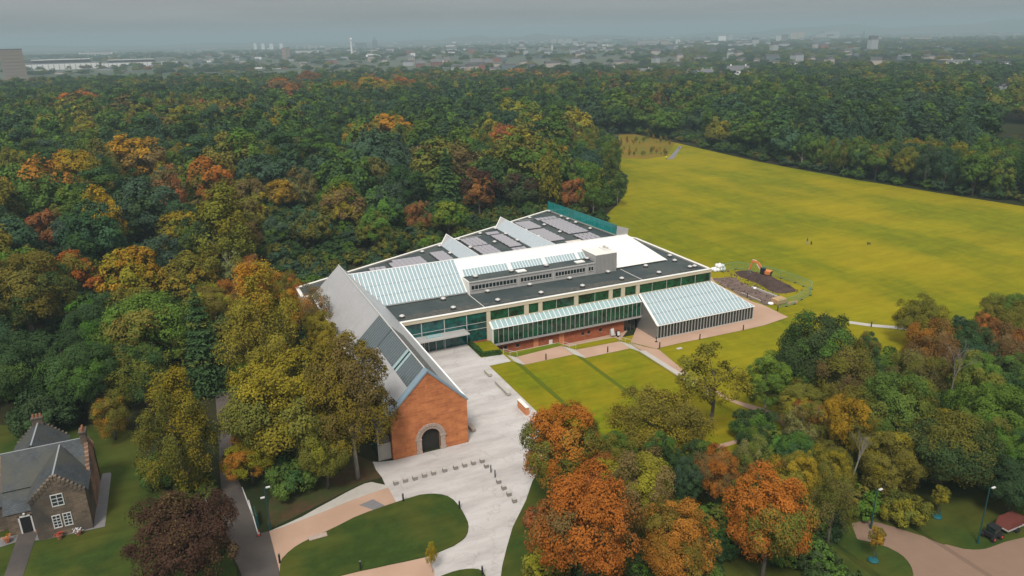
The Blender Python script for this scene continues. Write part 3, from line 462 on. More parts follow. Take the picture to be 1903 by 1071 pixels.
oval|166.7|271.9|8.3|13.5|dk|gr|0.37|dark green upright tree of the wood by the path across the meadow|1
oval|-1.7|319.1|9.9|15.3|gr|ol|0.33|mid green upright tree beside the lone golden brown beech|
oval|252.4|196.5|7.4|13.5|ol|yl|0.36|olive upright tree in the long wood across the meadow|
birch|274.6|164.0|7.3|13.8|dk|gr|0.18|dark green slim feathery tree of the wood at the corner of the meadow|1
oval|246.4|204.7|8.0|13.5|bl|dk|0.35|blue green upright tree in the long wood across the meadow|1
dome|48.7|316.6|11.7|12.6|dk|gr|0.45|dark green round tree beside the broad layered pine|
pine|-40.6|317.9|11.8|17.8|bl|dk|0.19|blue green pine beyond the orange crested green tree|
birch|259.8|187.6|7.5|13.5|ol|yl|0.36|olive slim feathery tree in the long wood across the meadow|1
birch|267.4|176.8|8.6|16.1|gr|ol|0.18|mid green slim feathery tree of the wood at the corner of the meadow|
oval|242.4|209.9|7.4|13.5|gr|ol|0.36|mid green upright tree in the long wood across the meadow|1
oval|18.3|320.4|11.0|15.7|ol|yl|0.34|olive upright tree beside the olive spreading tree with golden rim towards the broad layered pine|1
oval|272.6|170.4|8.5|13.5|gr|ol|0.18|mid green upright tree of the wood at the corner of the meadow|1
dome|120.7|298.0|12.6|13.9|ol|yl|0.26|olive round tree beside the orange tree by the twin domes|
dome|-20.7|321.7|11.9|12.7|bl|dk|0.44|blue green round tree beside the lone golden brown beech|
oval|234.5|221.3|8.0|13.5|gr|ol|0.28|mid green upright tree in the long wood across the meadow|1
birch|-51.7|318.4|9.7|16.6|gr|ol|0.17|mid green slim feathery tree beyond the orange crested green tree|1
oval|62.4|317.1|9.6|14.2|bl|dk|0.18|blue green upright tree beyond the fresh green rounded tree|
oval|280.7|160.8|8.5|13.5|gr|ol|0.24|mid green upright tree of the wood at the corner of the meadow|1
birch|163.7|279.3|7.9|14.2|gr|ol|0.31|middle sized mid green slim feathery tree of the wood by the path across the meadow|
dome|39.3|321.4|11.7|11.9|gr|ol|0.43|mid green round tree beside the broad layered pine|
oval|252.9|202.4|6.9|13.5|dk|gr|0.36|dark green upright tree in the long wood across the meadow|1
dome|259.6|195.2|8.6|13.5|ol|yl|0.27|olive round tree in the long wood across the meadow|1
oval|-32.2|323.4|12.8|18.9|dk|gr|0.18|dark green upright tree beside the lone golden brown beech towards the brown domed beech|
dome|267.3|184.9|11.5|13.5|dk|gr|0.29|dark green round tree of the wood at the corner of the meadow|1
dome|-8.4|325.1|11.8|12.7|dk|gr|0.25|dark green round tree beside the lone golden brown beech|
oval|240.8|219.0|8.3|13.5|bl|dk|0.33|blue green upright tree in the long wood across the meadow|1
dome|30.4|324.9|11.7|12.5|bl|dk|0.21|blue green round tree beside the olive spreading tree with golden rim|
oval|280.4|167.2|7.5|13.5|dk|gr|0.27|dark green upright tree of the wood at the corner of the meadow|1
pine|7.1|326.5|14.1|23.2|dk|gr|0.24|dark green pine beside the olive spreading tree with golden rim|
oval|274.0|178.1|7.9|13.5|dk|gr|0.40|dark green upright tree of the wood at the corner of the meadow|1
dome|171.4|278.4|11.2|13.5|bl|dk|0.18|blue green round tree of the wood by the path across the meadow|
oval|233.9|228.6|8.1|13.5|dk|gr|0.21|dark green upright tree in the long wood across the meadow|1
oval|246.6|215.2|7.3|13.5|bl|dk|0.31|blue green upright tree in the long wood across the meadow|1
birch|-59.8|322.3|9.4|17.4|gr|ol|0.33|mid green slim feathery tree beyond the orange crested green tree|1
oval|252.5|209.1|8.3|13.5|dk|gr|0.32|dark green upright tree in the long wood across the meadow|1
oval|55.6|324.2|10.1|15.7|gr|ol|0.20|mid green upright tree beside the broad layered pine|
oval|239.8|225.2|7.3|13.5|dk|gr|0.25|dark green upright tree in the long wood across the meadow|1
pine|-46.7|325.7|11.9|18.0|dk|gr|0.41|dark green pine beyond the orange crested green tree towards the lone golden brown beech|1
oval|19.9|328.7|9.4|14.9|gr|ol|0.39|mid green upright tree beyond the olive spreading tree with golden rim|
dome|280.2|174.9|9.5|13.5|dk|gr|0.27|dark green round tree of the wood at the corner of the meadow|1
oval|286.5|164.5|7.5|13.5|gr|ol|0.43|mid green upright tree of the wood at the corner of the meadow|1
oval|262.0|201.3|7.3|13.5|gr|ol|0.21|mid green upright tree in the long wood across the meadow|1
birch|166.2|285.7|8.7|14.5|gr|ol|0.44|largest mid green slim feathery tree of the wood by the path across the meadow|
oval|266.6|196.3|7.3|13.5|gr|ol|0.24|mid green upright tree in the long wood across the meadow|1
oval|-16.9|330.8|12.2|17.2|bl|dk|0.27|blue green upright tree beyond the lone golden brown beech|
oval|70.3|50.6|6.8|9.8|ol|yl|0.35|olive upright tree filling the grove round the bare grey tree|1
oval|99.4|53.7|7.2|10.4|dk|gr|0.35|largest dark green upright tree filling the grove round the bare grey tree|
dome|88.7|59.0|6.1|6.4|dk|gr|0.35|shorter dark green round tree filling the grove round the bare grey tree|
oval|96.7|58.8|7.8|11.4|gr|ol|0.35|mid green upright tree filling the grove round the bare grey tree|
oval|103.3|58.3|6.8|9.9|dk|gr|0.35|middle sized dark green upright tree filling the grove round the bare grey tree|
oval|83.4|58.9|6.9|10.1|ol|yl|0.35|olive upright tree filling the grove round the bare grey tree|1
dome|83.5|53.0|7.1|7.5|ol|yl|0.35|olive round tree filling the grove round the bare grey tree|
oval|86.8|44.9|6.3|9.2|dk|gr|0.35|smallest dark green upright tree filling the grove round the bare grey tree|
dome|87.1|69.0|7.5|7.8|dk|gr|0.35|taller dark green round tree filling the grove round the bare grey tree|
dome|64.9|54.2|5.1|5.4|ol|yl|0.35|shorter olive round tree under the yellow crested tree|
beech|71.5|63.9|6.6|6.3|br|or|0.35|taller brown spreading beech under the yellow crested tree|
dome|74.2|68.2|6.8|7.1|ol|yl|0.35|taller olive round tree under the yellow crested tree|
beech|78.6|61.2|5.8|5.5|ol|yl|0.35|olive spreading beech under the yellow crested tree|
dome|64.0|58.5|5.3|5.5|dk|gr|0.35|dark green round tree under the yellow crested tree|
beech|60.5|55.5|5.1|4.9|br|or|0.35|shorter brown spreading beech under the yellow crested tree|
oval|40.5|62.8|5.4|7.8|gr|ol|0.35|mid green upright tree between the orange maples|
oval|49.0|58.5|5.5|7.9|dk|gr|0.35|taller dark green upright tree between the orange maples|
oval|42.1|57.3|4.7|6.8|dk|gr|0.35|shorter dark green upright tree between the orange maples|
dome|52.0|60.4|4.7|4.9|dk|gr|0.35|dark green round tree between the orange maples|
dome|43.0|65.9|5.1|5.3|gr|ol|0.35|mid green round tree between the orange maples|
bush|29.8|55.6|4.2|3.0|dk|gr|0.35|dark green bush under the orange maples at the bottom of the picture|1
bush|40.1|45.5|3.6|2.5|dk|gr|0.35|dark green bush under the orange maples at the bottom of the picture|1
bush|40.9|49.7|4.7|3.3|dk|gr|0.35|dark green bush under the orange maples at the bottom of the picture|1
bush|48.7|48.8|5.3|3.7|dk|gr|0.35|dark green bush under the orange maples at the bottom of the picture|1
bush|51.7|50.4|3.6|2.5|gr|ol|0.35|mid green bush under the orange maples at the bottom of the picture|1
bush|51.9|43.4|4.6|3.2|dk|gr|0.35|dark green bush under the orange maples at the bottom of the picture|1
bush|42.7|53.2|5.1|3.6|dk|gr|0.35|dark green bush under the orange maples at the bottom of the picture|1
bush|31.3|51.3|4.5|3.1|dk|gr|0.35|dark green bush under the orange maples at the bottom of the picture|1
bush|50.3|40.1|5.0|3.5|dk|gr|0.35|dark green bush under the orange maples at the bottom of the picture|1
bush|35.4|48.2|3.9|2.7|dk|gr|0.35|dark green bush under the orange maples at the bottom of the picture|1
bush|26.6|52.7|4.9|3.5|ol|yl|0.35|olive bush under the orange maples at the bottom of the picture|
bush|46.1|51.9|4.5|3.1|gr|ol|0.35|mid green bush under the orange maples at the bottom of the picture|1
bush|32.7|54.4|4.2|2.9|dk|gr|0.35|dark green bush under the orange maples at the bottom of the picture|1
bush|50.0|45.9|3.5|2.5|gr|ol|0.35|mid green bush under the orange maples at the bottom of the picture|1
bush|53.9|48.7|3.7|2.6|dk|gr|0.35|dark green bush under the orange maples at the bottom of the picture|1
bush|58.4|48.0|4.1|2.9|dk|gr|0.35|dark green bush under the orange maples at the bottom of the picture|1
bush|58.8|60.9|4.8|3.4|gr|ol|0.35|mid green bush filling the grove below the yellow crested tree|1
dome|61.8|63.5|4.2|4.4|dk|gr|0.35|dark green round tree filling the grove below the yellow crested tree|
bush|69.1|55.2|4.3|3.0|gr|ol|0.35|mid green bush filling the grove below the yellow crested tree|1
bush|65.7|67.7|6.0|4.2|dk|gr|0.35|dark green bush filling the grove below the yellow crested tree|
bush|68.1|46.3|5.1|3.6|ol|yl|0.35|olive bush filling the grove below the yellow crested tree|
bush|65.0|63.4|5.0|3.5|gr|ol|0.35|mid green bush filling the grove below the yellow crested tree|1
bush|64.8|49.4|4.9|3.4|gr|ol|0.35|mid green bush filling the grove below the yellow crested tree|1
dome|74.0|52.4|4.0|4.2|gr|ol|0.35|mid green round tree filling the grove below the yellow crested tree|1
dome|56.4|58.9|4.1|4.3|gr|ol|0.35|mid green round tree filling the grove below the yellow crested tree|1
dome|67.4|57.7|4.0|4.2|ol|yl|0.35|olive round tree filling the grove below the yellow crested tree|
bush|95.4|51.3|5.1|3.5|ol|yl|0.35|olive bush filling the dark grove by the lamp posts|1
bush|108.4|54.9|5.1|3.6|gr|ol|0.35|mid green bush filling the dark grove by the lamp posts|
bush|94.2|54.8|5.1|3.6|ol|yl|0.35|olive bush filling the dark grove by the lamp posts|1
dome|93.2|46.2|6.2|6.5|gr|ol|0.35|mid green round tree filling the dark grove by the lamp posts|
bush|98.5|62.9|5.0|3.5|ol|yl|0.35|olive bush filling the dark grove by the lamp posts|1
dome|104.5|53.8|6.3|6.7|dk|gr|0.35|dark green round tree filling the dark grove by the lamp posts|1
bush|97.3|47.8|5.2|3.7|ol|yl|0.35|olive bush filling the dark grove by the lamp posts|1
dome|86.3|62.8|6.6|6.9|dk|gr|0.35|dark green round tree filling the dark grove by the lamp posts|1
oval|83.6|48.1|6.8|9.8|gr|ol|0.35|mid green upright tree filling the dark grove by the lamp posts|
beech|117.1|72.0|5.9|5.6|ol|yl|0.35|olive spreading beech beside the far meadow path|
bush|105.5|72.8|6.3|4.4|ol|yl|0.35|olive bush beside the far meadow path|
beech|122.5|67.2|6.7|6.4|br|or|0.35|brown spreading beech beside the far meadow path|1
beech|124.1|72.2|5.2|5.0|br|or|0.35|brown spreading beech beside the far meadow path|1
beech|109.0|69.5|6.9|6.6|br|or|0.35|brown spreading beech beside the far meadow path|1
bush|110.2|73.9|5.5|3.8|br|or|0.35|brown bush beside the far meadow path|
"""
# ---------------------------------------------------------------- helpers
WORLD = {}
def zt(x):            # ground height: the lawn steps down in three banks towards the east
    return float(np.interp(x, [45.2, 47.1, 56.5, 58.6, 67.8, 69.9], [0, -1.12, -1.12, -2.24, -2.24, -3.36]))
BREAKS = [45.2, 47.1, 56.5, 58.6, 67.8, 69.9]
class MB:
    def __init__(s): s.v = []; s.f = []; s.m = []
    def add(s, vs, fs, m=0):
        o = len(s.v); s.v += [tuple(p) for p in vs]; s.f += [tuple(i+o for i in f) for f in fs]; s.m += [m]*len(fs); return s
    def box(s, x0, y0, z0, x1, y1, z1, m=0):
        return s.add([(x0,y0,z0),(x1,y0,z0),(x1,y1,z0),(x0,y1,z0),(x0,y0,z1),(x1,y0,z1),(x1,y1,z1),(x0,y1,z1)],
                     [(0,3,2,1),(4,5,6,7),(0,1,5,4),(1,2,6,5),(2,3,7,6),(3,0,4,7)], m)
    def bar(s, a, b, w, h=None, m=0):          # square bar from a to b
        a, b = Vector(a), Vector(b); h = h or w; d = (b-a).normalized()
        u = d.cross(Vector((0,0,1)));
        if u.length < 1e-4: u = Vector((1,0,0))
        u.normalize(); n = u.cross(d)
        P = [p + u*i*w/2 + n*j*h/2 for p in (a, b) for i, j in ((-1,-1),(1,-1),(1,1),(-1,1))]
        return s.add(P, [(0,3,2,1),(4,5,6,7),(0,1,5,4),(1,2,6,5),(2,3,7,6),(3,0,4,7)], m)
    def tube(s, a, b, r0, r1=None, n=6, m=0, cap=True):
        a, b = Vector(a), Vector(b); r1 = r0 if r1 is None else r1; d = (b-a).normalized()
        u = d.cross(Vector((0,0,1)));
        if u.length < 1e-4: u = Vector((1,0,0))
        u.normalize(); w = d.cross(u); P = []
        for p, r in ((a, r0), (b, r1)):
            for i in range(n):
                t = 2*math.pi*i/n; P.append(p + u*r*math.cos(t) + w*r*math.sin(t))
        F = [(i, (i+1) % n, n+(i+1) % n, n+i) for i in range(n)]
        if cap: F += [tuple(range(n-1, -1, -1)), tuple(range(n, 2*n))]
        return s.add(P, F, m)
    def prism(s, poly, z0, z1, m=0):           # poly of (x, y), z may be a function of x
        n = len(poly); a = sum(poly[i-1][0]*poly[i][1]-poly[i][0]*poly[i-1][1] for i in range(n))
        if a < 0: poly = poly[::-1]
        P = [(x, y, z0(x, y) if callable(z0) else z0) for x, y in poly] + [(x, y, z1(x, y) if callable(z1) else z1) for x, y in poly]
        return s.add(P, [tuple(range(n-1, -1, -1)), tuple(range(n, 2*n))] + [(i, (i+1) % n, n+(i+1) % n, n+i) for i in range(n)], m)
    def slab(s, pts, t, m=0):                  # planar polygon thickened by t against its normal
        P = [Vector(p) for p in pts]; nr = (P[1]-P[0]).cross(P[2]-P[0]).normalized(); n = len(P)
        Q = [p - nr*t for p in P]
        return s.add(P+Q, [tuple(range(n)), tuple(range(2*n-1, n-1, -1))] + [((i+1) % n, i, n+i, n+(i+1) % n) for i in range(n)], m)
    def lathe(s, c, prof, n=8, m=0):
        P = [(c[0]+r*math.cos(2*math.pi*i/n), c[1]+r*math.sin(2*math.pi*i/n), c[2]+z) for r, z in prof for i in range(n)]
        F = [(k*n+i, k*n+(i+1) % n, (k+1)*n+(i+1) % n, (k+1)*n+i) for k in range(len(prof)-1) for i in range(n)]
        F += [tuple(range(n-1, -1, -1)), tuple(range((len(prof)-1)*n, len(prof)*n))]
        return s.add(P, F, m)
    def mesh(s, name, mats, o=(0, 0, 0), smooth=False):
        me = bpy.data.meshes.new(name)
        me.from_pydata([(p[0]-o[0], p[1]-o[1], p[2]-o[2]) for p in s.v], [], s.f)
        for m in (mats if isinstance(mats, (list, tuple)) else [mats]): me.materials.append(m)
        if any(s.m): me.polygons.foreach_set('material_index', s.m)
        if smooth: me.polygons.foreach_set('use_smooth', [True]*len(s.f))
        me.update(); return me
    def build(s, name, mats, parent=None, kind=None, smooth=False, at=None):
        A = np.array(s.v)
        o = at or tuple(((A.min(0)+A.max(0))/2)[:2]) + (A[:, 2].min(),)
        ob = bpy.data.objects.new(name, s.mesh(name, mats, o, smooth)); link(ob, parent, o)
        if kind: ob['kind'] = kind
        return ob
def link(ob, parent, o):
    COL.objects.link(ob); o = Vector(o); WORLD[ob.name] = o
    if parent: ob.parent = parent; ob.location = o - WORLD[parent.name]
    else: ob.location = o
    return ob
def tag(o, label, cat, group=None):
    o['label'] = label; o['category'] = cat
    if group: o['group'] = group
    return o
def thing(name, loc, label=None, cat=None, group=None, rz=0):
    o = bpy.data.objects.new(name, None); o.empty_display_size = .5; link(o, None, loc); o.rotation_euler.z = rz
    if label: tag(o, label, cat, group)
    return o
def put(name, me, parent, loc, rz=0):
    ob = bpy.data.objects.new(name, me); link(ob, parent, loc); ob.rotation_euler.z = rz; return ob
def copy_tree(o, loc=None, rz=None, label=None, parent=None):
    c = o.copy(); COL.objects.link(c)
    if parent: c.parent = parent
    if loc: c.location = loc
    if rz is not None: c.rotation_euler.z = rz
    if label: c['label'] = label
    for ch in o.children: copy_tree(ch, parent=c)
    return c

# ---------------------------------------------------------------- materials
MATS = {}
def mat(name, col, rough=.8, col2=None, scale=1.0, spread=.5, metal=0, bump=0, bscale=None, detail=8, spec=.3, stretch=(1, 1, 1), col3=None, scale3=.05):
    m = bpy.data.materials.new(name); m.use_nodes = True; t = m.node_tree; b = t.nodes['Principled BSDF']
    b.inputs['Roughness'].default_value = rough; b.inputs['Metallic'].default_value = metal; b.inputs['Specular IOR Level'].default_value = spec
    b.inputs['Base Color'].default_value = (*col, 1)
    if col2 or bump:
        g = N(t, 'ShaderNodeNewGeometry'); mp = N(t, 'ShaderNodeMapping'); mp.inputs['Scale'].default_value = stretch
        t.links.new(g.outputs['Position'], mp.inputs[0])
    if col2:
        n = N(t, 'ShaderNodeTexNoise'); n.inputs['Scale'].default_value = scale; n.inputs['Detail'].default_value = detail; n.inputs['Roughness'].default_value = .68
        t.links.new(mp.outputs[0], n.inputs['Vector'])
        r = N(t, 'ShaderNodeMapRange'); r.inputs[1].default_value = .5-spread/2; r.inputs[2].default_value = .5+spread/2
        t.links.new(n.outputs['Fac'], r.inputs[0])
        x = N(t, 'ShaderNodeMix', data_type='RGBA'); x.inputs[6].default_value = (*col, 1); x.inputs[7].default_value = (*col2, 1)
        t.links.new(r.outputs[0], x.inputs[0]); out = x.outputs[2]
        if col3:
            n3 = N(t, 'ShaderNodeTexNoise'); n3.inputs['Scale'].default_value = scale3; n3.inputs['Detail'].default_value = 5; n3.inputs['Roughness'].default_value = .6
            t.links.new(mp.outputs[0], n3.inputs['Vector'])
            r3 = N(t, 'ShaderNodeMapRange'); r3.inputs[1].default_value = .42; r3.inputs[2].default_value = .62
            t.links.new(n3.outputs['Fac'], r3.inputs[0])
            x3 = N(t, 'ShaderNodeMix', data_type='RGBA'); t.links.new(r3.outputs[0], x3.inputs[0]); t.links.new(out, x3.inputs[6]); x3.inputs[7].default_value = (*col3, 1)
            out = x3.outputs[2]
        t.links.new(out, b.inputs['Base Color'])
    if bump:
        bn = N(t, 'ShaderNodeTexNoise'); bn.inputs['Scale'].default_value = bscale or scale*4; bn.inputs['Detail'].default_value = 4
        t.links.new(mp.outputs[0], bn.inputs['Vector'])
        bp = N(t, 'ShaderNodeBump'); bp.inputs['Strength'].default_value = bump; bp.inputs['Distance'].default_value = .1
        t.links.new(bn.outputs['Fac'], bp.inputs['Height']); t.links.new(bp.outputs[0], b.inputs['Normal'])
    MATS[name] = m; return m
def masonry(name, c1, c2, mortar, bw, bh, axis, var=.3, rough=.9, stain=None, msize=.02):
    """stone or brick courses; axis 'x' for walls along x, 'y' for walls along y"""
    m = bpy.data.materials.new(name); m.use_nodes = True; t = m.node_tree; b = t.nodes['Principled BSDF']; b.inputs['Roughness'].default_value = rough
    b.inputs['Specular IOR Level'].default_value = .15
    g = N(t, 'ShaderNodeNewGeometry'); sp = N(t, 'ShaderNodeSeparateXYZ'); t.links.new(g.outputs['Position'], sp.inputs[0])
    cb = N(t, 'ShaderNodeCombineXYZ'); t.links.new(sp.outputs[axis.upper()], cb.inputs[0]); t.links.new(sp.outputs['Z'], cb.inputs[1])
    k = N(t, 'ShaderNodeTexBrick'); k.inputs['Scale'].default_value = 1; k.inputs['Brick Width'].default_value = bw; k.inputs['Row Height'].default_value = bh
    k.inputs['Mortar Size'].default_value = msize; k.inputs['Color1'].default_value = (*c1, 1); k.inputs['Color2'].default_value = (*c2, 1); k.inputs['Mortar'].default_value = (*mortar, 1)
    t.links.new(cb.outputs[0], k.inputs['Vector'])
    n = N(t, 'ShaderNodeTexNoise'); n.inputs['Scale'].default_value = .8; n.inputs['Detail'].default_value = 8; n.inputs['Roughness'].default_value = .7
    t.links.new(g.outputs['Position'], n.inputs['Vector'])
    r = N(t, 'ShaderNodeMapRange'); r.inputs[1].default_value = .25; r.inputs[2].default_value = .75; r.inputs[3].default_value = 1-var; r.inputs[4].default_value = 1+var
    t.links.new(n.outputs['Fac'], r.inputs[0])
    v = N(t, 'ShaderNodeVectorMath', operation='SCALE'); t.links.new(k.outputs['Color'], v.inputs[0]); t.links.new(r.outputs[0], v.inputs['Scale'])
    out = v.outputs[0]
    if stain:
        n2 = N(t, 'ShaderNodeTexNoise'); n2.inputs['Scale'].default_value = .35; n2.inputs['Detail'].default_value = 6
        t.links.new(g.outputs['Position'], n2.inputs['Vector'])
        r2 = N(t, 'ShaderNodeMapRange'); r2.inputs[1].default_value = .42; r2.inputs[2].default_value = .66; t.links.new(n2.outputs['Fac'], r2.inputs[0])
        x = N(t, 'ShaderNodeMix', data_type='RGBA'); t.links.new(r2.outputs[0], x.inputs[0]); t.links.new(out, x.inputs[6]); x.inputs[7].default_value = (*stain, 1); out = x.outputs[2]
    t.links.new(out, b.inputs['Base Color'])
    bp = N(t, 'ShaderNodeBump'); bp.inputs['Strength'].default_value = .5; bp.inputs['Distance'].default_value = .03
    t.links.new(k.outputs['Fac'], bp.inputs['Height']); bp.invert = True; t.links.new(bp.outputs[0], b.inputs['Normal'])
    MATS[name] = m; return m
def glass(name, col, rough=.06, col2=None):
    m = mat(name, col, rough, col2=col2, scale=.8, spec=.6, spread=.25, detail=3); return m
M = MATS
glass('green_glass', (.006, .072, .036), .06, (.002, .014, .011))  # dark and bright noise paints reflections and the interior into the pane colour
glass('teal_glass', (.005, .090, .080), .06, (.002, .025, .025))
glass('dark_glass', (.010, .018, .018), .06)
glass('house_glass', (.02, .03, .035), .08)
glass('screen_glass', (.0, .17, .16), .12, (.0, .22, .2))
mat('blue_glass', (.05, .075, .085), .03, spec=1.0)
mat('roof_glass', (.20, .275, .295), .2, (.27, .335, .35), 1.1, spec=.5)
mat('bay_roof_glass', (.20, .30, .305), .2, (.27, .37, .37), 1.1, spec=.5)
mat('lantern_glass', (.30, .34, .37), .12, (.36, .40, .42), 1.2, spec=.6)
mat('white_bar', (.70, .70, .69), .5)
mat('white_sheet', (.62, .60, .555), .6, (.58, .56, .52), .5, col3=(.66, .64, .60), scale3=.12)
mat('cream', (.46, .40, .29), .75, (.42, .37, .28), .8)
mat('coping', (.62, .60, .55), .7, (.52, .50, .46), 1.0)
mat('felt', (.022, .032, .034), .85, (.034, .046, .046), .9, col3=(.045, .055, .052), scale3=.16, bump=.3, bscale=6)
mat('felt_stain', (.085, .075, .06), .9, (.03, .04, .04), 1.4, spread=.25)
mat('steel', (.30, .30, .285), .45, (.24, .24, .23), 1.2, metal=.6)
mat('steel_dark', (.13, .13, .125), .5, (.17, .165, .155), .6, metal=.5)
mat('grey_metal', (.36, .35, .34), .5, (.31, .30, .29), 1.0, metal=.15)
mat('vent_metal', (.44, .43, .41), .5, metal=.2)
mat('vent_dark', (.02, .02, .02), .8)
mat('solar', (.20, .19, .21), .35, (.25, .235, .25), 6, spec=.5)
mat('gravel_patch', (.50, .45, .40), .9, (.42, .38, .34), 2)
mat('lead', (.22, .29, .34), .5, (.17, .23, .28), 1.2, metal=.2)
mat('plaster', (.36, .33, .28), .85, (.31, .29, .25), .7)
mat('black', (.012, .012, .013), .6)
mat('timber_door', (.012, .012, .010), .7, (.02, .018, .014), 3, stretch=(6, 1, .3))
mat('carved_stone', (.36, .28, .23), .9, (.24, .19, .16), 1.6, bump=.6, bscale=5)
mat('dark_gap', (.012, .013, .014), .9)
masonry('gable_stone', (.43, .155, .055), (.32, .106, .042), (.40, .17, .09), 1.15, .36, 'x', .32, msize=.022)
masonry('hall_brick', (.17, .050, .026), (.12, .040, .022), (.2, .08, .05), .9, .33, 'y', .3)
masonry('base_brick', (.30, .085, .038), (.22, .066, .03), (.30, .12, .07), .9, .3, 'x', .25)
masonry('pilaster_brick', (.50, .20, .09), (.44, .17, .08), (.46, .21, .11), .9, .3, 'x', .12)
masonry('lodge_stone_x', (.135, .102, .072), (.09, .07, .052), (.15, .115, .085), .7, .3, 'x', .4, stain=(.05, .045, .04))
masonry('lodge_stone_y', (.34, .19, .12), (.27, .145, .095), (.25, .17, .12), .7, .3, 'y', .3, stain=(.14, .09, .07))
masonry('slates', (.055, .063, .068), (.038, .044, .049), (.035, .04, .045), .35, .16, 'x', .35, rough=.6, stain=(.06, .06, .05))
masonry('slates_y', (.055, .063, .068), (.038, .044, .049), (.035, .04, .045), .35, .16, 'y', .35, rough=.6, stain=(.06, .06, .05))
masonry('tenement_red', (.22, .085, .06), (.17, .07, .05), (.2, .1, .08), 2.6, .7, 'x', .2)
# hall roof: small overlapping stainless tiles
def tile_metal():
    m = mat('hall_metal', (.43, .42, .42), .38, (.37, .365, .365), .5, metal=.35)
    t = m.node_tree; b = t.nodes['Principled BSDF']
    g = N(t, 'ShaderNodeNewGeometry'); sp = N(t, 'ShaderNodeSeparateXYZ'); t.links.new(g.outputs['Position'], sp.inputs[0])
    cb = N(t, 'ShaderNodeCombineXYZ'); t.links.new(sp.outputs['Y'], cb.inputs[0]); t.links.new(sp.outputs['Z'], cb.inputs[1])
    k = N(t, 'ShaderNodeTexBrick'); k.inputs['Scale'].default_value = 1; k.inputs['Brick Width'].default_value = .62; k.inputs['Row Height'].default_value = .42
    k.inputs['Mortar Size'].default_value = .03; k.inputs['Color1'].default_value = (0, 0, 0, 1); k.inputs['Color2'].default_value = (1, 1, 1, 1); k.inputs['Mortar'].default_value = (.2, .2, .2, 1)
    t.links.new(cb.outputs[0], k.inputs['Vector'])
    bp = N(t, 'ShaderNodeBump'); bp.inputs['Strength'].default_value = .35; bp.inputs['Distance'].default_value = .06
    t.links.new(k.outputs['Color'], bp.inputs['Height']); t.links.new(bp.outputs[0], b.inputs['Normal'])
    r = N(t, 'ShaderNodeMapRange'); r.inputs[3].default_value = .30; r.inputs[4].default_value = .46
    t.links.new(k.outputs['Color'], r.inputs[0]); t.links.new(r.outputs[0], b.inputs['Roughness'])
tile_metal()
# ground
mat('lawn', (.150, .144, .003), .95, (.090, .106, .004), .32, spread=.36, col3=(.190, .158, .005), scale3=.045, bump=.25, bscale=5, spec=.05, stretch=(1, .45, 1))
mat('lawn_fine', (.140, .142, .003), .95, (.088, .105, .004), .8, spread=.38, col3=(.175, .140, .005), scale3=.09, bump=.3, bscale=6, spec=.05)
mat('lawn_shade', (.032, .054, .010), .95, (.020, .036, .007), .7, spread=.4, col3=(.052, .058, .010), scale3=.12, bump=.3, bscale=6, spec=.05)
mat('bank_grass', (.100, .125, .008), .95, (.075, .102, .008), 1.2, bump=.3, bscale=6, spec=.05)
mat('woodland_floor', (.022, .024, .012), 1, (.034, .030, .014), .12, col3=(.018, .026, .010), scale3=.02, spec=.02)
mat('far_land', (.06, .075, .05), 1, (.11, .11, .09), .004, col3=(.05, .07, .05), scale3=.0012, spec=.02)
mat('meadow_grass', (.13, .105, .012), .95, (.08, .085, .010), .25, col3=(.16, .10, .016), scale3=.09, spec=.05)
mat('litter', (.075, .042, .022), 1, (.040, .030, .016), .9, spread=.35, col3=(.035, .045, .014), scale3=.25, bump=.4, bscale=6, spec=.05)
mat('paving', (.37, .345, .326), .8, (.275, .255, .24), .45, spread=.36, col3=(.40, .375, .358), scale3=.2, spec=.2, stretch=(.45, 1.5, 1))
def streaks(nm, ang, sx, sy, lo, hi):
    t = M[nm].node_tree; b = t.nodes['Principled BSDF']; src = b.inputs['Base Color'].links[0].from_socket
    g = N(t, 'ShaderNodeNewGeometry'); m_ = N(t, 'ShaderNodeMapping'); m_.inputs['Rotation'].default_value = (0, 0, R(ang)); m_.inputs['Scale'].default_value = (sx, sy, 1); t.links.new(g.outputs['Position'], m_.inputs[0])
    n = N(t, 'ShaderNodeTexNoise'); n.inputs['Scale'].default_value = 1; n.inputs['Detail'].default_value = 7; n.inputs['Roughness'].default_value = .7; t.links.new(m_.outputs[0], n.inputs['Vector'])
    r = N(t, 'ShaderNodeMapRange'); r.inputs[1].default_value = .3; r.inputs[2].default_value = .7; r.inputs[3].default_value = lo; r.inputs[4].default_value = hi; t.links.new(n.outputs['Fac'], r.inputs[0])
    v = N(t, 'ShaderNodeVectorMath', operation='SCALE'); t.links.new(src, v.inputs[0]); t.links.new(r.outputs[0], v.inputs['Scale']); t.links.new(v.outputs[0], b.inputs['Base Color'])
streaks('lawn', 24, .022, .13, .86, 1.13); streaks('lawn', 31, .2, .9, .86, 1.14); streaks('lawn_fine', 90, .12, .8, .82, 1.18); streaks('lawn_shade', 20, .1, .6, .82, 1.2)
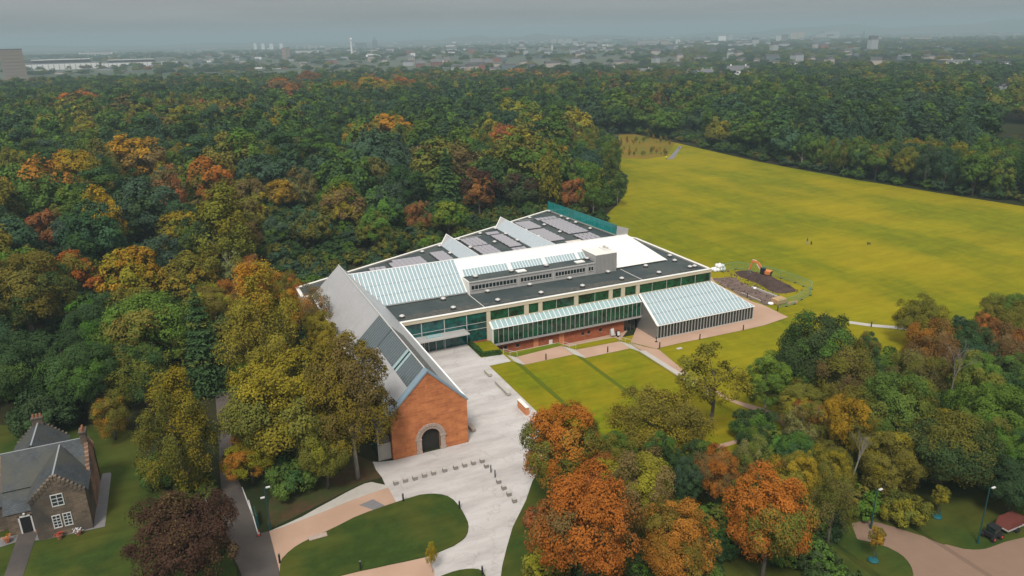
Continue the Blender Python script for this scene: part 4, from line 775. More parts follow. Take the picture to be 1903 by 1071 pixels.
def cracks(nm, dark, scale, width, k):
    t = M[nm].node_tree; b = t.nodes['Principled BSDF']; src = b.inputs['Base Color'].links[0].from_socket
    g = N(t, 'ShaderNodeNewGeometry'); n = N(t, 'ShaderNodeTexNoise'); n.inputs['Scale'].default_value = scale; n.inputs['Detail'].default_value = 5; t.links.new(g.outputs['Position'], n.inputs['Vector'])
    a = N(t, 'ShaderNodeMath', operation='SUBTRACT'); t.links.new(n.outputs['Fac'], a.inputs[0]); a.inputs[1].default_value = .5
    ab = N(t, 'ShaderNodeMath', operation='ABSOLUTE'); t.links.new(a.outputs[0], ab.inputs[0])
    r = N(t, 'ShaderNodeMapRange'); r.inputs[1].default_value = 0; r.inputs[2].default_value = width; r.inputs[3].default_value = k; r.inputs[4].default_value = 0; t.links.new(ab.outputs[0], r.inputs[0])
    x = N(t, 'ShaderNodeMix', data_type='RGBA'); t.links.new(r.outputs[0], x.inputs[0]); t.links.new(src, x.inputs[6]); x.inputs[7].default_value = (*dark, 1); t.links.new(x.outputs[2], b.inputs['Base Color'])
cracks('paving', (.20, .175, .16), .16, .010, .32); cracks('paving', (.24, .21, .19), .5, .016, .2)
mat('pale_concrete', (.37, .34, .30), .85, (.30, .28, .25), .9)
mat('resin_path', (.33, .215, .150), .9, (.29, .19, .135), .6, col3=(.36, .24, .175), scale3=.15, spec=.1)
mat('resin_path_dull', (.19, .125, .088), .9, (.165, .108, .078), .6, spec=.1)
mat('tarmac', (.060, .052, .048), .9, (.042, .038, .036), .5, col3=(.085, .07, .06), scale3=.09, spec=.2)
mat('slab_grey', (.16, .15, .15), .85, (.12, .115, .115), 1.5)
mat('earth', (.080, .052, .042), 1, (.035, .026, .024), .7, spread=.4, bump=1.0, bscale=2.0, spec=.05)
mat('earth_light', (.17, .12, .10), 1, (.075, .055, .048), .8, spread=.35, bump=.8, bscale=2.5, spec=.05)
mat('granite', (.24, .22, .20), .8, (.16, .15, .14), 4)
mat('wood', (.42, .28, .14), .8, (.32, .2, .1), 3)
mat('red_plastic', (.5, .05, .03), .5); mat('faded_red', (.13, .035, .026), .8); mat('orange_paint', (.58, .19, .04), .5, (.40, .13, .04), 2.5)
mat('bag_white', (.72, .72, .73), .7, (.58, .58, .6), 1.5, bump=.6, bscale=2)
mat('fence_green', (.10, .26, .17), .6); mat('white_paint', (.45, .45, .44), .5)
mat('hivis', (.65, .72, .12), .7); mat('skin', (.45, .28, .2), .6); mat('cloth_dark', (.02, .022, .03), .9); mat('cloth_grey', (.25, .26, .3), .9)
mat('teal_bag', (.004, .075, .085), .7); mat('rubber', (.012, .012, .012), .9); mat('green_post', (.01, .05, .05), .5)
mat('terracotta', (.22, .09, .05), .85); mat('flower', (.5, .14, .02), .9)
mat('bark', (.055, .045, .036), 1, (.09, .08, .065), 3, spec=.05); mat('pale_bark', (.26, .24, .21), 1, (.15, .13, .11), 3, spec=.05)
mat('tower_pale', (.23, .195, .165), .9, (.19, .165, .14), .05); mat('tower_pink', (.30, .20, .17), .9); mat('city_white', (.60, .60, .59), .8)
mat('city_grey', (.28, .29, .30), .9); mat('city_dark', (.09, .12, .13), .7); mat('city_teal', (.10, .2, .2), .6); mat('city_buff', (.32, .28, .24), .9)
mat('city_roof', (.10, .10, .105), .9); mat('city_redroof', (.24, .1, .075), .9); mat('city_window', (.05, .06, .065), .3)
mat('ridge_lead', (.20, .21, .22), .8); mat('dull_window', (.17, .16, .15), .5); mat('bare_bark', (.17, .155, .135), 1, (.11, .10, .09), 3); mat('silver', (.6, .6, .6), .35, metal=.3)
# ---------------------------------------------------------------- ground and paving (each sheet lies a little above the one below)
def sheet(name, poly, m, off, cut=True, thick=0.0, kind='structure', zfix=None):
    bm = bmesh.new(); vs = [bm.verts.new((x, y, 0)) for x, y in poly]
    es = [bm.edges.new((vs[i-1], vs[i])) for i in range(len(vs))]
    bmesh.ops.triangle_fill(bm, edges=es, use_beauty=True)
    for f in bm.faces:
        if f.normal.z < 0: f.normal_flip()
    if cut:
        for x in BREAKS:
            bmesh.ops.bisect_plane(bm, geom=bm.verts[:]+bm.edges[:]+bm.faces[:], plane_co=(x, 0, 0), plane_no=(1, 0, 0))
    for v in bm.verts: v.co.z = (zt(v.co.x) if zfix is None else zfix) + off
    if thick:
        top = bm.faces[:]
        ed = [e for e in bm.edges if len(e.link_faces) == 1]
        g = bmesh.ops.extrude_edge_only(bm, edges=ed)
        for v in [x for x in g['geom'] if isinstance(x, bmesh.types.BMVert)]: v.co.z -= thick
        bmesh.ops.recalc_face_normals(bm, faces=bm.faces[:])
    me = bpy.data.meshes.new(name); bm.to_mesh(me); bm.free(); me.materials.append(M[m])
    o = bpy.data.objects.new(name, me); COL.objects.link(o); o['kind'] = kind; WORLD[o.name] = Vector((0, 0, 0)); return o
def ground_sheet():
    xs = [-30000, -2000, -300] + BREAKS + [200, 1500, 30000]; ys = [-3000, -200, 0, 106.6, 110.75, 140, 300, 800, 1200, 3000, 40000]
    b = MB(); n = len(xs)
    b.v = [(x, y, zt(x)) for y in ys for x in xs]
    for j in range(len(ys)-1):
        for i in range(n-1):
            if ys[j] == 106.6 and 45 < xs[i] < 69: continue
            far = ys[j] >= 1200 or xs[i] < -1000 or xs[i+1] > 1600
            b.f.append((j*n+i, j*n+i+1, (j+1)*n+i+1, (j+1)*n+i)); b.m.append(1 if far else 0)
    b.build('ground', [M['woodland_floor'], M['far_land']], kind='structure', at=(0, 0, 0))
ground_sheet()
sheet('field_lawn', LAWN, 'lawn', .02)
sheet('meadow', MEADOW, 'meadow_grass', .035, cut=False)
sheet('terrace_lawn', [(41.1, 64), (41.1, 100.75), (69.0, 100.75), (70.2, 97), (69.6, 82), (67, 66), (56, 60)], 'lawn_fine', .035)
# the banks between the terraces, coloured a little darker and greener than the lawn
for x0, x1, y0 in ((45.4, 46.9, 71), (56.7, 58.4, 69)):
    sheet('grass_bank', [(x0, y0), (x1, y0-2), (x1, 100.7), (x0, 100.7)], 'bank_grass', .045)
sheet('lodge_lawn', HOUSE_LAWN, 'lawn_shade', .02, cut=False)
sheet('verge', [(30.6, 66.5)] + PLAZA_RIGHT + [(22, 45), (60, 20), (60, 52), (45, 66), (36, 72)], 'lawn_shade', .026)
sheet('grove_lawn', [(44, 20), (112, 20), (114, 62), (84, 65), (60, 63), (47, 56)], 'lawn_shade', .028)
sheet('leaf_litter', LITTER, 'litter', .03, cut=False)
plaza = ([(17.0, 81.2)] + PLAZA_LEFT[1:] + BORDER + BORDER2 + [(16.3, 52), (22.1, 52)]
         + PLAZA_RIGHT[::-1] + [(33, 68.6), (37, 72.5), (41.05, 77), (41.05, 100.8), (44.9, 100.8), (44.9, 103.9), (41.1, 104.3), (41.1, 110.7), (29.5, 110.7), (29.5, 80.3), (19.5, 80.3), (17.6, 80.8)])
sheet('plaza', plaza, 'paving', .05, cut=False, thick=.05)
sheet('drive', DRIVE_UP + DRIVE_LEFT + [(10, 58), (16.3, 52)] + BORDER2[::-1] + BORDER[::-1], 'resin_path', .06, cut=False, thick=.05)
sheet('pale_path', PALE_KERB, 'pale_concrete', .075, cut=False, thick=.1)
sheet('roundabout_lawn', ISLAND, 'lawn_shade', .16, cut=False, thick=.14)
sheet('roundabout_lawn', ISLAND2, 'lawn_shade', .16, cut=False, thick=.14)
sheet('road', ROAD, 'tarmac', .04, cut=False)
sheet('road_line', [(2.0, 79.5), (2.1, 79.5), (2.35, 72.7), (2.25, 72.7)], 'white_paint', .05, cut=False)
sheet('road_line', [(2.1, 76.1), (2.2, 76.1), (1.7, 82.6), (1.6, 82.6)], 'white_paint', .05, cut=False)
sheet('path', PATH_SE, 'resin_path_dull', .06)
sheet('path', PATH_LOOP, 'resin_path', .06)
sheet('apron', APRON, 'resin_path', .07)
sheet('gravel_path', FIELD_PATH, 'pale_concrete', .06)
sheet('track', PLANT_PATH, 'slab_grey', .06)
sheet('lodge_path', HOUSE_PATH, 'tarmac', .05, cut=False)
sheet('lodge_apron', HOUSE_APRON, 'slab_grey', .035, cut=False)
# terrace path below the gallery: level runs broken by three flights of steps
sheet('terrace_path', [(47.0, 100.8), (56.4, 100.8), (56.4, 105.0), (47.0, 104.2)], 'resin_path', .055)
sheet('terrace_path', [(58.6, 100.8), (67.7, 100.8), (67.7, 104.3), (58.6, 104.6)], 'resin_path', .055)
sheet('grass_strip', [(47.2, 104.4), (56.4, 105.2), (56.4, 106.5), (47.2, 105.6)], 'bank_grass', .05)
sheet('grass_strip', [(58.8, 104.8), (67.6, 104.4), (69.8, 106.4), (60, 106.5)], 'lawn_fine', .05)
sheet('gravel_margin', [(45.2, 106.6), (69.9, 106.6), (70.2, 107.5), (73.5, 110.4), (45.2, 110.6)], 'resin_path', 0, cut=False, zfix=-3.3)
b = MB()
for x0, x1 in zip([45.2]+BREAKS[1:-1], BREAKS[1:]):
    b.add([(x0, 106.6, -3.4), (x1, 106.6, -3.4), (x1, 106.6, zt(x1)+.04), (x0, 106.6, zt(x0)+.04), (x0, 106.45, -3.4), (x1, 106.45, -3.4), (x1, 106.45, zt(x1)+.04), (x0, 106.45, zt(x0)+.04)], [(3, 2, 1, 0), (4, 5, 6, 7), (7, 6, 2, 3)])
b.build('retaining_wall', M['pale_concrete'], kind='structure')
MB().box(45.0, 106.6, -3.4, 45.2, 110.6, .0).build('retaining_wall', M['pale_concrete'], kind='structure')
sheet('dirt', DIRT, 'earth_light', .05, cut=False)
sheet('manhole_patch', [(13.3, 72.9), (15.0, 73.3), (15.9, 71.5), (14.6, 71.2)], 'slab_grey', .075, cut=False)
def steps(x0, x1, y0, y1, z0, z1, n=7):
    t = thing('steps', (x0, y0, z1), 'pale stone steps beside the %s' % {0: 'hedge at the top of the terrace', 1: 'middle of the terrace path', 2: 'long lower edge of the terraced lawn'}[len([o for o in bpy.data.objects if o.name.startswith('steps')])], 'steps')
    for i in range(n):
        xa = x0 + (x1-x0)*i/n; z = z0 + (z1-z0)*(i+1)/n
        MB().box(xa, y0, z1-.3, xa+(x1-x0)/n+.002, y1, z+.16).build('step', M['pale_concrete'], t)
    return t
steps(44.9, 47.3, 100.85, 103.9, 0, -1.12)
steps(56.4, 58.8, 100.85, 104.6, -1.12, -2.24)
steps(67.7, 70.1, 100.85, 104.3, -2.24, -3.36)
b = MB()
b.box(69.6, 82, -3.4, 70.3, 100.8, -3.05).box(70.3, 83, -3.4, 70.9, 100.8, -3.22)
tag(b.build('edging_kerb', M['pale_concrete']), 'long pale kerb along the lower side of the terraced lawn', 'kerb')
# spoil mound
def mound():
    P = np.array(MOUND); cx, cy = P.mean(0); rnd = random.Random(3)
    b = MB(); rings = 9; n = 44
    ang = np.linspace(0, 2*math.pi, n, endpoint=False)
    def rad(a):
        best = 0
        for i in range(len(P)):
            x1, y1 = P[i-1]-(cx, cy); x2, y2 = P[i]-(cx, cy); dx, dy = math.cos(a), math.sin(a)
            d = dx*(y2-y1)-dy*(x2-x1)
            if abs(d) < 1e-9: continue
            t = (x1*(y2-y1)-y1*(x2-x1))/d; u = (x1*dy-y1*dx)/d
            if t > 0 and 0 <= u <= 1: best = max(best, t)
        return best
    rr = [rad(a) for a in ang]
    for k in range(rings):
        s = 1-k/rings
        for i, a in enumerate(ang):
            z = 1.35*(1-s**1.7)*(1+.35*math.sin(3*a+1)*s) + rnd.uniform(-.12, .14)*(k > 0)
            b.v.append((cx+rr[i]*s*math.cos(a)*(1+rnd.uniform(-.03, .03)), cy+rr[i]*s*math.sin(a), zt(cx)+.04+max(z, 0)))
    b.v.append((cx, cy, zt(cx)+1.35)); c = len(b.v)-1
    for k in range(rings-1):
        for i in range(n): b.f.append((k*n+i, k*n+(i+1) % n, (k+1)*n+(i+1) % n, (k+1)*n+i)); b.m.append(0)
    for i in range(n): b.f.append(((rings-1)*n+i, (rings-1)*n+(i+1) % n, c)); b.m.append(0)
    o = b.build('earth_mound', M['earth'], smooth=True); o['kind'] = 'structure'
mound()
rnd = random.Random(14); b = MB()      # clods and rubble round the dig
for k in range(420):
    if k % 2: x, y = rnd.uniform(105.5, 112.5), rnd.uniform(109, 128)
    else: x, y = rnd.uniform(112.5, 120), rnd.uniform(112, 131)
    s_ = rnd.uniform(.08, .30); z = zt(x)+.05 + (rnd.uniform(0, .9) if 114.5 < x < 118.4 and 115 < y < 127 else 0)
    b.add([(x-s_, y-s_*.7, z-.1), (x+s_, y-s_*.8, z-.1), (x+s_*.8, y+s_, z-.1), (x-s_*.9, y+s_*.8, z-.1), (x+rnd.uniform(-.1, .1), y, z+s_*.8)], [(0, 1, 4), (1, 2, 4), (2, 3, 4), (3, 0, 4)], k % 3 == 0)
b.build('rubble', [M['earth'], M['earth_light']], kind='stuff')

# ---------------------------------------------------------------- museum
mus = thing('museum_building', (60, 120, 0), 'long low museum with glass roofs, white roof sheet and red sandstone gable hall', 'museum')
FZ = 5.75
roof_poly = [(29.6, 110.95), (92.1, 110.95), (92.1, 137), (89.9, 141.4), (88.1, 171.6), (17.8, 137.0), (17.8, 131.25), (29.6, 131.25)]
flat = MB().prism(roof_poly, 5.35, FZ).build('flat_roof', M['felt'], mus)
# worn strip and seams on the front roof
rnd = random.Random(8)
top = []; bot = []
for i in range(61):
    x = 30.5 + i; w = .3 + .55*max(0, math.sin(i*.21)+.3) + rnd.uniform(-.12, .25); top.append((x, 113.15+w)); bot.append((x, 113.15-w))
MB().prism(bot + top[::-1], FZ+.003, FZ+.008).build('dirt_streak', M['felt_stain'], flat)
for x in (45.0, 77.3): MB().box(x-.05, 111, FZ, x+.05, 119.4, FZ+.04).build('roof_seam', M['coping'], flat)
for (x, y, x2, y2) in ((57, 157, 63, 157), (74, 166, 80.7, 166)): MB().box(x, y-.04, FZ, x2, y+.04, FZ+.03).build('roof_seam', M['coping'], flat)
# parapet with pale coping, one run per side
def parapet(a, b, w=.45, z0=4.2, z1=6.0):
    pr = MB().bar((a[0], a[1], (z0+z1)/2), (b[0], b[1], (z0+z1)/2), w, z1-z0).build('parapet', M['plaster'], mus)
    MB().bar((a[0], a[1], z1+.045), (b[0], b[1], z1+.045), w+.14, .09).build('coping', M['coping'], pr)
parapet((17.6, 137.2), (88.2, 171.9)); parapet((17.6, 131.2), (17.6, 137.2)); parapet((17.6, 131.2), (19.8, 131.2)); parapet((92.3, 110.9), (92.5, 137)); parapet((92.5, 137), (90.3, 141.4))
MB().prism([(17.7, 131.3), (17.7, 137.1), (88.1, 171.7), (89.8, 141.5), (92.2, 137), (92.2, 131.3)], -3.4, 5.3).build('rear_wall', M['plaster'], mus)
MB().box(92.0, 111, -3.4, 92.28, 131, 5.3).build('side_wall', M['plaster'], mus)
# façade
FY = 110.7
fas = MB().box(29.6, FY-.25, 5.42, 92.5, FY+.2, 6.0).build('fascia_beam', M['cream'], mus)
MB().box(29.6, FY-.32, 6.0, 92.55, FY+.3, 6.09).build('coping', M['coping'], fas)
MB().box(29.7, FY+.5, -3.3, 92.2, FY+2.0, 5.34).build('inner_wall', M['dark_gap'], mus)  # near-black colour stands in for the unlit interior behind the glass
piers = [(44.85, 45.55), (52.0, 52.85), (54.76, 55.53), (61.96, 62.79), (69.23, 70.02), (71.88, 72.70), (75.13, 75.92)]
for a, c in piers: MB().box(a, FY-.18, 3.3 if a > 46 else -1.2, c, FY+.2, 5.42).build('pier', M['cream'], mus)
MB().box(92.25, FY-.18, -3.4, 92.45, FY+.2, 5.42).build('pier', M['steel'], mus)
MB().box(45.55, FY-.1, 3.3, 92.25, FY+.15, 3.62).build('window_sill', M['cream'], mus)
def bay_window(xs, z0, z1, m):
    for a, c in zip(xs[:-1], xs[1:]):
        MB().box(a+.04, FY-.02, z0, c-.04, FY+.03, z1).build('window_pane', M[m], mus)
    for x in xs[1:-1]: MB().box(x-.05, FY-.08, z0, x+.05, FY+.05, z1).build('mullion', M['grey_metal'], mus)
for xs in ([45.55, 49.0, 52.0], [52.85, 54.76], [55.53, 58.4, 61.96], [62.79, 66.3, 69.23], [70.02, 71.88], [72.7, 75.13], [75.92, 78.8, 82.1, 85.45, 88.8, 92.25]):
    bay_window(xs, 3.62, 5.42, 'green_glass')
# entrance glazing, 3 rows
ex = [29.6, 33.2, 37.2, 41.2, 44.85]
for a, c in zip(ex[:-1], ex[1:]):
    for z0, z1 in ((3.56, 5.42), (2.5, 3.5)):
        MB().box(a+.05, FY-.02, z0, c-.05, FY+.03, z1).build('window_pane', M['teal_glass'], mus)
    if a > 41: MB().box(a+.05, FY-.02, .3, c-.05, FY+.03, 2.44).build('window_pane', M['teal_glass'], mus)
for x in ex[1:-1]: MB().box(x-.06, FY-.1, 0, x+.06, FY+.05, 5.42).build('mullion', M['vent_metal'], mus)
for z in (3.53, 2.47): MB().box(29.6, FY-.07, z-.035, 44.85, FY+.05, z+.035).build('transom', M['vent_metal'], mus)
dx = [29.65, 31.2, 32.2, 33.15]
for a, c in zip(dx[:-1], dx[1:]): MB().box(a+.03, FY-.02, .03, c-.03, FY+.03, 2.42).build('window_pane', M['teal_glass'], mus)
for a, c in ((33.25, 34.25), (34.3, 35.55), (35.6, 36.95), (37.25, 41.15)):
    d = MB().box(a+.03, FY-.05, .03, c-.03, FY+.0, 2.42).build('glass_door' if c < 37 else 'window_pane', M['teal_glass'], mus)
for x in (33.55, 34.28, 35.57, 36.98): MB().box(x-.05, FY-.12, 0, x+.05, FY-.02, 2.44).build('door_post', M['vent_metal'], mus)
cn = MB().box(29.9, 108.4, 2.72, 40.75, 110.66, 2.95).build('entrance_canopy', M['grey_metal'], mus)
MB().box(29.9, 108.35, 2.70, 40.8, 108.42, 3.0).build('canopy_edge', M['vent_metal'], cn)
MB().box(33.7, 109.2, 2.95, 36.4, 110.3, 3.08).build('canopy_rooflight', M['bay_roof_glass'], cn)
MB().box(41.2, FY-.1, -1.2, 45.5, FY+.2, .27).build('brick_plinth', M['base_brick'], mus)
# gallery bay hung off the façade
gb = MB().box(45.25, 109.25, -.68, 75.7, 110.45, -.24).build('gallery_bay', M['grey_metal'], mus)
NB = 32; w = (75.4-45.45)/NB
pane = MB().box(.03, 0, 0, w-.03, .05, 2.62).mesh('bay_pane', M['green_glass'])
fin = MB().box(-.035, -.1, -.46, .035, .04, 2.64).mesh('fin', M['grey_metal'])
rp = MB().slab([(.03, 0, 0), (w-.03, 0, 0), (w-.03, 1.47, .985), (.03, 1.47, .985)], .05).mesh('roof_pane', M['bay_roof_glass'])
rb = MB().bar((0, -.03, .02), (0, 1.47, 1.03), .1, .08).mesh('roof_bar', M['white_bar'])
for i in range(NB):
    x = 45.45 + i*w
    put('bay_pane', pane, gb, (x, 109.2, -.22)); put('roof_pane', rp, gb, (x, 109.19, 2.5))
for i in range(NB+1):
    x = 45.45 + i*w
    put('fin', fin, gb, (x, 109.2, -.22)); put('roof_bar', rb, gb, (x, 109.19, 2.5))
MB().prism([(109.2, -.68), (110.5, -.68), (110.5, 3.35), (109.2, 2.45)], 45.25, 45.4).v
def side_panel(x0, x1, yz, m, name, parent):
    n = len(yz); b = MB(); b.v = [(x0, y, z) for y, z in yz] + [(x1, y, z) for y, z in yz]
    b.f = [tuple(range(n)), tuple(range(2*n-1, n-1, -1))] + [((i+1) % n, i, n+i, n+(i+1) % n) for i in range(n)]; b.m = [0]*len(b.f)
    return b.build(name, M[m], parent)
side_panel(45.2, 45.42, [(109.14, -.68), (110.5, -.68), (110.5, 3.42), (109.14, 2.5)], 'coping', 'end_panel', gb)
MB().bar((45.2, 109.15, 2.52), (75.7, 109.15, 2.52), .1, .1).build('gutter', M['white_bar'], gb)
# brick base below it
bw = MB().box(45.4, 110.0, -3.4, 72.35, 110.4, -.7).build('brick_base', M['base_brick'], mus)
for a, c in ((53.4, 54.4), (58.58, 59.57)): MB().box(a, 109.93, -3.4, c, 110.05, -.7).build('pilaster', M['pilaster_brick'], bw)
for x, z in ((47.07, -1.95), (48.0, -1.9), (50.3, -1.95), (56.85, -2.55), (63.5, -2.2), (64.75, -2.15), (67.2, -2.15)):
    wv = MB().box(x-.28, 109.96, z-.06, x+.28, 110.06, z+.5).build('small_window', M['dark_gap'], bw)
    MB().box(x-.34, 109.94, z-.12, x+.34, 109.99, z-.06).build('sill', M['pale_concrete'], bw)
MB().box(56.5, 109.93, -2.75, 57.2, 109.985, -1.9).build('white_frame', M['coping'], bw)
dr = MB().box(72.4, 110.35, -3.36, 74.9, 110.5, -.9).build('recessed_door', M['dark_glass'], mus)
for x in (72.4, 73.2, 74.0, 74.85): MB().box(x-.03, 110.28, -3.36, x+.03, 110.36, -.9).build('door_frame', M['steel_dark'], dr)
# conservatory
cons = MB().box(75.8, 104.5, -3.4, 98.2, 104.75, -3.2).build('conservatory', M['pale_concrete'], mus)
side_panel(75.7, 75.85, [(104.35, -3.4), (110.65, -3.4), (110.65, 3.45), (104.35, -.72)], 'steel', 'side_wall', cons)
SL = (3.55+.68)/(110.7-104.4)
def conz(y): return -.68 + SL*(y-104.4)
def xr(y): return 98.4 + (92.5-98.4)*(y-104.4)/(110.7-104.4)
NC = 27; cw = (98.4-76.15)/NC
rows = [104.42, 106.5, 108.55, 110.68]
for j in range(3):
    y0, y1 = rows[j]+.02, rows[j+1]-.02
    for i in range(NC):
        a, c = 76.15+i*cw+.03, 76.15+(i+1)*cw-.03
        pts = [(a, y0), (min(c, xr(y0)), y0)]
        if a >= xr(y1):
            if a >= xr(y0)-.05: continue
            ya = 104.4+(98.4-a)*(6.3/5.9); pts.append((a, min(ya, y1))) if c > xr(y0) else pts.extend([(c, 104.4+(98.4-c)*6.3/5.9), (a, ya)])
        elif c > xr(y1):
            if c < xr(y0): pts += [(c, 104.4+(98.4-c)*6.3/5.9)]
            pts += [(xr(y1), y1), (a, y1)]
        else: pts += [(c, y1), (a, y1)]
        if len(pts) >= 3: MB().slab([(x, y, conz(y)) for x, y in pts], .05).build('roof_pane', M['roof_glass'], cons)
for i in range(NC+1):
    x = 76.15+i*cw; yt = min(110.68, 104.4+(98.4-x)*6.3/5.9)
    if yt > 104.6: MB().bar((x, 104.4, conz(104.4)+.03), (x, yt, conz(yt)+.03), .09, .08).build('roof_bar', M['white_bar'], cons)
MB().bar((75.95, 104.3, -.72), (75.95, 110.7, 3.58), .42, .12).build('roof_edge', M['white_sheet'], cons)
MB().bar((98.45, 104.35, -.68), (92.5, 110.7, 3.58), .14, .1).build('roof_edge', M['white_sheet'], cons)
MB().bar((75.8, 104.32, -.74), (98.5, 104.32, -.74), .14, .12).build('eaves', M['white_bar'], cons)
NF = 32; fw = (98.2-76.0)/NF
fp = MB().box(.03, 0, 0, fw-.03, .04, 2.42).mesh('front_pane', M['dark_glass'])
fm = MB().box(-.035, -.14, 0, .035, .03, 2.5).mesh('fin', M['vent_metal'])
for i in range(NF): put('front_pane', fp, cons, (76.0+i*fw, 104.42, -3.22))
for i in range(NF+1): put('fin', fm, cons, (76.0+i*fw, 104.40, -3.25))
MB().box(75.8, 104.2, -3.4, 98.6, 104.5, -3.24).build('sill', M['pale_concrete'], cons)
b = MB(); b.v = [(98.4, 104.45, -3.4), (98.4, 104.45, -.74), (92.5, 110.6, 3.45), (92.5, 110.6, -3.4), (98.2, 104.45, -3.4), (98.2, 104.45, -.74), (92.3, 110.6, 3.45), (92.3, 110.6, -3.4)]
b.f = [(0, 3, 2, 1), (4, 5, 6, 7), (0, 1, 5, 4), (3, 7, 6, 2), (1, 2, 6, 5), (0, 4, 7, 3)]; b.m = [0]*6
b.build('end_wall', M['steel'], cons)
# big glass roof over the court and the white roof sheet
GS = .74
def gz_(y): return 6.0 + GS*(y-119.7)
def xl(y): return 29.4 + (25.05-29.4)*(y-119.7)/(125.9-119.7)
cr_ = MB().slab([(29.5, 119.72, 5.93), (44.8, 119.72, 5.93), (44.8, 125.9, 10.5), (25.1, 125.9, 10.5)], .15).build('court_roof', M['grey_metal'], mus)
gr = [119.72, 121.43, 123.28, 125.88]; gw = .70
for j in range(3):
    y0, y1 = gr[j]+.02, gr[j+1]-.02
    for i in range(29):
        c, a = 44.8-i*gw-.03, 44.8-(i+1)*gw+.03
        if c <= xl(y1)+.1: continue
        pts = [(max(a, xl(y0)), y0), (c, y0), (c, y1), (max(a, xl(y1)), y1)]
        if c < xl(y0): pts = [(c, 119.7+(29.4-c)*6.2/4.35), (c, y1), (max(a, xl(y1)), y1)]
        MB().slab([(x, y, gz_(y)+.05) for x, y in pts], .06).build('roof_pane', M['roof_glass'], cr_)
for i in range(29):
    x = 44.8-i*gw; yb = max(119.72, 119.7+(29.4-x)*6.2/4.35)
    if yb < 125.5: MB().bar((x, yb, gz_(yb)+.08), (x, 125.88, gz_(125.88)+.08), .1, .08).build('roof_bar', M['white_bar'], cr_)
MB().bar((25.0, 125.9, 10.66), (82.9, 125.9, 10.66), .16, .12).build('ridge_cap', M['white_bar'], mus)
ws = MB().slab([(44.8, 119.72, 6.06), (88.65, 119.72, 6.06), (82.85, 125.88, 10.62), (44.8, 125.88, 10.62)], .2).build('white_roof_sheet', M['white_sheet'], mus)
MB().slab([(88.7, 119.7, 6.0), (88.7, 132.1, 6.0), (82.9, 125.9, 10.55)], .15).build('hip_sheet', M['white_sheet'], ws)
MB().slab([(88.7, 132.1, 6.0), (25.1, 132.1, 6.0), (25.1, 125.95, 10.5), (82.8, 125.95, 10.5)], .15).build('rear_slope', M['grey_metal'], ws)
for a, c in ((45.55, 54.55), (55.3, 61.9), (62.6, 69.25), (69.85, 71.15)):
    n = max(2, round((c-a)/.62)); q = (c-a)/n
    st = MB().slab([(a, 122.42, gz_(122.42)+.075), (c, 122.42, gz_(122.42)+.075), (c, 123.85, gz_(123.85)+.075), (a, 123.85, gz_(123.85)+.075)], .03).build('glazing_strip', M['white_bar'], mus)
    for i in range(n):
        MB().slab([(a+i*q+.05, 122.46, gz_(122.46)+.1), (a+(i+1)*q-.05, 122.46, gz_(122.46)+.1), (a+(i+1)*q-.05, 123.8, gz_(123.8)+.1), (a+i*q+.05, 123.8, gz_(123.8)+.1)], .03).build('pane', M['roof_glass'], st)
# clerestory strip and plant tower
cl_ = MB().prism([(45.2, 119.05), (71.2, 119.05), (71.2, 122.5), (45.2, 122.5)], 5.76, 8.1).build('clerestory', M['grey_metal'], mus)
MB().box(45.1, 118.95, 8.1, 71.2, 122.42, 8.17).build('clerestory_roof', M['felt'], cl_)
MB().box(45.1, 118.9, 7.95, 71.2, 119.0, 8.2).build('roof_edge', M['vent_metal'], cl_)
MB().box(44.95, 119.0, 5.76, 45.15, 122.4, 8.2).build('end_panel', M['white_sheet'], cl_)
for a, c, n in ((45.45, 54.5, 13), (55.3, 61.8, 10), (62.55, 69.05, 10), (69.75, 70.9, 2)):
    q = (c-a)/n
    for i in range(n): MB().box(a+i*q+.09, 118.98, 6.65, a+(i+1)*q-.09, 119.08, 7.35).build('clerestory_window', M['dark_glass'], cl_)
    MB().box(a, 118.9, 6.5, c, 119.0, 6.6).build('sill', M['vent_metal'], cl_)
for x in (54.9, 62.15, 69.4): MB().box(x-.06, 118.9, 5.8, x+.06, 119.04, 8.0).build('downpipe', M['vent_metal'], cl_)
tw = MB().box(71.25, 118.9, 5.76, 76.0, 125.6, 9.5).build('plant_tower', M['grey_metal'], mus)
MB().box(71.2, 118.85, 9.5, 76.05, 125.65, 9.56).build('tower_roof', M['coping'], tw)
for i in range(16): MB().box(71.4+i*.3, 118.84, 5.8, 71.5+i*.3, 118.9, 9.45).build('rib', M['steel'], tw)
MB().box(74.6, 120.9, 9.56, 76.0, 123.4, 9.7).build('roof_curb', M['coping'], tw)
MB().tube((75.2, 122.3, 9.7), (75.2, 122.3, 10.2), .3, n=8).tube((75.5, 121.6, 9.7), (75.5, 121.6, 10.05), .25, n=8).build('flue', M['vent_metal'], tw)
# roof vents
base = MB().lathe((0, 0, 0), [(.55, 0), (.5, .1), (.3, .14)], 8).mesh('vent_base', M['vent_dark'])
cowl = MB().lathe((0, 0, .12), [(.22, 0), (.22, .2), (.48, .24), (.42, .34), (.1, .5)], 8).mesh('vent_cowl', M['vent_metal'])
for x, y, z in [(a, c, FZ) for a, c in VENTS] + [(47.1, 120.9, 8.17), (54.3, 120.9, 8.17), (61.6, 120.9, 8.17), (70.7, 121.2, 8.17)]:
    v = put('roof_vent', base, mus, (x, y, z)); put('cowl', cowl, v, (x, y, z))
for x in (56.1, 68.6): MB().box(x-.9, 119.9, 8.17, x+.9, 121.1, 8.35).build('roof_hatch', M['white_sheet'], mus)
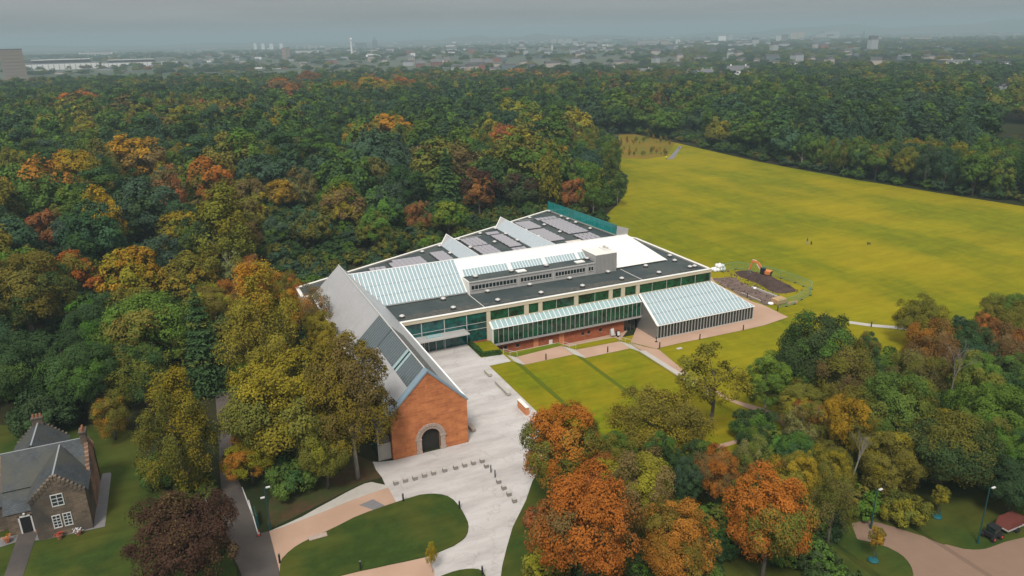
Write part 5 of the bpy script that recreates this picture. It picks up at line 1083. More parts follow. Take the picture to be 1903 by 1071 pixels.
# solar arrays: each array is a part, its panels sub-parts
ARR = [(47.2, 50.3, 141, 147.9), (56.9, 61.3, 148.8, 155), (57, 61.3, 141.1, 147.7), (64.5, 67.5, 144.3, 155), (64.3, 67.4, 156.2, 158.5), (64.1, 67.4, 141, 142.2), (37.2, 44.6, 141, 146.2), (32.6, 36, 141, 143.4),
       (74.6, 78.7, 156.7, 163.6), (74.4, 78.3, 144.2, 155), (81.3, 86.7, 148, 162.6), (80.9, 86.6, 163.4, 164.9), (81.6, 86.3, 141.5, 146.2)]
def back_y(x): return 137.2+.4866*(x-17.6)
sp_w, sp_l = 1.06, 1.72
pm = MB().slab([(.03, .03, .12), (sp_w-.03, .03, .12), (sp_w-.03, sp_l-.03, .30), (.03, sp_l-.03, .30)], .05).mesh('solar_panel', M['solar'])
for x0, x1, y0, y1 in ARR:
    ar = MB().box(x0-.15, y0-.1, FZ, x1+.15, y1+.1, FZ+.06).build('solar_array', M['vent_dark'], mus)
    nx, ny = max(1, round((x1-x0)/sp_w)), max(1, round((y1-y0)/sp_l))
    for j in range(ny):
        for i in range(nx):
            px, py = x0+i*(x1-x0)/nx, y0+j*(y1-y0)/ny
            if py+sp_l < back_y(px)-.7: put('solar_panel', pm, ar, (px, py, FZ+.06))
MB().box(77.6, 141.3, FZ, 82.6, 143, FZ+.05).build('gravel_patch', M['gravel_patch'], flat)
# glazed roof lanterns running to the rear parapet
def lantern(x0, w, h, yb, yend):
    xr_ = x0+w/2
    l = MB().slab([(x0, 132, FZ), (xr_, 132, FZ+h), (xr_, yend+1.5, FZ+h), (x0, yend-.9, FZ)], .05).build('roof_lantern', M['grey_metal'], mus)
    MB().slab([(xr_, 132, FZ+h), (x0+w, 132, FZ), (x0+w, yend+.9+w*.1, FZ), (xr_, yend+1.5, FZ+h)], .05).build('east_slope', M['lantern_glass'], l)
    n = 34; q = (yend-1.4-133)/n
    g = MB().slab([(0, .05, .05), (w/2, .05, h+.05), (w/2, q-.05, h+.05), (0, q-.05, .05)], .04).mesh('lantern_pane', M['lantern_glass'])
    for i in range(n): put('lantern_pane', g, l, (x0, 133+i*q, FZ))
    MB().bar((xr_, 132, FZ+h+.06), (xr_, yend+1.5, FZ+h+.06), .1, .1).build('ridge_cap', M['white_bar'], l)
    MB().slab([(x0, yend-.85, FZ), (xr_, yend+1.55, FZ+h), (x0+w, yend+2.2, FZ)], .06).build('end_glazing', M['lantern_glass'], l)
    MB().bar((x0, yend-.8, FZ+.05), (xr_, yend+1.6, FZ+h+.08), .14, .1).bar((xr_, yend+1.6, FZ+h+.08), (x0+w, yend+2.2, FZ+.05), .14, .1).build('end_trim', M['white_bar'], l)
lantern(51.7, 4.6, 1.7, 132, 154.2); lantern(68.8, 4.9, 1.9, 132, 162.8)
# teal glazed screen at the far edge of the roof
scr = MB().bar((88.3, 172.1, 5.95), (90.2, 141.4, 5.95), .2, .3).build('glazed_screen', M['grey_metal'], mus)
n = 36; L_ = Vector((90.2-88.3, 141.4-172.1, 0)); q = L_.length/n; rz = math.atan2(L_.y, L_.x)
tp = MB().box(.04, -.03, 0, q-.04, .03, 2.3).mesh('screen_pane', M['screen_glass']); tpost = MB().box(-.03, -.07, 0, .03, .07, 2.34).mesh('post', M['steel_dark'])
for i in range(n+1):
    p = Vector((88.3, 172.1, 6.08)) + L_*i/n
    if i < n: put('screen_pane', tp, scr, p, rz)
    put('post', tpost, scr, p, rz)
MB().bar((90.2, 141.35, 7.2), (91.9, 139.3, 6.9), .1, 1.9).build('screen_return', M['grey_metal'], scr)

# ---- entrance hall with the sandstone gable
HX0, HX1, HXR, HY0, HY1 = 19.45, 29.5, 24.47, 80.35, 131.0
EZ, AZ = 6.2, 11.1
def hz(x): return AZ - abs(x-HXR)*(AZ-EZ)/(HXR-HX0)
hall = MB().box(HX0, 81, 0, HX0+.4, HY1, EZ-.1).build('entrance_hall', M['hall_brick'], mus)
MB().box(HX1-.4, 81, 0, HX1, 110.4, EZ-.1).build('side_wall', M['plaster'], hall)
def gable():
    cx = 24.45; r = 1.25; spr = 1.95
    arch = [(cx+r, .0), (cx+r, spr)] + [(cx+r*math.cos(t), spr+r*math.sin(t)) for t in np.linspace(0, math.pi, 17)[1:-1]] + [(cx-r, spr), (cx-r, 0)]
    outer = [(HX0, 0), (HX0, EZ), (HXR, AZ), (HX1, EZ), (HX1, 0)]
    poly = outer + arch
    bm = bmesh.new(); vs = [bm.verts.new((x, HY0, z)) for x, z in poly]; es = [bm.edges.new((vs[i-1], vs[i])) for i in range(len(vs))]
    bmesh.ops.triangle_fill(bm, edges=es, use_beauty=True)
    g = bmesh.ops.extrude_face_region(bm, geom=bm.faces[:])
    for v in [x for x in g['geom'] if isinstance(x, bmesh.types.BMVert)]: v.co.y += .55
    bmesh.ops.recalc_face_normals(bm, faces=bm.faces[:])
    me = bpy.data.meshes.new('gable_wall'); bm.to_mesh(me); bm.free(); me.materials.append(M['gable_stone'])
    put('gable_wall', me, hall, (0, 0, 0))
    # carved portal: voussoirs and jamb stones, each a stone of its own
    po = MB().box(cx-2.0, HY0-.16, 0, cx-r+.05, HY0+.2, .35).build('portal', M['carved_stone'], hall)
    MB().box(cx+r-.05, HY0-.16, 0, cx+2.0, HY0+.2, .35).build('plinth', M['carved_stone'], hall)
    for s in (-1, 1):
        for k in range(4):
            z0 = .35+k*.4; MB().box(min(cx+s*r, cx+s*1.92), HY0-.12-.02*(k % 2), z0+.01, max(cx+s*r, cx+s*1.92), HY0+.2, z0+.39).build('jamb_stone', M['carved_stone'], hall)
        MB().box(min(cx+s*(r-.03), cx+s*2.05), HY0-.2, spr, max(cx+s*(r-.03), cx+s*2.05), HY0+.2, spr+.16).build('capital', M['carved_stone'], hall)
    for k in range(13):
        t0, t1 = math.pi*k/13+.012, math.pi*(k+1)/13-.012
        for ra, rb_, d in ((r, 1.62, .10), (1.62, 1.95, .18)):
            b = MB(); P = []
            for y in (HY0-d, HY0+.2):
                for rr_, t in ((ra, t0), (rb_, t0), (rb_, t1), (ra, t1)): P.append((cx+rr_*math.cos(t), y, spr+.08+rr_*math.sin(t)))
            b.add(P, [(0, 1, 2, 3), (7, 6, 5, 4), (0, 4, 5, 1), (1, 5, 6, 2), (2, 6, 7, 3), (3, 7, 4, 0)]); b.build('voussoir', M['carved_stone'], hall)
    for s in (-1, 1): MB().box(min(cx, cx+s*(r+.05)), HY0+.5, 0.02, max(cx, cx+s*(r+.05))-.01, HY0+.58, 3.4).build('timber_door', M['timber_door'], hall)
    # lead-covered skew copings
    for s, x0 in ((-1, HX0), (1, HX1)):
        MB().bar((x0+s*.12, HY0+.45, EZ-.05), (HXR, HY0+.45, AZ+.10), 1.15, .2).build('skew_coping', M['lead'], hall)
gable()
def strip(x0, x1, y0, y1, name, m, parent, off=0.0, th=.14):
    """piece of roof slope between two x and two y"""
    p = [(x0, y0, hz(x0)+off), (x1, y0, hz(x1)+off), (x1, y1, hz(x1)+off), (x0, y1, hz(x0)+off)]
    return MB().slab(p, th).build(name, M[m], parent)
XM = 22.2     # x at mid slope of the lower sheet strip on the camera side
ml = strip(HX0-.25, HXR, 102.35, HY1, 'metal_slope', 'hall_metal', hall)
strip(HXR, HX1+.1, 97.6, HY1, 'metal_slope', 'hall_metal', hall)
strip(HX0-.25, XM, 81.0, 95.9, 'metal_slope', 'hall_metal', hall)
strip(HX1-2.9, HX1+.1, 81.0, 97.6, 'metal_slope', 'hall_metal', hall)
def glazing(side, xa, xb, y0, y1):
    n = max(1, round((y1-y0)/.64)); q = (y1-y0)/n
    bk = strip(xa, xb, y0, y1, 'roof_glazing', 'dark_gap', hall, off=-.06, th=.06)
    for i in range(n): strip(xa+.02, xb-.02, y0+i*q+.03, y0+(i+1)*q-.03, 'pane', 'blue_glass', hall, off=.03, th=.05)
    for i in range(n+1):
        y = y0+i*q; MB().bar((xa, y, hz(xa)+.06), (xb, y, hz(xb)+.06), .055, .08).build('glazing_bar', M['steel'], hall)
glazing(-1, XM, HXR-.06, 81.6, 86.5); glazing(-1, XM, HXR-.06, 88.3, 95.9); glazing(-1, HX0+.6, HXR-.06, 95.9, 102.3)
strip(HX0-.25, HX0+.6, 95.9, 102.3, 'metal_slope', 'hall_metal', hall)
for y0, y1 in ((86.5, 87.15), (87.65, 88.3)): strip(XM-.02, HXR, y0, y1, 'glazing_frame', 'bay_roof_glass', hall, off=.06)
strip(XM, HXR, 87.15, 87.65, 'glazing_slot', 'dark_gap', hall, off=.0)
glazing(1, HXR+.06, HX1-2.9, 81.6, 97.6)
MB().bar((HXR, 81.3, AZ+.08), (HXR, HY1, AZ+.08), .16, .12).build('ridge_cap', M['vent_metal'], hall)
for x in (HX0-.3, HX1+.15): MB().bar((x, 81, EZ-.12), (x, HY1 if x < 25 else 110.3, EZ-.12), .2, .16).build('gutter', M['white_bar'], hall)
b = MB(); b.v = [(HX0, HY1-.3, 0), (HX1, HY1-.3, 0), (HX1, HY1-.3, EZ-.1), (HXR, HY1-.3, AZ-.1), (HX0, HY1-.3, EZ-.1)]; b.f = [(0, 4, 3, 2, 1)]; b.m = [0]
b2 = MB().add([p for p in b.v] + [(x, y+.28, z) for x, y, z in b.v], [(0, 1, 2, 3, 4), (9, 8, 7, 6, 5)] + [((i+1) % 5, i, 5+i, 5+(i+1) % 5) for i in range(5)])
b2.build('end_gable', M['steel'], hall)
# lean-to on the west side beside the gable
lt = MB().slab([(17.75, 80.95, 4.3), (19.4, 80.95, 5.55), (19.4, 96, 5.55), (17.75, 96, 4.3)], .1).build('lean_to', M['steel_dark'], hall)
for i in range(30): MB().bar((17.72, 81.1+i*.5, 4.36), (19.4, 81.1+i*.5, 5.62), .08, .08).build('rib', M['steel'], hall)
MB().box(17.75, 80.95, 0, 17.95, 81.15, 4.25).build('post', M['pale_concrete'], hall)
MB().box(17.98, 81.0, 0, 19.4, 81.1, 2.3).build('door_panel', M['pale_concrete'], hall)
MB().box(17.98, 81.04, 2.33, 19.4, 81.1, 4.4).build('glazing', M['dark_glass'], hall)
MB().box(17.8, 81.2, 0, 17.9, 96, 4.25).build('glass_wall', M['teal_glass'], hall)
# ---------------------------------------------------------------- stone lodge
lod = thing('stone_lodge', (-17.5, 87, 0), 'stone lodge with crow stepped gables, slate roofs and tall chimneys on a dark lawn', 'house')
def gable_block(x0, x1, y0, y1, eave, ridge, axis, wall, slate, lower=0, name='wing', crow=(0, 0)):
    """walls with two gables and a slate roof; axis of the ridge 'x' or 'y'"""
    b = MB()
    if axis == 'y':
        xm = (x0+x1)/2; prof = [(x0, 0), (x1, 0), (x1, eave), (xm, ridge), (x0, eave)]
        P = [(x, y0, z) for x, z in prof] + [(x, y1, z) for x, z in prof]
    else:
        ym = (y0+y1)/2; prof = [(y0, 0), (y1, 0), (y1, eave), (ym, ridge), (y0, eave)]
        P = [(x1, y, z) for y, z in prof] + [(x0, y, z) for y, z in prof]
    b.add(P, [(0, 1, 2, 3, 4), (9, 8, 7, 6, 5)] + [((i+1) % 5, i, 5+i, 5+(i+1) % 5) for i in range(5)])
    w = b.build(name, M[wall], lod); ov = .22; e = eave-.08
    if axis == 'y':
        for s, xe in ((-1, x0), (1, x1)):
            pts = [(xm, y0+.25, ridge+.12), (xm, y1-.1, ridge+.12), (xe+s*ov, y1-.1, e), (xe+s*ov, y0+.25, e)]
            MB().slab(pts if s > 0 else pts[::-1], .12).build('slate_roof', M['slates_y'], lod)
        MB().bar((xm, y0+.2, ridge+.17), (xm, y1, ridge+.17), .16, .12).build('ridge_tiles', M['ridge_lead'], lod)
    else:
        for s, ye in ((-1, y0), (1, y1)):
            pts = [(x0+.1, ym, ridge+.12), (x1-.25, ym, ridge+.12), (x1-.25, ye+s*ov, e), (x0+.1, ye+s*ov, e)]
            MB().slab(pts[::-1] if s > 0 else pts, .12).build('slate_roof', M['slates'], lod)
        MB().bar((x0, ym, ridge+.17), (x1-.2, ym, ridge+.17), .16, .12).build('ridge_tiles', M['ridge_lead'], lod)
    return w
def crow_steps(axis, c, a0, a1, eave, ridge, wall, n=8):
    """stepped skews on the gable at coordinate c spanning a0..a1"""
    m = (a0+a1)/2
    for s, e in ((-1, a0), (1, a1)):
        for k in range(n):
            t0, t1 = k/n, (k+1)/n; p0, p1 = e+(m-e)*t0, e+(m-e)*t1; z = eave+(ridge-eave)*t1+.16
            lo, hi = min(p0, p1), max(p0, p1)
            if axis == 'y': MB().box(lo-.03, c-.06, z-.55, hi+.03, c+.34, z).build('crow_step', M[wall], lod)
            else: MB().box(c-.34, lo-.03, z-.55, c+.06, hi+.03, z).build('crow_step', M[wall], lod)
gable_block(-22.2, -13.75, 85.9, 92.3, 4.5, 7.15, 'x', 'lodge_stone_y', 'slates', name='main_range')
crow_steps('x', -13.7, 85.9, 92.3, 4.5, 7.15, 'lodge_stone_y')
gable_block(-19.0, -13.85, 81.7, 88.5, 4.6, 7.05, 'y', 'lodge_stone_x', 'slates_y', name='front_wing')
crow_steps('y', 81.7, -19.0, -13.85, 4.6, 7.05, 'lodge_stone_x')
gable_block(-22.0, -16.8, 90, 96.6, 4.5, 7.0, 'y', 'lodge_stone_x', 'slates_y', name='rear_wing')
crow_steps('y', 96.3, -22.0, -16.8, 4.5, 7.0, 'lodge_stone_x')
gable_block(-29.5, -21.0, 85.4, 91.2, 3.1, 5.1, 'x', 'lodge_stone_x', 'slates', name='side_range')
# porch bay in the corner, lower slates run down over it
MB().box(-21.9, 83.95, 0, -19.0, 86, 2.7).build('porch_wall', M['lodge_stone_x'], lod)
MB().slab([(-22.1, 83.8, 2.65), (-19.0, 83.8, 2.65), (-19.0, 86.6, 5.15), (-22.1, 86.6, 5.15)], .12).build('slate_roof', M['slates'], lod)
MB().box(-20.7, 83.88, .05, -19.72, 83.98, 2.0).build('door', M['black'], lod)
MB().box(-20.85, 83.86, 0, -20.7, 84.0, 2.15).box(-19.72, 83.86, 0, -19.57, 84.0, 2.15).box(-20.85, 83.86, 2.0, -19.57, 84.0, 2.15).build('door_frame', M['white_paint'], lod)
MB().lathe((-20.2, 83.85, 2.3), [(.05, 0), (.14, .06), (.14, .16), (.05, .22)], 8).build('porch_lamp', M['white_paint'], lod)
def sash(x0, x1, z0, z1, y, nx=2, nz=3):
    f = MB().box(x0-.08, y-.06, z0-.1, x1+.08, y+.05, z0).box(x0-.08, y-.06, z1, x1+.08, y+.05, z1+.08).box(x0-.08, y-.06, z0, x0, y+.05, z1).box(x1, y-.06, z0, x1+.08, y+.05, z1)
    for i in range(1, nx): x = x0+(x1-x0)*i/nx; f.box(x-.03, y-.05, z0, x+.03, y+.04, z1)
    for k in range(1, nz): z = z0+(z1-z0)*k/nz; f.box(x0, y-.045, z-.03, x1, y+.035, z+.03)
    w = f.build('window', M['white_paint'], lod)
    for i in range(nx):
        for k in range(nz):
            MB().box(x0+(x1-x0)*i/nx+.03, y-.02, z0+(z1-z0)*k/nz+.03, x0+(x1-x0)*(i+1)/nx-.03, y+.03, z0+(z1-z0)*(k+1)/nz-.03).build('pane', M['house_glass'], w)
sash(-17.0, -16.0, 3.75, 5.0, 81.68); sash(-17.3, -16.65, 1.15, 2.55, 81.68, 2, 4); sash(-16.3, -15.65, 1.15, 2.55, 81.68, 2, 4)
sash(-24.3, -23.6, .9, 2.1, 85.38, 2, 2)
def chimney(x, y, z0, z1, w, d, npots):
    c = MB().box(x-w/2, y-d/2, z0, x+w/2, y+d/2, z1).box(x-w/2-.08, y-d/2-.08, z1, x+w/2+.08, y+d/2+.08, z1+.15).build('chimney', M['lodge_stone_x'], lod)
    for i in range(npots):
        p = y-d/2+(i+.5)*d/npots if d > w else y; q = x-w/2+(i+.5)*w/npots if w >= d else x
        MB().tube((q, p, z1+.15), (q, p, z1+.55), .14, .11, 8).build('chimney_pot', M['terracotta'], c)
chimney(-14.0, 89.1, 6.2, 8.2, .6, 1.3, 3); chimney(-19.4, 96.2, 6.2, 7.7, 1.1, .6, 3)
MB().bar((-16.43, 82, 7.2), (-16.43, 88.8, 7.2), .14, .1).build('lead_valley', M['ridge_lead'], lod)
MB().slab([(-13.75, 82.2, 4.55), (-13.7, 82.2, 4.55), (-13.7, 85.8, 4.55), (-13.75, 85.8, 4.55)], .1).build('gutter', M['city_grey'], lod)
MB().tube((-13.72, 92, 0), (-13.72, 92, 4.4), .06).build('downpipe', M['black'], lod)
for x, y, col, lb in ((-18.9, 82.6, 'flower', 'orange flower tub standing left of the lodge windows'), (-17.0, 81.1, 'red_plastic', 'red planter below the lodge ground floor windows'), (-22.0, 82.9, 'flower', 'wide orange flower pot by the lodge door step'), (-15.2, 81.0, 'bag_white', 'pale stone urn near the lodge front corner')):
    t = thing('flower_pot', (x, y, 0.04), lb, 'plant pot')
    MB().lathe((x, y, .04), [(.22, 0), (.3, .4), (.33, .45)], 8).build('pot', M['terracotta'], t)
    rr = random.Random(x); b = MB()
    for k in range(40):
        a, r_, z = rr.uniform(0, 6.3), rr.uniform(0, .5), rr.uniform(.4, .85); p = Vector((x+r_*math.cos(a), y+r_*math.sin(a), z)); s_ = .09
        b.add([p+Vector((-s_, 0, 0)), p+Vector((0, -s_, .03)), p+Vector((s_, 0, .04)), p+Vector((0, s_, 0))], [(0, 1, 2, 3)])
    b.build('flowers', M[col], t)

# ---------------------------------------------------------------- plaza furniture
cube = MB().box(-.24, -.24, 0, .24, .24, .44).mesh('granite_cube', M['granite']); cap = MB().box(-.22, -.22, .44, .22, .22, .465).mesh('seat_top', M['pale_concrete'])
for i, (x, y) in enumerate(CUBES):
    row = i <= 9
    n = ['first', 'second', 'third', 'fourth', 'fifth', 'sixth', 'seventh', 'eighth', 'ninth', 'last'][i] if row else ['first', 'second', 'third', 'fourth', 'last'][i-10]
    lb = ('granite cube seat, %s from the brown drive in the row before the gable' if row else 'granite cube seat, %s from the gable in the row running towards the orange maples') % n
    o = put('granite_cube', cube, None, (x, y, .05), random.Random(i).uniform(-.1, .1)); tag(o, lb, 'stone seat', 'granite cube seats on the forecourt'); put('seat_top', cap, o, (x, y, .05))
post = MB().tube((0, 0, 0), (0, 0, .95), .075, n=8).mesh('bollard', M['black']); pcap = MB().lathe((0, 0, .95), [(.085, 0), (.085, .06), (.02, .09)], 8).mesh('cap', M['steel_dark'])
for i, (x, y) in enumerate(POSTS):
    o = put('bollard', post, None, (x, y, .05)); tag(o, 'slim black post between granite cubes, %s to the gable' % ('closer' if i == 0 else 'second'), 'bollard', 'black posts and light bollards'); put('cap', pcap, o, (x, y, .05))
BL = ['at the tip of the oval lawn where brown drive meets pale paving', 'on the rounded end of the oval lawn', 'along the lower edge of the oval lawn', 'beside the golden sapling at the oval lawn', 'on the small lawn at the bottom edge of the picture', 'at the tarmac road end of the oval lawn',
      'on the upper terrace beside the gallery wall path', 'on the middle terrace beside the gallery wall path', 'on the meadow corner facing the conservatory wall', 'in front of the middle of the conservatory', 'near the far end of the conservatory front',
      'beside the excavated trench behind the conservatory', 'beside the timber pile and mesh fence', 'on the gravel path across the meadow']
lb_ = MB().tube((0, 0, 0), (0, 0, 1.05), .10, n=8).mesh('light_bollard', M['black']); lc_ = MB().lathe((0, 0, 1.05), [(.11, 0), (.11, .05), (.03, .08)], 8).mesh('cap', M['steel_dark'])
for (x, y), s in zip(BOLLARDS, BL):
    o = put('light_bollard', lb_, None, (x, y, zt(x)+.05)); tag(o, 'black light bollard ' + s, 'bollard', 'black posts and light bollards'); put('cap', lc_, o, (x, y, zt(x)+.05))
def bench(x0, x1, y0, y1, h, lb, m='pale_concrete', z=.05):
    t = thing('bench', ((x0+x1)/2, y0, z), lb, 'bench')
    MB().box(x0, y0, z+.12, x1, y1, z+h).build('seat', M[m], t)
    MB().box(x0+.12, y0+.15, z, x1-.1, y1-.15, z+.12).build('base', M['slab_grey'], t)
bench(39.35, 39.9, 96.9, 98.9, .5, 'short pale stone bench near the top corner of the terraced lawn')
bench(39.3, 39.85, 89.8, 94.5, .5, 'long pale stone bench beside the terraced lawn')
bench(30.75, 31.3, 82.3, 84.2, .5, 'brown stone bench behind the gable corner', 'carved_stone')
t = MB().box(39.2, 83.3, .05, 39.65, 86.1, 1.2).build('brick_wall', M['pilaster_brick']); tag(t, 'low free standing red brick wall at the edge of the terraced lawn', 'wall')
MB().box(39.15, 83.25, 1.2, 39.7, 86.15, 1.28).build('coping', M['coping'], t)
# clipped hedge round the sunken bed
def leaf_hedge(x0, y0, x1, y1, w, h, n, name, lb, seed):
    rr = random.Random(seed); b = MB(); a, c = Vector((x0, y0, 0)), Vector((x1, y1, 0)); d = (c-a); nrm = Vector((-d.y, d.x, 0)).normalized()
    b.bar(a+Vector((0, 0, h*.45)), c+Vector((0, 0, h*.45)), w*.8, h*.85)
    for k in range(n):
        p = a + d*rr.random() + nrm*rr.uniform(-w/2, w/2) + Vector((0, 0, rr.uniform(.1, 1)**.6*h)); s = rr.uniform(.07, .14)
        u = Vector((rr.uniform(-1, 1), rr.uniform(-1, 1), rr.uniform(-.6, .6))).normalized()*s; v = u.cross(Vector((rr.uniform(-1, 1), rr.uniform(-1, 1), 1))).normalized()*s
        b.add([p-u, p-v, p+u, p+v], [(0, 1, 2, 3)])
    tag(b.build(name, M['hedge']), lb, 'hedge')
mat('hedge', (.018, .045, .012), .9, (.035, .075, .016), 3, spec=.1)
leaf_hedge(41.5, 110.2, 41.5, 104.6, .7, .85, 900, 'hedge', 'clipped dark hedge running from the entrance glass to the steps', 1)
leaf_hedge(41.9, 104.55, 44.6, 104.15, .7, .85, 500, 'hedge', 'short clipped hedge at the head of the terrace steps', 2)
sheet('planting_bed', [(41.8, 104.9), (45.1, 104.5), (45.1, 109.9), (41.8, 110.2)], 'lawn_fine', .25, cut=False)
# handrails on the steps
def rail(pts, lb):
    t = thing('handrail', pts[0], lb, 'handrail')
    for p, q in zip(pts[:-1], pts[1:]):
        MB().tube(Vector(p)+Vector((0, 0, .95)), Vector(q)+Vector((0, 0, .95)), .04, n=6).build('rail', M['vent_metal'], t)
    for p in pts: MB().tube(p, Vector(p)+Vector((0, 0, .95)), .035, n=6).build('post', M['vent_metal'], t)
rail([(44.9, 103.85, .1), (46.1, 103.85, -.45), (47.4, 103.85, -1.0)], 'steel handrail on the steps next to the hedge')
rail([(56.4, 104.4, -1.05), (57.6, 104.4, -1.6), (58.9, 104.4, -2.15)], 'steel handrail on the middle steps of the terrace path')
rail([(67.6, 104.2, -2.15), (68.9, 104.2, -2.7), (70.2, 104.2, -3.25)], 'steel handrail on the lowest steps near the conservatory')
rail([(67.6, 101.0, -2.15), (68.9, 101.0, -2.7), (70.2, 101.0, -3.25)], 'steel handrail at the corner of the terraced lawn on the lowest steps')
def aboard(p, lb, m):
    t = thing('notice_board', (p[0], p[1], zt(p[0])+.07), lb, 'sign'); z = zt(p[0])+.07
    for s in (-1, 1): MB().slab([(p[0]-.35, p[1]+s*.3, z), (p[0]+.35, p[1]+s*.3, z), (p[0]+.35, p[1], z+1.2), (p[0]-.35, p[1], z+1.2)], .04).build('board', M[m], t)
    MB().slab([(p[0]-.26, p[1]-.26, z+.3), (p[0]+.26, p[1]-.26, z+.3), (p[0]+.26, p[1]-.07, z+1.05), (p[0]-.26, p[1]-.07, z+1.05)], .02).build("poster", M["white_paint"], t)
aboard((70.2, 108.6), 'black framed notice board on the path by the conservatory wall', 'black')
aboard((69.1, 108.9), 'white faced notice board beside the brick base wall', 'white_paint')
p = MISC['kiosk']; t = thing('sign_pillar', (p[0], p[1], zt(p[0])), 'black upright sign pillar under the clear trunked tree by the path', 'sign')
MB().box(p[0]-.35, p[1]-.12, zt(p[0]), p[0]+.35, p[1]+.12, zt(p[0])+2.0).build('panel', M['black'], t); MB().box(p[0]-.4, p[1]-.2, zt(p[0]), p[0]+.4, p[1]+.2, zt(p[0])+.1).build('base', M['slab_grey'], t)
p = (75.0, 103.3); t = thing('cigarette_bin', (p[0], p[1], -3.29), 'small black bin on a foot beside the conservatory side wall', 'bin')
MB().lathe((p[0], p[1], -3.29), [(.25, 0), (.25, .05), (.05, .08), (.05, .6), (.12, .65), (.12, .9)], 8).build('body', M['black'], t)
tag(MB().box(76.3, 98.6, -3.33, 77.4, 99.2, -3.22).build('drain_cover', M['pale_concrete']), 'pale drain cover in the lawn before the conservatory corner', 'cover')
p = MISC['slab']; tag(MB().box(p[0]-1.0, p[1]-.3, .16, p[0]+.9, p[1]+.35, .24).build('stone_slab', M['carved_stone']), 'flat brown stone plaque in the oval lawn', 'plaque')
# lamp posts
def lamp(p, h, lb, two=False):
    z = zt(p[0]); t = thing('lamp_post', (p[0], p[1], z), lb, 'lamp post', 'tall green lamp posts')
    MB().tube((p[0], p[1], z), (p[0], p[1], z+.9), .14, .12, 8).build('base', M['green_post'], t)
    MB().tube((p[0], p[1], z+.9), (p[0], p[1], z+h), .075, .055, 8).build('pole', M['green_post'], t)
    if two:
        for k, dz in ((1, 0), (-1, -1.1)):
            MB().bar((p[0], p[1], z+h+dz-.1), (p[0]+k*.45, p[1], z+h+dz), .06).build('arm', M['green_post'], t)
            MB().box(p[0]+min(.12*k, .55*k), p[1]-.11, z+h+dz, p[0]+max(.12*k, .55*k), p[1]+.11, z+h+dz+.1).build('lamp_head', M['white_paint'], t)
    else:
        MB().bar((p[0], p[1], z+h-.05), (p[0]+.5, p[1]-.2, z+h+.05), .06).build('arm', M['green_post'], t)
        MB().box(p[0]+.1, p[1]-.28, z+h, p[0]+.6, p[1]-.08, z+h+.1).build('lamp_head', M['white_paint'], t)
lamp(MISC['lampW'], 5.2, 'dark green lamp post with two white heads beside the drive and bank', True)
lamp(MISC['lampE1'], 5.0, 'slim lamp post rising from the path end near the pale larch')
lamp(MISC['lampE2'], 7.0, 'tall slim lamp post on the grass beside the trailer')
p = MISC['whitepole']; t = thing('barrier_arm', (p[0], p[1], 0), 'raised white barrier arm beside the tarmac drive', 'barrier')
MB().box(p[0]-.2, p[1]-.2, 0, p[0]+.2, p[1]+.2, 1.0).build('housing', M['red_plastic'], t); MB().bar((p[0], p[1], .9), (p[0]-.55, p[1]+.1, 4.2), .12).build('arm', M['white_paint'], t)
p = MISC['barrier']; t = thing('plastic_barrier', (p[0], p[1], 0), 'orange red plastic barrier standing on the tarmac next to the copper beech', 'barrier')
MB().box(p[0]-.06, p[1]-.6, .1, p[0]+.06, p[1]+.6, 1.0).build('panel', M['red_plastic'], t)
for s in (-.5, .5): MB().box(p[0]-.3, p[1]+s-.06, 0, p[0]+.3, p[1]+s+.06, .1).build('foot', M['rubber'], t)
p = MISC['barrier2']; t = thing('traffic_cone', (p[0], p[1], 0), 'orange traffic cone beside the drive gate post', 'cone')
MB().lathe((p[0], p[1], .05), [(.17, 0), (.03, .65)], 8).build('cone', M['red_plastic'], t); MB().lathe((p[0], p[1], .3), [(.125, 0), (.085, .2)], 8).build('band', M['white_paint'], t); MB().box(p[0]-.22, p[1]-.22, 0, p[0]+.22, p[1]+.22, .05).build('base', M['rubber'], t)
p = (p[0]+.1, p[1]+1.6); t = thing('gate_post', (p[0], p[1], 0), 'dark gate post with a folded gate leaf where brown drive meets tarmac', 'gate')
MB().box(p[0]-.12, p[1]-.12, 0, p[0]+.12, p[1]+.12, 1.5).build('post', M['green_post'], t); MB().box(p[0]-.05, p[1]+.15, .2, p[0]+.03, p[1]+2.2, 1.3).build('gate_leaf', M['green_post'], t)
p = MISC['cone1']

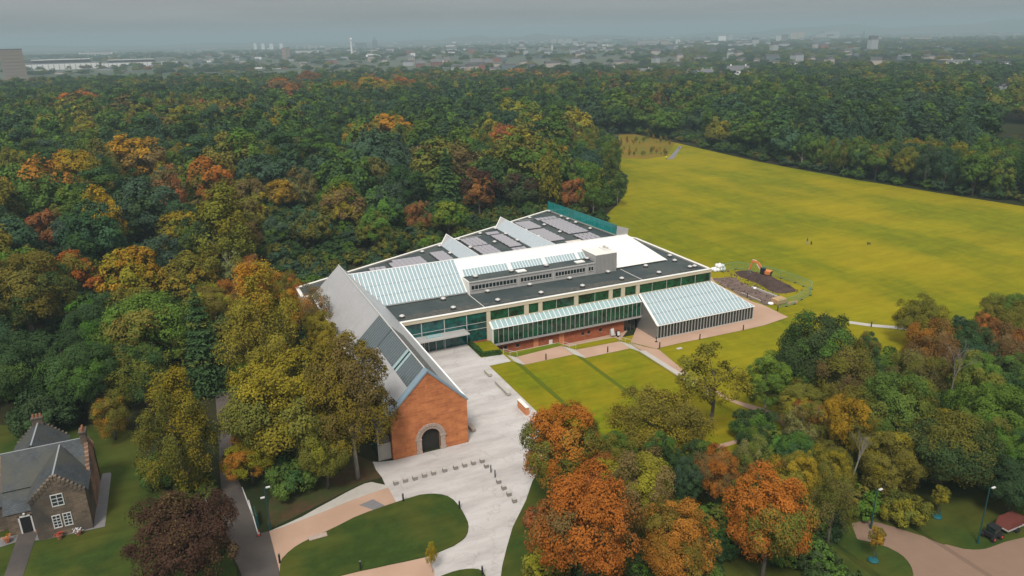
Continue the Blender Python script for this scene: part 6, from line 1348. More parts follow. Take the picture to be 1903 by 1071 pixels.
# ---------------------------------------------------------------- building site
def excavator(p, tip, lb):
    zg = zt(p[0])+.75; t = thing('excavator', (p[0], p[1], zg), lb, 'excavator')
    d = Vector((tip[0]-p[0], tip[1]-p[1], 0)).normalized(); n = Vector((-d.y, d.x, 0)); O = Vector((p[0], p[1], zg)); U = Vector((0, 0, 1))
    K_ = .78; P = lambda a, b_, c: O + (d*a + n*b_ + U*c)*K_
    def ob(b, a0, a1, b0, b1, c0, c1): b.add([P(a, q, c) for c in (c0, c1) for a, q in ((a0, b0), (a1, b0), (a1, b1), (a0, b1))], [(0, 3, 2, 1), (4, 5, 6, 7), (0, 1, 5, 4), (1, 2, 6, 5), (2, 3, 7, 6), (3, 0, 4, 7)]); return b
    for s in (-1, 1):
        prof = [(-1.5, .3), (-1.2, 0), (1.2, 0), (1.5, .3), (1.2, .65), (-1.2, .65)]
        b = MB(); P1 = [P(a, s*.95-.22, c) for a, c in prof] + [P(a, s*.95+.22, c) for a, c in prof]
        b.add(P1, [(0, 1, 2, 3, 4, 5), (11, 10, 9, 8, 7, 6)] + [((i+1) % 6, i, 6+i, 6+(i+1) % 6) for i in range(6)]); b.build('track', M['rubber'], t)
    ob(MB(), -.8, .8, -.7, .7, .35, .8).build('chassis', M['rubber'], t)
    ob(MB(), -1.7, .2, -1.1, 1.1, .85, 1.75).build('engine_house', M['orange_paint'], t); ob(MB(), -1.75, -1.2, -1.0, 1.0, .85, 1.55).build('counterweight', M['black'], t)
    cb = ob(MB(), -.15, 1.15, .15, 1.1, .85, 2.5).build('cab', M['black'], t)
    ob(MB(), -.05, 1.2, .22, 1.03, 1.5, 2.35).build('cab_glass', M['dark_glass'], cb); ob(MB(), -.2, 1.2, .1, 1.15, 2.5, 2.58).build('cab_roof', M['green_post'], cb)
    b1, b2 = P(.6, -.3, 1.2), P(2.6, -.3, 3.6); b3 = P(4.0, -.3, 3.9); b4 = P(4.9, -.3, .9)
    MB().bar(b1, b2, .4, .5).build('boom', M['orange_paint'], t); MB().bar(b2, b3, .36, .46).build('boom_head', M['orange_paint'], t); MB().bar(b3, b4, .28, .36).build('dipper_arm', M['orange_paint'], t)
    MB().bar(P(1.3, -.05, 1.3), P(2.7, -.05, 3.2), .14).build('ram', M['silver'], t); MB().bar(P(2.9, -.3, 4.05), P(4.1, -.3, 4.2), .14).build('ram', M['silver'], t)
    bk = MB(); prof = [(4.75, 1.0), (5.15, .9), (5.2, .2), (4.6, -.35), (4.2, .0), (4.55, .35)]
    P1 = [P(a, -.75, c) for a, c in prof] + [P(a, .15, c) for a, c in prof]
    bk.add(P1, [(0, 1, 2, 3, 4, 5), (11, 10, 9, 8, 7, 6)] + [((i+1) % 6, i, 6+i, 6+(i+1) % 6) for i in range(6)]); bk.build('bucket', M['steel_dark'], t)
excavator(MISC['exc'], (MISC['exc'][0]-2.2, MISC['exc'][1]+4.2), 'orange tracked excavator with raised boom on the earth mound')
def blob(c, r, h, seed, m, name, parent, n=9):
    rr = random.Random(seed); pr = [(r*.75, 0), (r, h*.18), (r*1.02, h*.6), (r*.8, h*.9), (r*.3, h)]
    b = MB().lathe(c, pr, n); b.v = [(x+rr.uniform(-.08, .08)*r, y+rr.uniform(-.08, .08)*r, z+rr.uniform(-.05, .05)*h) for x, y, z in b.v]
    return b.build(name, M[m], parent, smooth=True)
p = MISC['bags']; rr = random.Random(4); k = 0
for dx in (-1.1, -.25, .6, 1.4):
    for dy in (-.6, .3):
        for lv in range(2 if -1 < dx < 1.2 else 1):
            o = blob((p[0]+dx+rr.uniform(-.1, .1)+lv*.3, p[1]+dy, zt(p[0])+.03+lv*.75), .46, .8, k, 'bag_white', 'bulk_bag', None)
            tag(o, 'bulging white bulk bag in the heap beside the museum roof corner', 'bag', 'heap of white bulk bags'); k += 1
            MB().bar((p[0]+dx-.3, p[1]+dy, zt(p[0])+.8+lv*.75), (p[0]+dx+.3, p[1]+dy, zt(p[0])+.9+lv*.75), .08).build('strap', M['bag_white'], o)
p = (109.2, 108.9); t = thing('timber_stack', (p[0], p[1], -3.3), 'stack of yellow sawn timber beside the dug earth', 'timber')
for lv in range(4):
    for i in range(5): MB().bar((p[0]-1.4+lv*.05, p[1]-.9+i*.42, -3.1+lv*.22), (p[0]+1.5, p[1]-.6+i*.42, -3.1+lv*.22), .34, .18).build('beam', M['wood'], t)
p2 = MISC['planks']; tag(MB().box(p2[0]-1.2, p2[1]-.3, -3.33, p2[0]+1.2, p2[1]+.2, -3.0).box(p2[0]-1.0, p2[1]-.25, -3.0, p2[0]+1.3, p2[1]+.15, -2.85).build('plank_bundle', M['wood']), 'low bundle of pale planks on the grass inside the mesh fence', 'planks')
for k, (x, y, lb) in enumerate(((107.2, 109.1, 'crumpled white tarpaulin at the end of the timber stack'), (111.0, 118.0, 'small white rubble bag lying in the dug earth'))):
    tag(blob((x, y, -3.33), .6-.2*k, .4, 11+k, 'bag_white', 'tarpaulin' if k == 0 else 'rubble_bag', None), lb, 'tarpaulin' if k == 0 else 'bag')
a, c = TRENCH_EDGE; t = MB().bar((a[0], a[1], -3.15), (c[0], c[1], -3.15), .35, .35).build('concrete_kerb', M['pale_concrete']); tag(t, 'long pale concrete kerb edging the dug earth', 'kerb')
tag(MB().bar((a[0]+.5, a[1]+.2, -3.3), (c[0]+.7, c[1], -3.3), .5, .12).build('trench', M['vent_dark']), 'dark narrow trench behind the concrete kerb', 'trench')
a, c = KERB_E; tag(MB().bar((a[0], a[1], -3.26), (c[0], c[1], -3.26), .2, .16).build('edging_kerb', M['pale_concrete']), 'thin pale kerb between dug earth and path apron', 'kerb')
# temporary mesh fence: one thing per panel, posts and feet
k = 0
for i in range(len(FENCE)-1):
    a, c = Vector((*FENCE[i], 0)), Vector((*FENCE[i+1], 0)); n = max(1, round((c-a).length/3.4))
    for j in range(n):
        p, q = a+(c-a)*j/n, a+(c-a)*(j+1)/n; z = zt(p.x)+.03
        t = thing('fence_panel', (p.x, p.y, z), 'green mesh fence panel in the ring round the earth mound', 'fence panel', 'temporary mesh fence round the dig')
        MB().tube((p.x, p.y, z), (p.x, p.y, z+1.9), .045, n=6).build('post', M['fence_green'], t)
        d = (q-p).normalized()
        fr = MB(); fr.bar((p.x, p.y, z+1.85), (q.x, q.y, z+1.85), .06).bar((p.x, p.y, z+.2), (q.x, q.y, z+.2), .05)
        fr.build('rail', M['fence_green'], t)
        w = MB()
        for s in range(1, 8): g = p+(q-p)*s/8; w.bar((g.x, g.y, z+.2), (g.x, g.y, z+1.85), .018)
        for s in range(1, 6): w.bar((p.x, p.y, z+.2+s*.28), (q.x, q.y, z+.2+s*.28), .015)
        w.build('mesh_wires', M['fence_green'], t)
        MB().box(p.x-.3, p.y-.12, z, p.x+.3, p.y+.12, z+.12).build('foot', M['rubber'], t)

# ---------------------------------------------------------------- people and dogs (a few pixels tall)
def person(p, face, top, legs, lb, stride=.22):
    z = zt(p[0])+.03; bm = bmesh.new()
    t = thing('person', (p[0], p[1], z), lb, 'person')
    J = {'pel': (0, 0, .92), 'waist': (0, 0, 1.08), 'chest': (0, .02, 1.32), 'neck': (0, .02, 1.5), 'head': (0, .04, 1.62), 'crown': (0, .03, 1.74)}
    for s, n in ((-1, 'l'), (1, 'r')):
        J['hip'+n] = (s*.09, 0, .88); J['knee'+n] = (s*.1, s*stride*.6+.05, .48); J['ank'+n] = (s*.1, s*stride-.02, .08); J['toe'+n] = (s*.11, s*stride+.14, .03)
        J['sho'+n] = (s*.19, .01, 1.42); J['elb'+n] = (s*.25, -s*.12, 1.14); J['wri'+n] = (s*.24, -s*.2+.1, .92)
    E = [('pel', 'waist'), ('waist', 'chest'), ('chest', 'neck'), ('neck', 'head'), ('head', 'crown')]
    for n in 'lr': E += [('pel', 'hip'+n), ('hip'+n, 'knee'+n), ('knee'+n, 'ank'+n), ('ank'+n, 'toe'+n), ('chest', 'sho'+n), ('sho'+n, 'elb'+n), ('elb'+n, 'wri'+n)]
    RAD = dict(pel=.15, waist=.14, chest=.17, neck=.06, head=.10, crown=.07)
    for n in 'lr': RAD.update({'hip'+n: .11, 'knee'+n: .075, 'ank'+n: .05, 'toe'+n: .045, 'sho'+n: .075, 'elb'+n: .055, 'wri'+n: .04})
    names = list(J); me = bpy.data.meshes.new('body'); me.from_pydata([J[k] for k in names], [(names.index(a), names.index(c)) for a, c in E], [])
    o = bpy.data.objects.new('body', me); link(o, t, (p[0], p[1], z))
    sk = o.modifiers.new('skin', 'SKIN'); sv = me.skin_vertices[0].data
    for i, k in enumerate(names): sv[i].radius = (RAD[k],)*2
    sv[0].use_root = True
    o.modifiers.new('sub', 'SUBSURF').levels = 1
    dg = bpy.context.evaluated_depsgraph_get(); m2 = bpy.data.meshes.new_from_object(o.evaluated_get(dg)); o.modifiers.clear(); o.data = m2; m2.name = 'body'
    for m in (legs, top, 'skin'): m2.materials.append(M[m])
    for f in m2.polygons:
        c = f.center; f.material_index = 2 if c.z > 1.5 or (c.z < 1.0 and abs(c.x) > .2 and c.z > .8) else (1 if c.z > .95 else 0); f.use_smooth = True
    MB().lathe((p[0], p[1]+.02, z+1.66), [(.11, 0), (.115, .06), (.08, .12), (.02, .15)], 8).build('hair', M['cloth_dark'], t)
    t.rotation_euler.z = face
person(MISC['walker'], R(60), 'cloth_dark', 'cloth_grey', 'walker in dark coat on the open meadow beside a dog')
person(MISC['hivis'], R(200), 'hivis', 'cloth_dark', 'person in yellow high visibility jacket at the plantation edge')
person(MISC['walker2'], R(20), 'cloth_grey', 'cloth_dark', 'person in grey on the track entering the far wood')
def dog(p, face, m, lb):
    z = zt(p[0])+.03; t = thing('dog', (p[0], p[1], z), lb, 'dog'); V = [(0, -.35, .52), (0, -.1, .52), (0, .22, .55), (0, .42, .72), (0, .52, .80), (0, .70, .74), (0, -.62, .70)]; E = [(0, 1), (1, 2), (2, 3), (3, 4), (4, 5), (0, 6)]; Rr = [.11, .11, .15, .09, .09, .045, .025]
    for s in (-1, 1):
        i = len(V); V += [(s*.09, .22, .40), (s*.09, .20, .22), (s*.09, .24, .03)]; E += [(2, i), (i, i+1), (i+1, i+2)]; Rr += [.07, .04, .04]
        i = len(V); V += [(s*.09, -.30, .42), (s*.09, -.46, .24), (s*.09, -.40, .03)]; E += [(0, i), (i, i+1), (i+1, i+2)]; Rr += [.085, .04, .04]
    me = bpy.data.meshes.new('body'); me.from_pydata(V, E, []); o = bpy.data.objects.new('body', me); link(o, t, (p[0], p[1], z)); o.modifiers.new('skin', 'SKIN'); sv = me.skin_vertices[0].data
    for i, r_ in enumerate(Rr): sv[i].radius = (r_, r_)
    sv[1].use_root = True; o.modifiers.new('sub', 'SUBSURF').levels = 1
    dg = bpy.context.evaluated_depsgraph_get(); m2 = bpy.data.meshes.new_from_object(o.evaluated_get(dg)); o.modifiers.clear(); o.data = m2; m2.materials.append(M[m]); t.rotation_euler.z = face
dog((MISC['dog'][0]+.3, MISC['dog'][1]), R(-40), 'cloth_dark', 'dark dog at the heels of the walker on the meadow')
dog(MISC['dog2'], R(80), 'black', 'black dog alone on the open meadow')

# ---------------------------------------------------------------- quad bike and trailer stacked with red barriers
p = MISC['quad']; z = zt(p[0])+.06
t = thing('utility_vehicle', (p[0], p[1], z), 'small dark utility vehicle hitched to the trailer on the path', 'vehicle')
MB().box(p[0]-.8, p[1]-.55, z+.4, p[0]+.8, p[1]+.55, z+.8).build('body', M['black'], t); MB().prism([(p[0]-.5, p[1]-.5), (p[0]+.45, p[1]-.5), (p[0]+.45, p[1]+.5), (p[0]-.5, p[1]+.5)], z+.8, z+1.45).build('cab', M['dark_glass'], t); MB().box(p[0]-.55, p[1]-.55, z+1.45, p[0]+.5, p[1]+.55, z+1.52).build('roof', M['black'], t)
for a in (-.6, .6):
    for s in (-.58, .58):
        w = MB().tube((p[0]+a, p[1]+s-.13, z+.33), (p[0]+a, p[1]+s+.13, z+.33), .33, n=12).build('wheel', M['rubber'], t); MB().tube((p[0]+a, p[1]+s-.15, z+.33), (p[0]+a, p[1]+s+.15, z+.33), .14, n=8).build('rim', M['red_plastic'], w)
q = (p[0]+3.0, p[1]+.2); t = thing('trailer', (q[0], q[1], z), 'flat grey trailer carrying stacked red and white barriers', 'trailer')
MB().box(q[0]-1.3, q[1]-.8, z+.5, q[0]+1.5, q[1]+.8, z+.62).build('deck', M['grey_metal'], t); MB().bar((q[0]-2.3, q[1], z+.5), (q[0]-1.3, q[1], z+.55), .1).build('drawbar', M['grey_metal'], t)
for s in (-.85, .85): MB().tube((q[0]+.3, q[1]+s-.1, z+.3), (q[0]+.3, q[1]+s+.1, z+.3), .3, n=12).build('wheel', M['rubber'], t)
for i in range(9):
    x = q[0]-1.2+i*.28
    o = MB().slab([(x, q[1]-.75, z+.62), (x+.35, q[1]-.75, z+1.55), (x+.35, q[1]+.75, z+1.55), (x, q[1]+.75, z+.62)], .08).build('plastic_barrier', M['faded_red']); tag(o, 'red plastic barrier leaning in the stack on the trailer', 'barrier', 'red barriers stacked on the trailer')
    MB().slab([(x+.13, q[1]-.4, z+.96), (x+.24, q[1]-.4, z+1.25), (x+.24, q[1]+.4, z+1.25), (x+.13, q[1]+.4, z+.96)], .02).build('white_band', M['white_paint'], o)
# ---------------------------------------------------------------- trees
PAL = dict(dk=(.038, .070, .024), bl=(.040, .072, .040), gr=(.068, .120, .020), gy=(.170, .145, .018), ol=(.110, .108, .020), yl=(.190, .160, .016), br=(.120, .090, .030), go=(.28, .155, .015),
           rd=(.21, .086, .028), li=(.130, .150, .020), pu=(.055, .027, .02), pl=(.15, .15, .05))
PAL['or'] = (.275, .104, .018)
def leaf_material():
    m = bpy.data.materials.new('leaves'); m.use_nodes = True; t = m.node_tree; t.nodes.clear()
    at = lambda n: N(t, 'ShaderNodeAttribute', attribute_type='INSTANCER', attribute_name=n)
    a, c, tu = at('leaf_colour'), at('tip_colour'), at('turn')
    v = N(t, 'ShaderNodeAttribute', attribute_type='GEOMETRY', attribute_name='leaf_var'); sp = N(t, 'ShaderNodeSeparateColor'); t.links.new(v.outputs['Color'], sp.inputs[0])
    # whole boughs turn colour together: bough value against the tree's own share of turned boughs
    sub = N(t, 'ShaderNodeMath', operation='SUBTRACT'); t.links.new(tu.outputs['Fac'], sub.inputs[0]); t.links.new(sp.outputs[1], sub.inputs[1])
    mr = N(t, 'ShaderNodeMapRange'); mr.inputs[1].default_value = -.12; mr.inputs[2].default_value = .12; t.links.new(sub.outputs[0], mr.inputs[0])
    x = N(t, 'ShaderNodeMix', data_type='RGBA'); t.links.new(mr.outputs[0], x.inputs[0]); t.links.new(a.outputs['Color'], x.inputs[6]); t.links.new(c.outputs['Color'], x.inputs[7])
    val = N(t, 'ShaderNodeMapRange'); val.inputs[3].default_value = .5; val.inputs[4].default_value = 1.5; t.links.new(sp.outputs[0], val.inputs[0])
    sc = N(t, 'ShaderNodeVectorMath', operation='SCALE'); t.links.new(x.outputs[2], sc.inputs[0]); t.links.new(val.outputs[0], sc.inputs['Scale'])
    d = N(t, 'ShaderNodeBsdfDiffuse'); tr = N(t, 'ShaderNodeBsdfTranslucent'); ms = N(t, 'ShaderNodeMixShader'); ms.inputs[0].default_value = .12
    t.links.new(sc.outputs[0], d.inputs['Color']); t.links.new(sc.outputs[0], tr.inputs['Color']); t.links.new(d.outputs[0], ms.inputs[1]); t.links.new(tr.outputs[0], ms.inputs[2])
    o = N(t, 'ShaderNodeOutputMaterial'); t.links.new(ms.outputs[0], o.inputs['Surface'])
    M['leaves'] = m
leaf_material()
def unit(v): return v/np.maximum(np.linalg.norm(v, axis=-1, keepdims=True), 1e-9)
def quads_mesh(name, P, Nn, size, val, bough, rng, asp=.75, mats=('leaves',)):
    n = len(P); T = unit(np.cross(Nn, rng.normal(size=(n, 3)))); B = np.cross(Nn, T); s = size[:, None]
    V = np.empty((n, 4, 3)); j = lambda: 1+rng.uniform(-.3, .3, (n, 1))
    V[:, 0] = P - T*s*j(); V[:, 1] = P - B*s*asp*j(); V[:, 2] = P + T*s*j(); V[:, 3] = P + B*s*asp*j()
    V += Nn[:, None, :]*s[:, None]*rng.uniform(-.3, .3, (n, 4, 1))
    me = bpy.data.meshes.new(name); me.vertices.add(4*n); me.loops.add(4*n); me.polygons.add(n)
    me.vertices.foreach_set('co', V.reshape(-1).astype(np.float32)); me.loops.foreach_set('vertex_index', np.arange(4*n, dtype=np.int32))
    me.polygons.foreach_set('loop_start', np.arange(0, 4*n, 4, dtype=np.int32)); me.polygons.foreach_set('loop_total', np.full(n, 4, dtype=np.int32))
    at = me.attributes.new('leaf_var', 'FLOAT_COLOR', 'POINT'); C = np.ones((n, 4, 4), np.float32); C[:, :, 0] = val[:, None]; C[:, :, 1] = bough[:, None]; C[:, :, 2] = 0
    at.data.foreach_set('color', C.reshape(-1)); me.materials.append(M['leaves']); me.update(); return me
def crown(name, seed, n, ratio, z0, size, nl, lr=(.13, .2), top=.5, flat=1.0, fuzz=.12, taper=0.0, hang=0.0, inner=.14, lowcut=-.55, sub=9):
    """leaf clumps set on boughs spread over a crown of unit width; heights run 0..ratio"""
    r = np.random.default_rng(seed); zc = (z0+ratio)/2; rz = (ratio-z0)/2
    i = np.arange(nl)+.5; ph = i*2.399963; u = 1-2*i/nl; u = np.maximum(u, lowcut+r.uniform(0, .25, nl)); q = np.sqrt(1-u*u)
    D = np.stack([q*np.cos(ph), q*np.sin(ph), u], 1) + r.normal(0, .10, (nl, 3)); D = unit(D)
    L = r.uniform(lr[0]*.8, lr[1]*1.1, nl); k = r.uniform(.66, 1.10, nl)*(1+.10*np.sin(np.arctan2(D[:, 1], D[:, 0])*2+seed)+.07*np.sin(np.arctan2(D[:, 1], D[:, 0])*3+seed*2.3))
    prof = 1 - taper*np.clip((D[:, 2]+.4)/1.4, 0, 1)
    C = np.stack([D[:, 0]*(.5-L*.8)*k*prof, D[:, 1]*(.5-L*.8)*k*prof, zc + D[:, 2]*(rz-L*.7)*k], 1)
    # a few inner boughs
    w = L**2*(r.random(nl) > .12); w /= w.sum(); b = r.choice(nl, n, p=w)
    SD = unit(r.normal(size=(nl, sub, 3)) + D[:, None, :]*.9 + np.array([0, 0, .5])); SR = r.uniform(.34, .55, (nl, sub)); s = r.integers(0, sub, n)
    sc = C[b] + SD[b, s]*(L[b]*.72)[:, None]*np.array([1, 1, flat]); sr = SR[b, s]*L[b]
    d = unit(r.normal(size=(n, 3)) + SD[b, s]*.8 + np.array([0, 0, .35]))
    P = sc + d*(sr*r.uniform(.55, 1.08, n))[:, None]*np.array([1, 1, flat])
    P += r.normal(0, fuzz*.06, (n, 3))
    if hang: 
        e = r.random(n) < .55; P[e, 2] -= r.random(e.sum())**1.5*hang
    m = int(n*inner); J = r.random(n) < inner
    P[J] = np.array([0, 0, zc]) + (C[b[J]]-np.array([0, 0, zc]))*r.uniform(.3, .95, (J.sum(), 1)) + r.normal(0, .04, (J.sum(), 3))
    Nn = unit(d*.75 + unit(P-np.array([0, 0, zc-.12]))*.55 + r.normal(0, .24, (n, 3)) + np.array([0, 0, .12]))
    lobe = r.random(nl); lv = r.normal(0, .10, nl); sv = r.normal(0, .07, (nl, sub))
    val = np.clip(.5 + lv[b] + sv[b, s] + r.normal(0, .06, n), 0, 1)
    bough = np.clip(lobe[b]*.75 + .25*(1-(P[:, 2]-z0)/(ratio-z0)) + r.normal(0, .08, n), 0, 1)
    return quads_mesh(name, P, Nn, size*r.uniform(.6, 1.35, n), val, bough, r)
def fir_crown(name, seed, n, ratio, size):
    r = np.random.default_rng(seed); t = r.random(n)**.75; z = ratio*(.06+.94*(1-t)); z = ratio*(1-t*.93)
    lay = np.round((1-t)*15)/15; a = r.integers(0, 11, n)*(2*math.pi/11) + lay*40 + r.normal(0, .16, n)
    rad = .5*(t**.85); f = r.random(n)**.55; R_ = rad*f*r.uniform(.8, 1.1, n)
    P = np.stack([R_*np.cos(a), R_*np.sin(a), ratio*(1-.93*(1-lay)) - R_*.45 + r.normal(0, .018, n)], 1)
    Nn = unit(np.stack([np.cos(a)*.3, np.sin(a)*.3, np.ones(n)], 1) + r.normal(0, .35, (n, 3)))
    br = (lay*15).astype(int)*11 + 0; v = np.random.default_rng(seed+1).random(400)
    val = np.clip(.35 + .3*f + r.normal(0, .1, n), 0, 1); bough = np.clip(v[br % 400]*.6+.4*r.random(n), 0, 1)
    return quads_mesh(name, P, Nn, size*r.uniform(.6, 1.3, n), val, bough, r, asp=.45)
def pine_crown(name, seed, n, ratio, size):
    r = np.random.default_rng(seed); nl = 26; zz = np.sort(r.uniform(.36, .97, nl))*ratio; a = np.arange(nl)*2.4+r.normal(0, .3, nl)
    env = .42*np.clip((1.02-zz/ratio)/.35, .18, 1)**.6; rr = env*r.uniform(.45, 1, nl)
    C = np.stack([rr*np.cos(a), rr*np.sin(a), zz], 1); L = r.uniform(.12, .19, nl); b = r.integers(0, nl, n)
    d = unit(r.normal(size=(n, 3)) + np.array([0, 0, .4])); P = C[b] + d*(L[b]*r.uniform(.5, 1.05, n))[:, None]*np.array([1.15, 1.15, .42])
    Nn = unit(d*.7 + r.normal(0, .4, (n, 3)) + np.array([0, 0, .6])); v = r.random(nl); lv = r.normal(0, .1, nl)
    return quads_mesh(name, P, Nn, size*r.uniform(.6, 1.3, n), np.clip(.5+lv[b]+r.normal(0, .1, n), 0, 1), np.clip(v[b]+r.normal(0, .1, n), 0, 1), r, asp=.5)
def trunk(name, seed, ratio, z0, r0=.035, limbs=6, m='bark'):
    rr = random.Random(seed); b = MB(); pts = [Vector((0, 0, -.01))]
    for k in range(1, 5): pts.append(Vector((rr.uniform(-.02, .02)*k, rr.uniform(-.02, .02)*k, ratio*.85*k/4)))
    for k in range(4): b.tube(pts[k], pts[k+1], r0*(1-.22*k), r0*(1-.22*(k+1)), 6, cap=(k in (0, 3)))
    for i in range(limbs):
        a = i*2.4+rr.uniform(-.4, .4); zb = z0*.9 + (ratio-z0)*rr.uniform(0, .45); p = Vector((0, 0, zb)); l = rr.uniform(.16, .27)
        q = p+Vector((math.cos(a)*l*.6, math.sin(a)*l*.6, l*.7)); e = q+Vector((math.cos(a+.3)*l*.5, math.sin(a+.3)*l*.5, l*.45))
        b.tube(p, q, r0*.5, r0*.32, 5, cap=False); b.tube(q, e, r0*.32, r0*.12, 5, cap=False)
    return b.mesh(name, M[m], smooth=True)
PROTO = {}; NEAR = {}
def protos():
    K = {}
    NEAR['dome'] = [crown('crown', 110+i, 38000, 1.05, .14+.03*i, .0098, 40+4*i, (.11, .19), lowcut=-.55, sub=14) for i in range(4)]
    NEAR['oval'] = [crown('crown', 120+i, 36000, 1.45, .2, .0102, 44, (.12, .18), lowcut=-.8, taper=.15, sub=14) for i in range(2)]
    NEAR['birch'] = [crown('crown', 130, 34000, 1.75, .16, .0098, 60, (.09, .15), fuzz=.3, taper=.45, hang=.16, lowcut=-.9, sub=12)]
    NEAR['beech'] = [crown('crown', 150+i, 34000, .95, .1, .0092, 70, (.08, .13), fuzz=.35, lowcut=-.45, sub=12) for i in range(2)]
    NEAR['bush'] = [crown('crown', 160, 12000, .7, -.05, .0165, 30, (.12, .18), lowcut=-.5, sub=12)]
    NEAR['wisp'] = [crown('crown', 140, 15000, 1.3, .15, .0115, 46, (.09, .15), fuzz=.45, taper=.2, lowcut=-.75, sub=12)]
    NEAR['open'] = [crown('crown', 170, 7500, 1.1, .32, .0135, 34, (.09, .14), fuzz=.3, inner=.05, lowcut=-.4)]
    NEAR['droop'] = [crown('crown', 180, 9500, 1.3, .2, .0105, 38, (.08, .13), fuzz=.4, hang=.3, lowcut=-.5)]
    K['dome'] = [crown('crown', 10+i, 9000, 1.05, .16+.03*i, .020, 34+4*i, (.12, .20), lowcut=-.5) for i in range(4)]
    K['oval'] = [crown('crown', 20+i, 9000, 1.45, .24, .021, 36, (.13, .20), lowcut=-.75, taper=.15) for i in range(3)]
    K['birch'] = [crown('crown', 30+i, 9500, 1.75, .22, .019, 44, (.10, .17), fuzz=.3, taper=.45, hang=.16, lowcut=-.85) for i in range(2)]
    K['wisp'] = [crown('crown', 40+i, 5500, 1.3, .18, .018, 36, (.10, .16), fuzz=.45, taper=.2, lowcut=-.7) for i in range(2)]
    K['beech'] = [crown('crown', 50+i, 11000, .95, .12, .0165, 60, (.08, .14), fuzz=.3, lowcut=-.4) for i in range(2)]
    K['bush'] = [crown('crown', 60+i, 4500, .7, -.05, .027, 26, (.13, .2), lowcut=-.5) for i in range(2)]
    K['open'] = [crown('crown', 70, 3600, 1.1, .32, .021, 30, (.10, .15), fuzz=.3, inner=.05, lowcut=-.4)]
    K['droop'] = [crown('crown', 80, 4200, 1.3, .25, .016, 34, (.08, .13), fuzz=.4, hang=.3, lowcut=-.5)]
    K['fir'] = [fir_crown('crown', 90+i, 7000, 2.1, .040) for i in range(2)]
    K['pine'] = [pine_crown('crown', 95+i, 7500, 1.5, .026) for i in range(3)]
    Tz = dict(dome=(1.05, .2), oval=(1.45, .28), birch=(1.75, .25), wisp=(1.3, .2), beech=(.95, .16), bush=(.7, .05), open=(1.1, .3), droop=(1.3, .3), fir=(2.1, .1), pine=(1.5, .6))
    for k, v in K.items():
        r_, z0 = Tz[k]; PROTO[k] = (r_, v, [trunk('trunk', 7*i+len(k), r_, z0, .03 if k not in ('fir', 'birch', 'pine') else .022, 7, 'pale_bark' if k in ('oval', 'birch') else 'bark') for i in range(2)])
protos()
NAMES = dict(dome='broadleaf_tree', oval='broadleaf_tree', birch='birch_tree', wisp='feathery_tree', beech='beech_tree', bush='bush', open='open_tree', droop='larch_tree', fir='fir_tree', pine='pine_tree')
CATS = dict(bush='bush')
trnd = random.Random(77)
def jig(c, s=.12): return tuple(max(.003, x*trnd.uniform(1-s, 1+s)) for x in c)
def plant(kind, x, y, d, h, leaf, tip, turn, label, group=None, name=None, cat=None):
    r_, crs, tks = PROTO[kind]; z = zt(x)
    if math.hypot(x, y) < 150 and kind in NEAR and h > 3.5: crs = NEAR[kind]
    t = thing(name or NAMES[kind], (x, y, z), label, cat or CATS.get(kind, 'tree'), group)
    rz = trnd.uniform(0, 6.28)
    for nm, me in (('crown', trnd.choice(crs)), ('trunk', trnd.choice(tks))):
        o = bpy.data.objects.new(nm, me); hc = min(h*.98, d*r_*1.25) if nm == 'crown' else h; link(o, t, (x, y, z+max(0, .575*(h-hc)))); o.rotation_euler.z = rz; o.scale = (d, d, hc/r_)
        if nm == 'crown':
            k = trnd.uniform(.88, 1.12); o['leaf_colour'] = [c*k for c in jig(leaf)]; o['tip_colour'] = [c*k for c in jig(tip)]; o['turn'] = float(turn)
    return t
for line in TREES.strip().split('\n'):
    k, x, y, d, h, lf, tp, tu, lb, g = line.split('|')
    lf_, tp_ = PAL[lf], PAL[tp]
    plant(k, float(x), float(y), float(d)*1.03, float(h), lf_, tp_, float(tu), lb, ('look-alikes, ' + lb) if g else None)
# saplings of the young plantation
SC = ['or', 'rd', 'ol', 'go', 'gr', 'br']
sname = dict(zip(SC, ['orange', 'russet', 'olive', 'golden', 'green', 'brown']))
for i, (x, y, s) in enumerate(SAPL):
    c = SC[(i*7) % 6]
    plant('wisp', x, y, s*.62, s*1.15, PAL[c], PAL['yl'], .3, '%s %s sapling in the young plantation at the far end of the meadow' % ('taller' if s > 2.1 else 'small', sname[c]), 'plantation saplings, %s %s' % (sname[c], s > 2.1), 'sapling', 'sapling')
# young trees with watering bags, golden column by the drive
for nm, (h, d), lb, lf in (('ytree1', (4.2, 2.0), 'young yellow green round tree with teal watering bag on the grass between the lamp posts', 'yl'), ('ytree2', (4.2, 1.7), 'young golden tree with teal watering bag inside the path curve', 'go')):
    p = MISC[nm]; t = thing('young_tree', (p[0], p[1], zt(p[0])), lb, 'tree')
    o = bpy.data.objects.new('crown', PROTO['oval'][1][0]); link(o, t, (p[0], p[1], zt(p[0])+1.3)); o.scale = (d, d, (h-1.3)/1.45); o['leaf_colour'] = PAL[lf]; o['tip_colour'] = PAL['ol']; o['turn'] = .3
    MB().tube((p[0], p[1], zt(p[0])), (p[0], p[1], zt(p[0])+2.6), .05, .03, 6).build('trunk', M['bark'], t)
    w = MB().lathe((p[0], p[1], zt(p[0])+.03), [(.52, 0), (.56, .12), (.42, .26), (.2, .32)], 10).build('watering_bag', M['teal_bag'], t)
    MB().tube((p[0]+.5, p[1], zt(p[0])), (p[0]+.5, p[1], zt(p[0])+.8), .05).build('stake', M['teal_bag'], t)
p = MISC['goldsap']; t = plant('birch', p[0]-.1, p[1]+.9, 1.25, 4.2, PAL['go'], PAL['yl'], .3, 'slim golden column tree on the edge of the oval lawn')
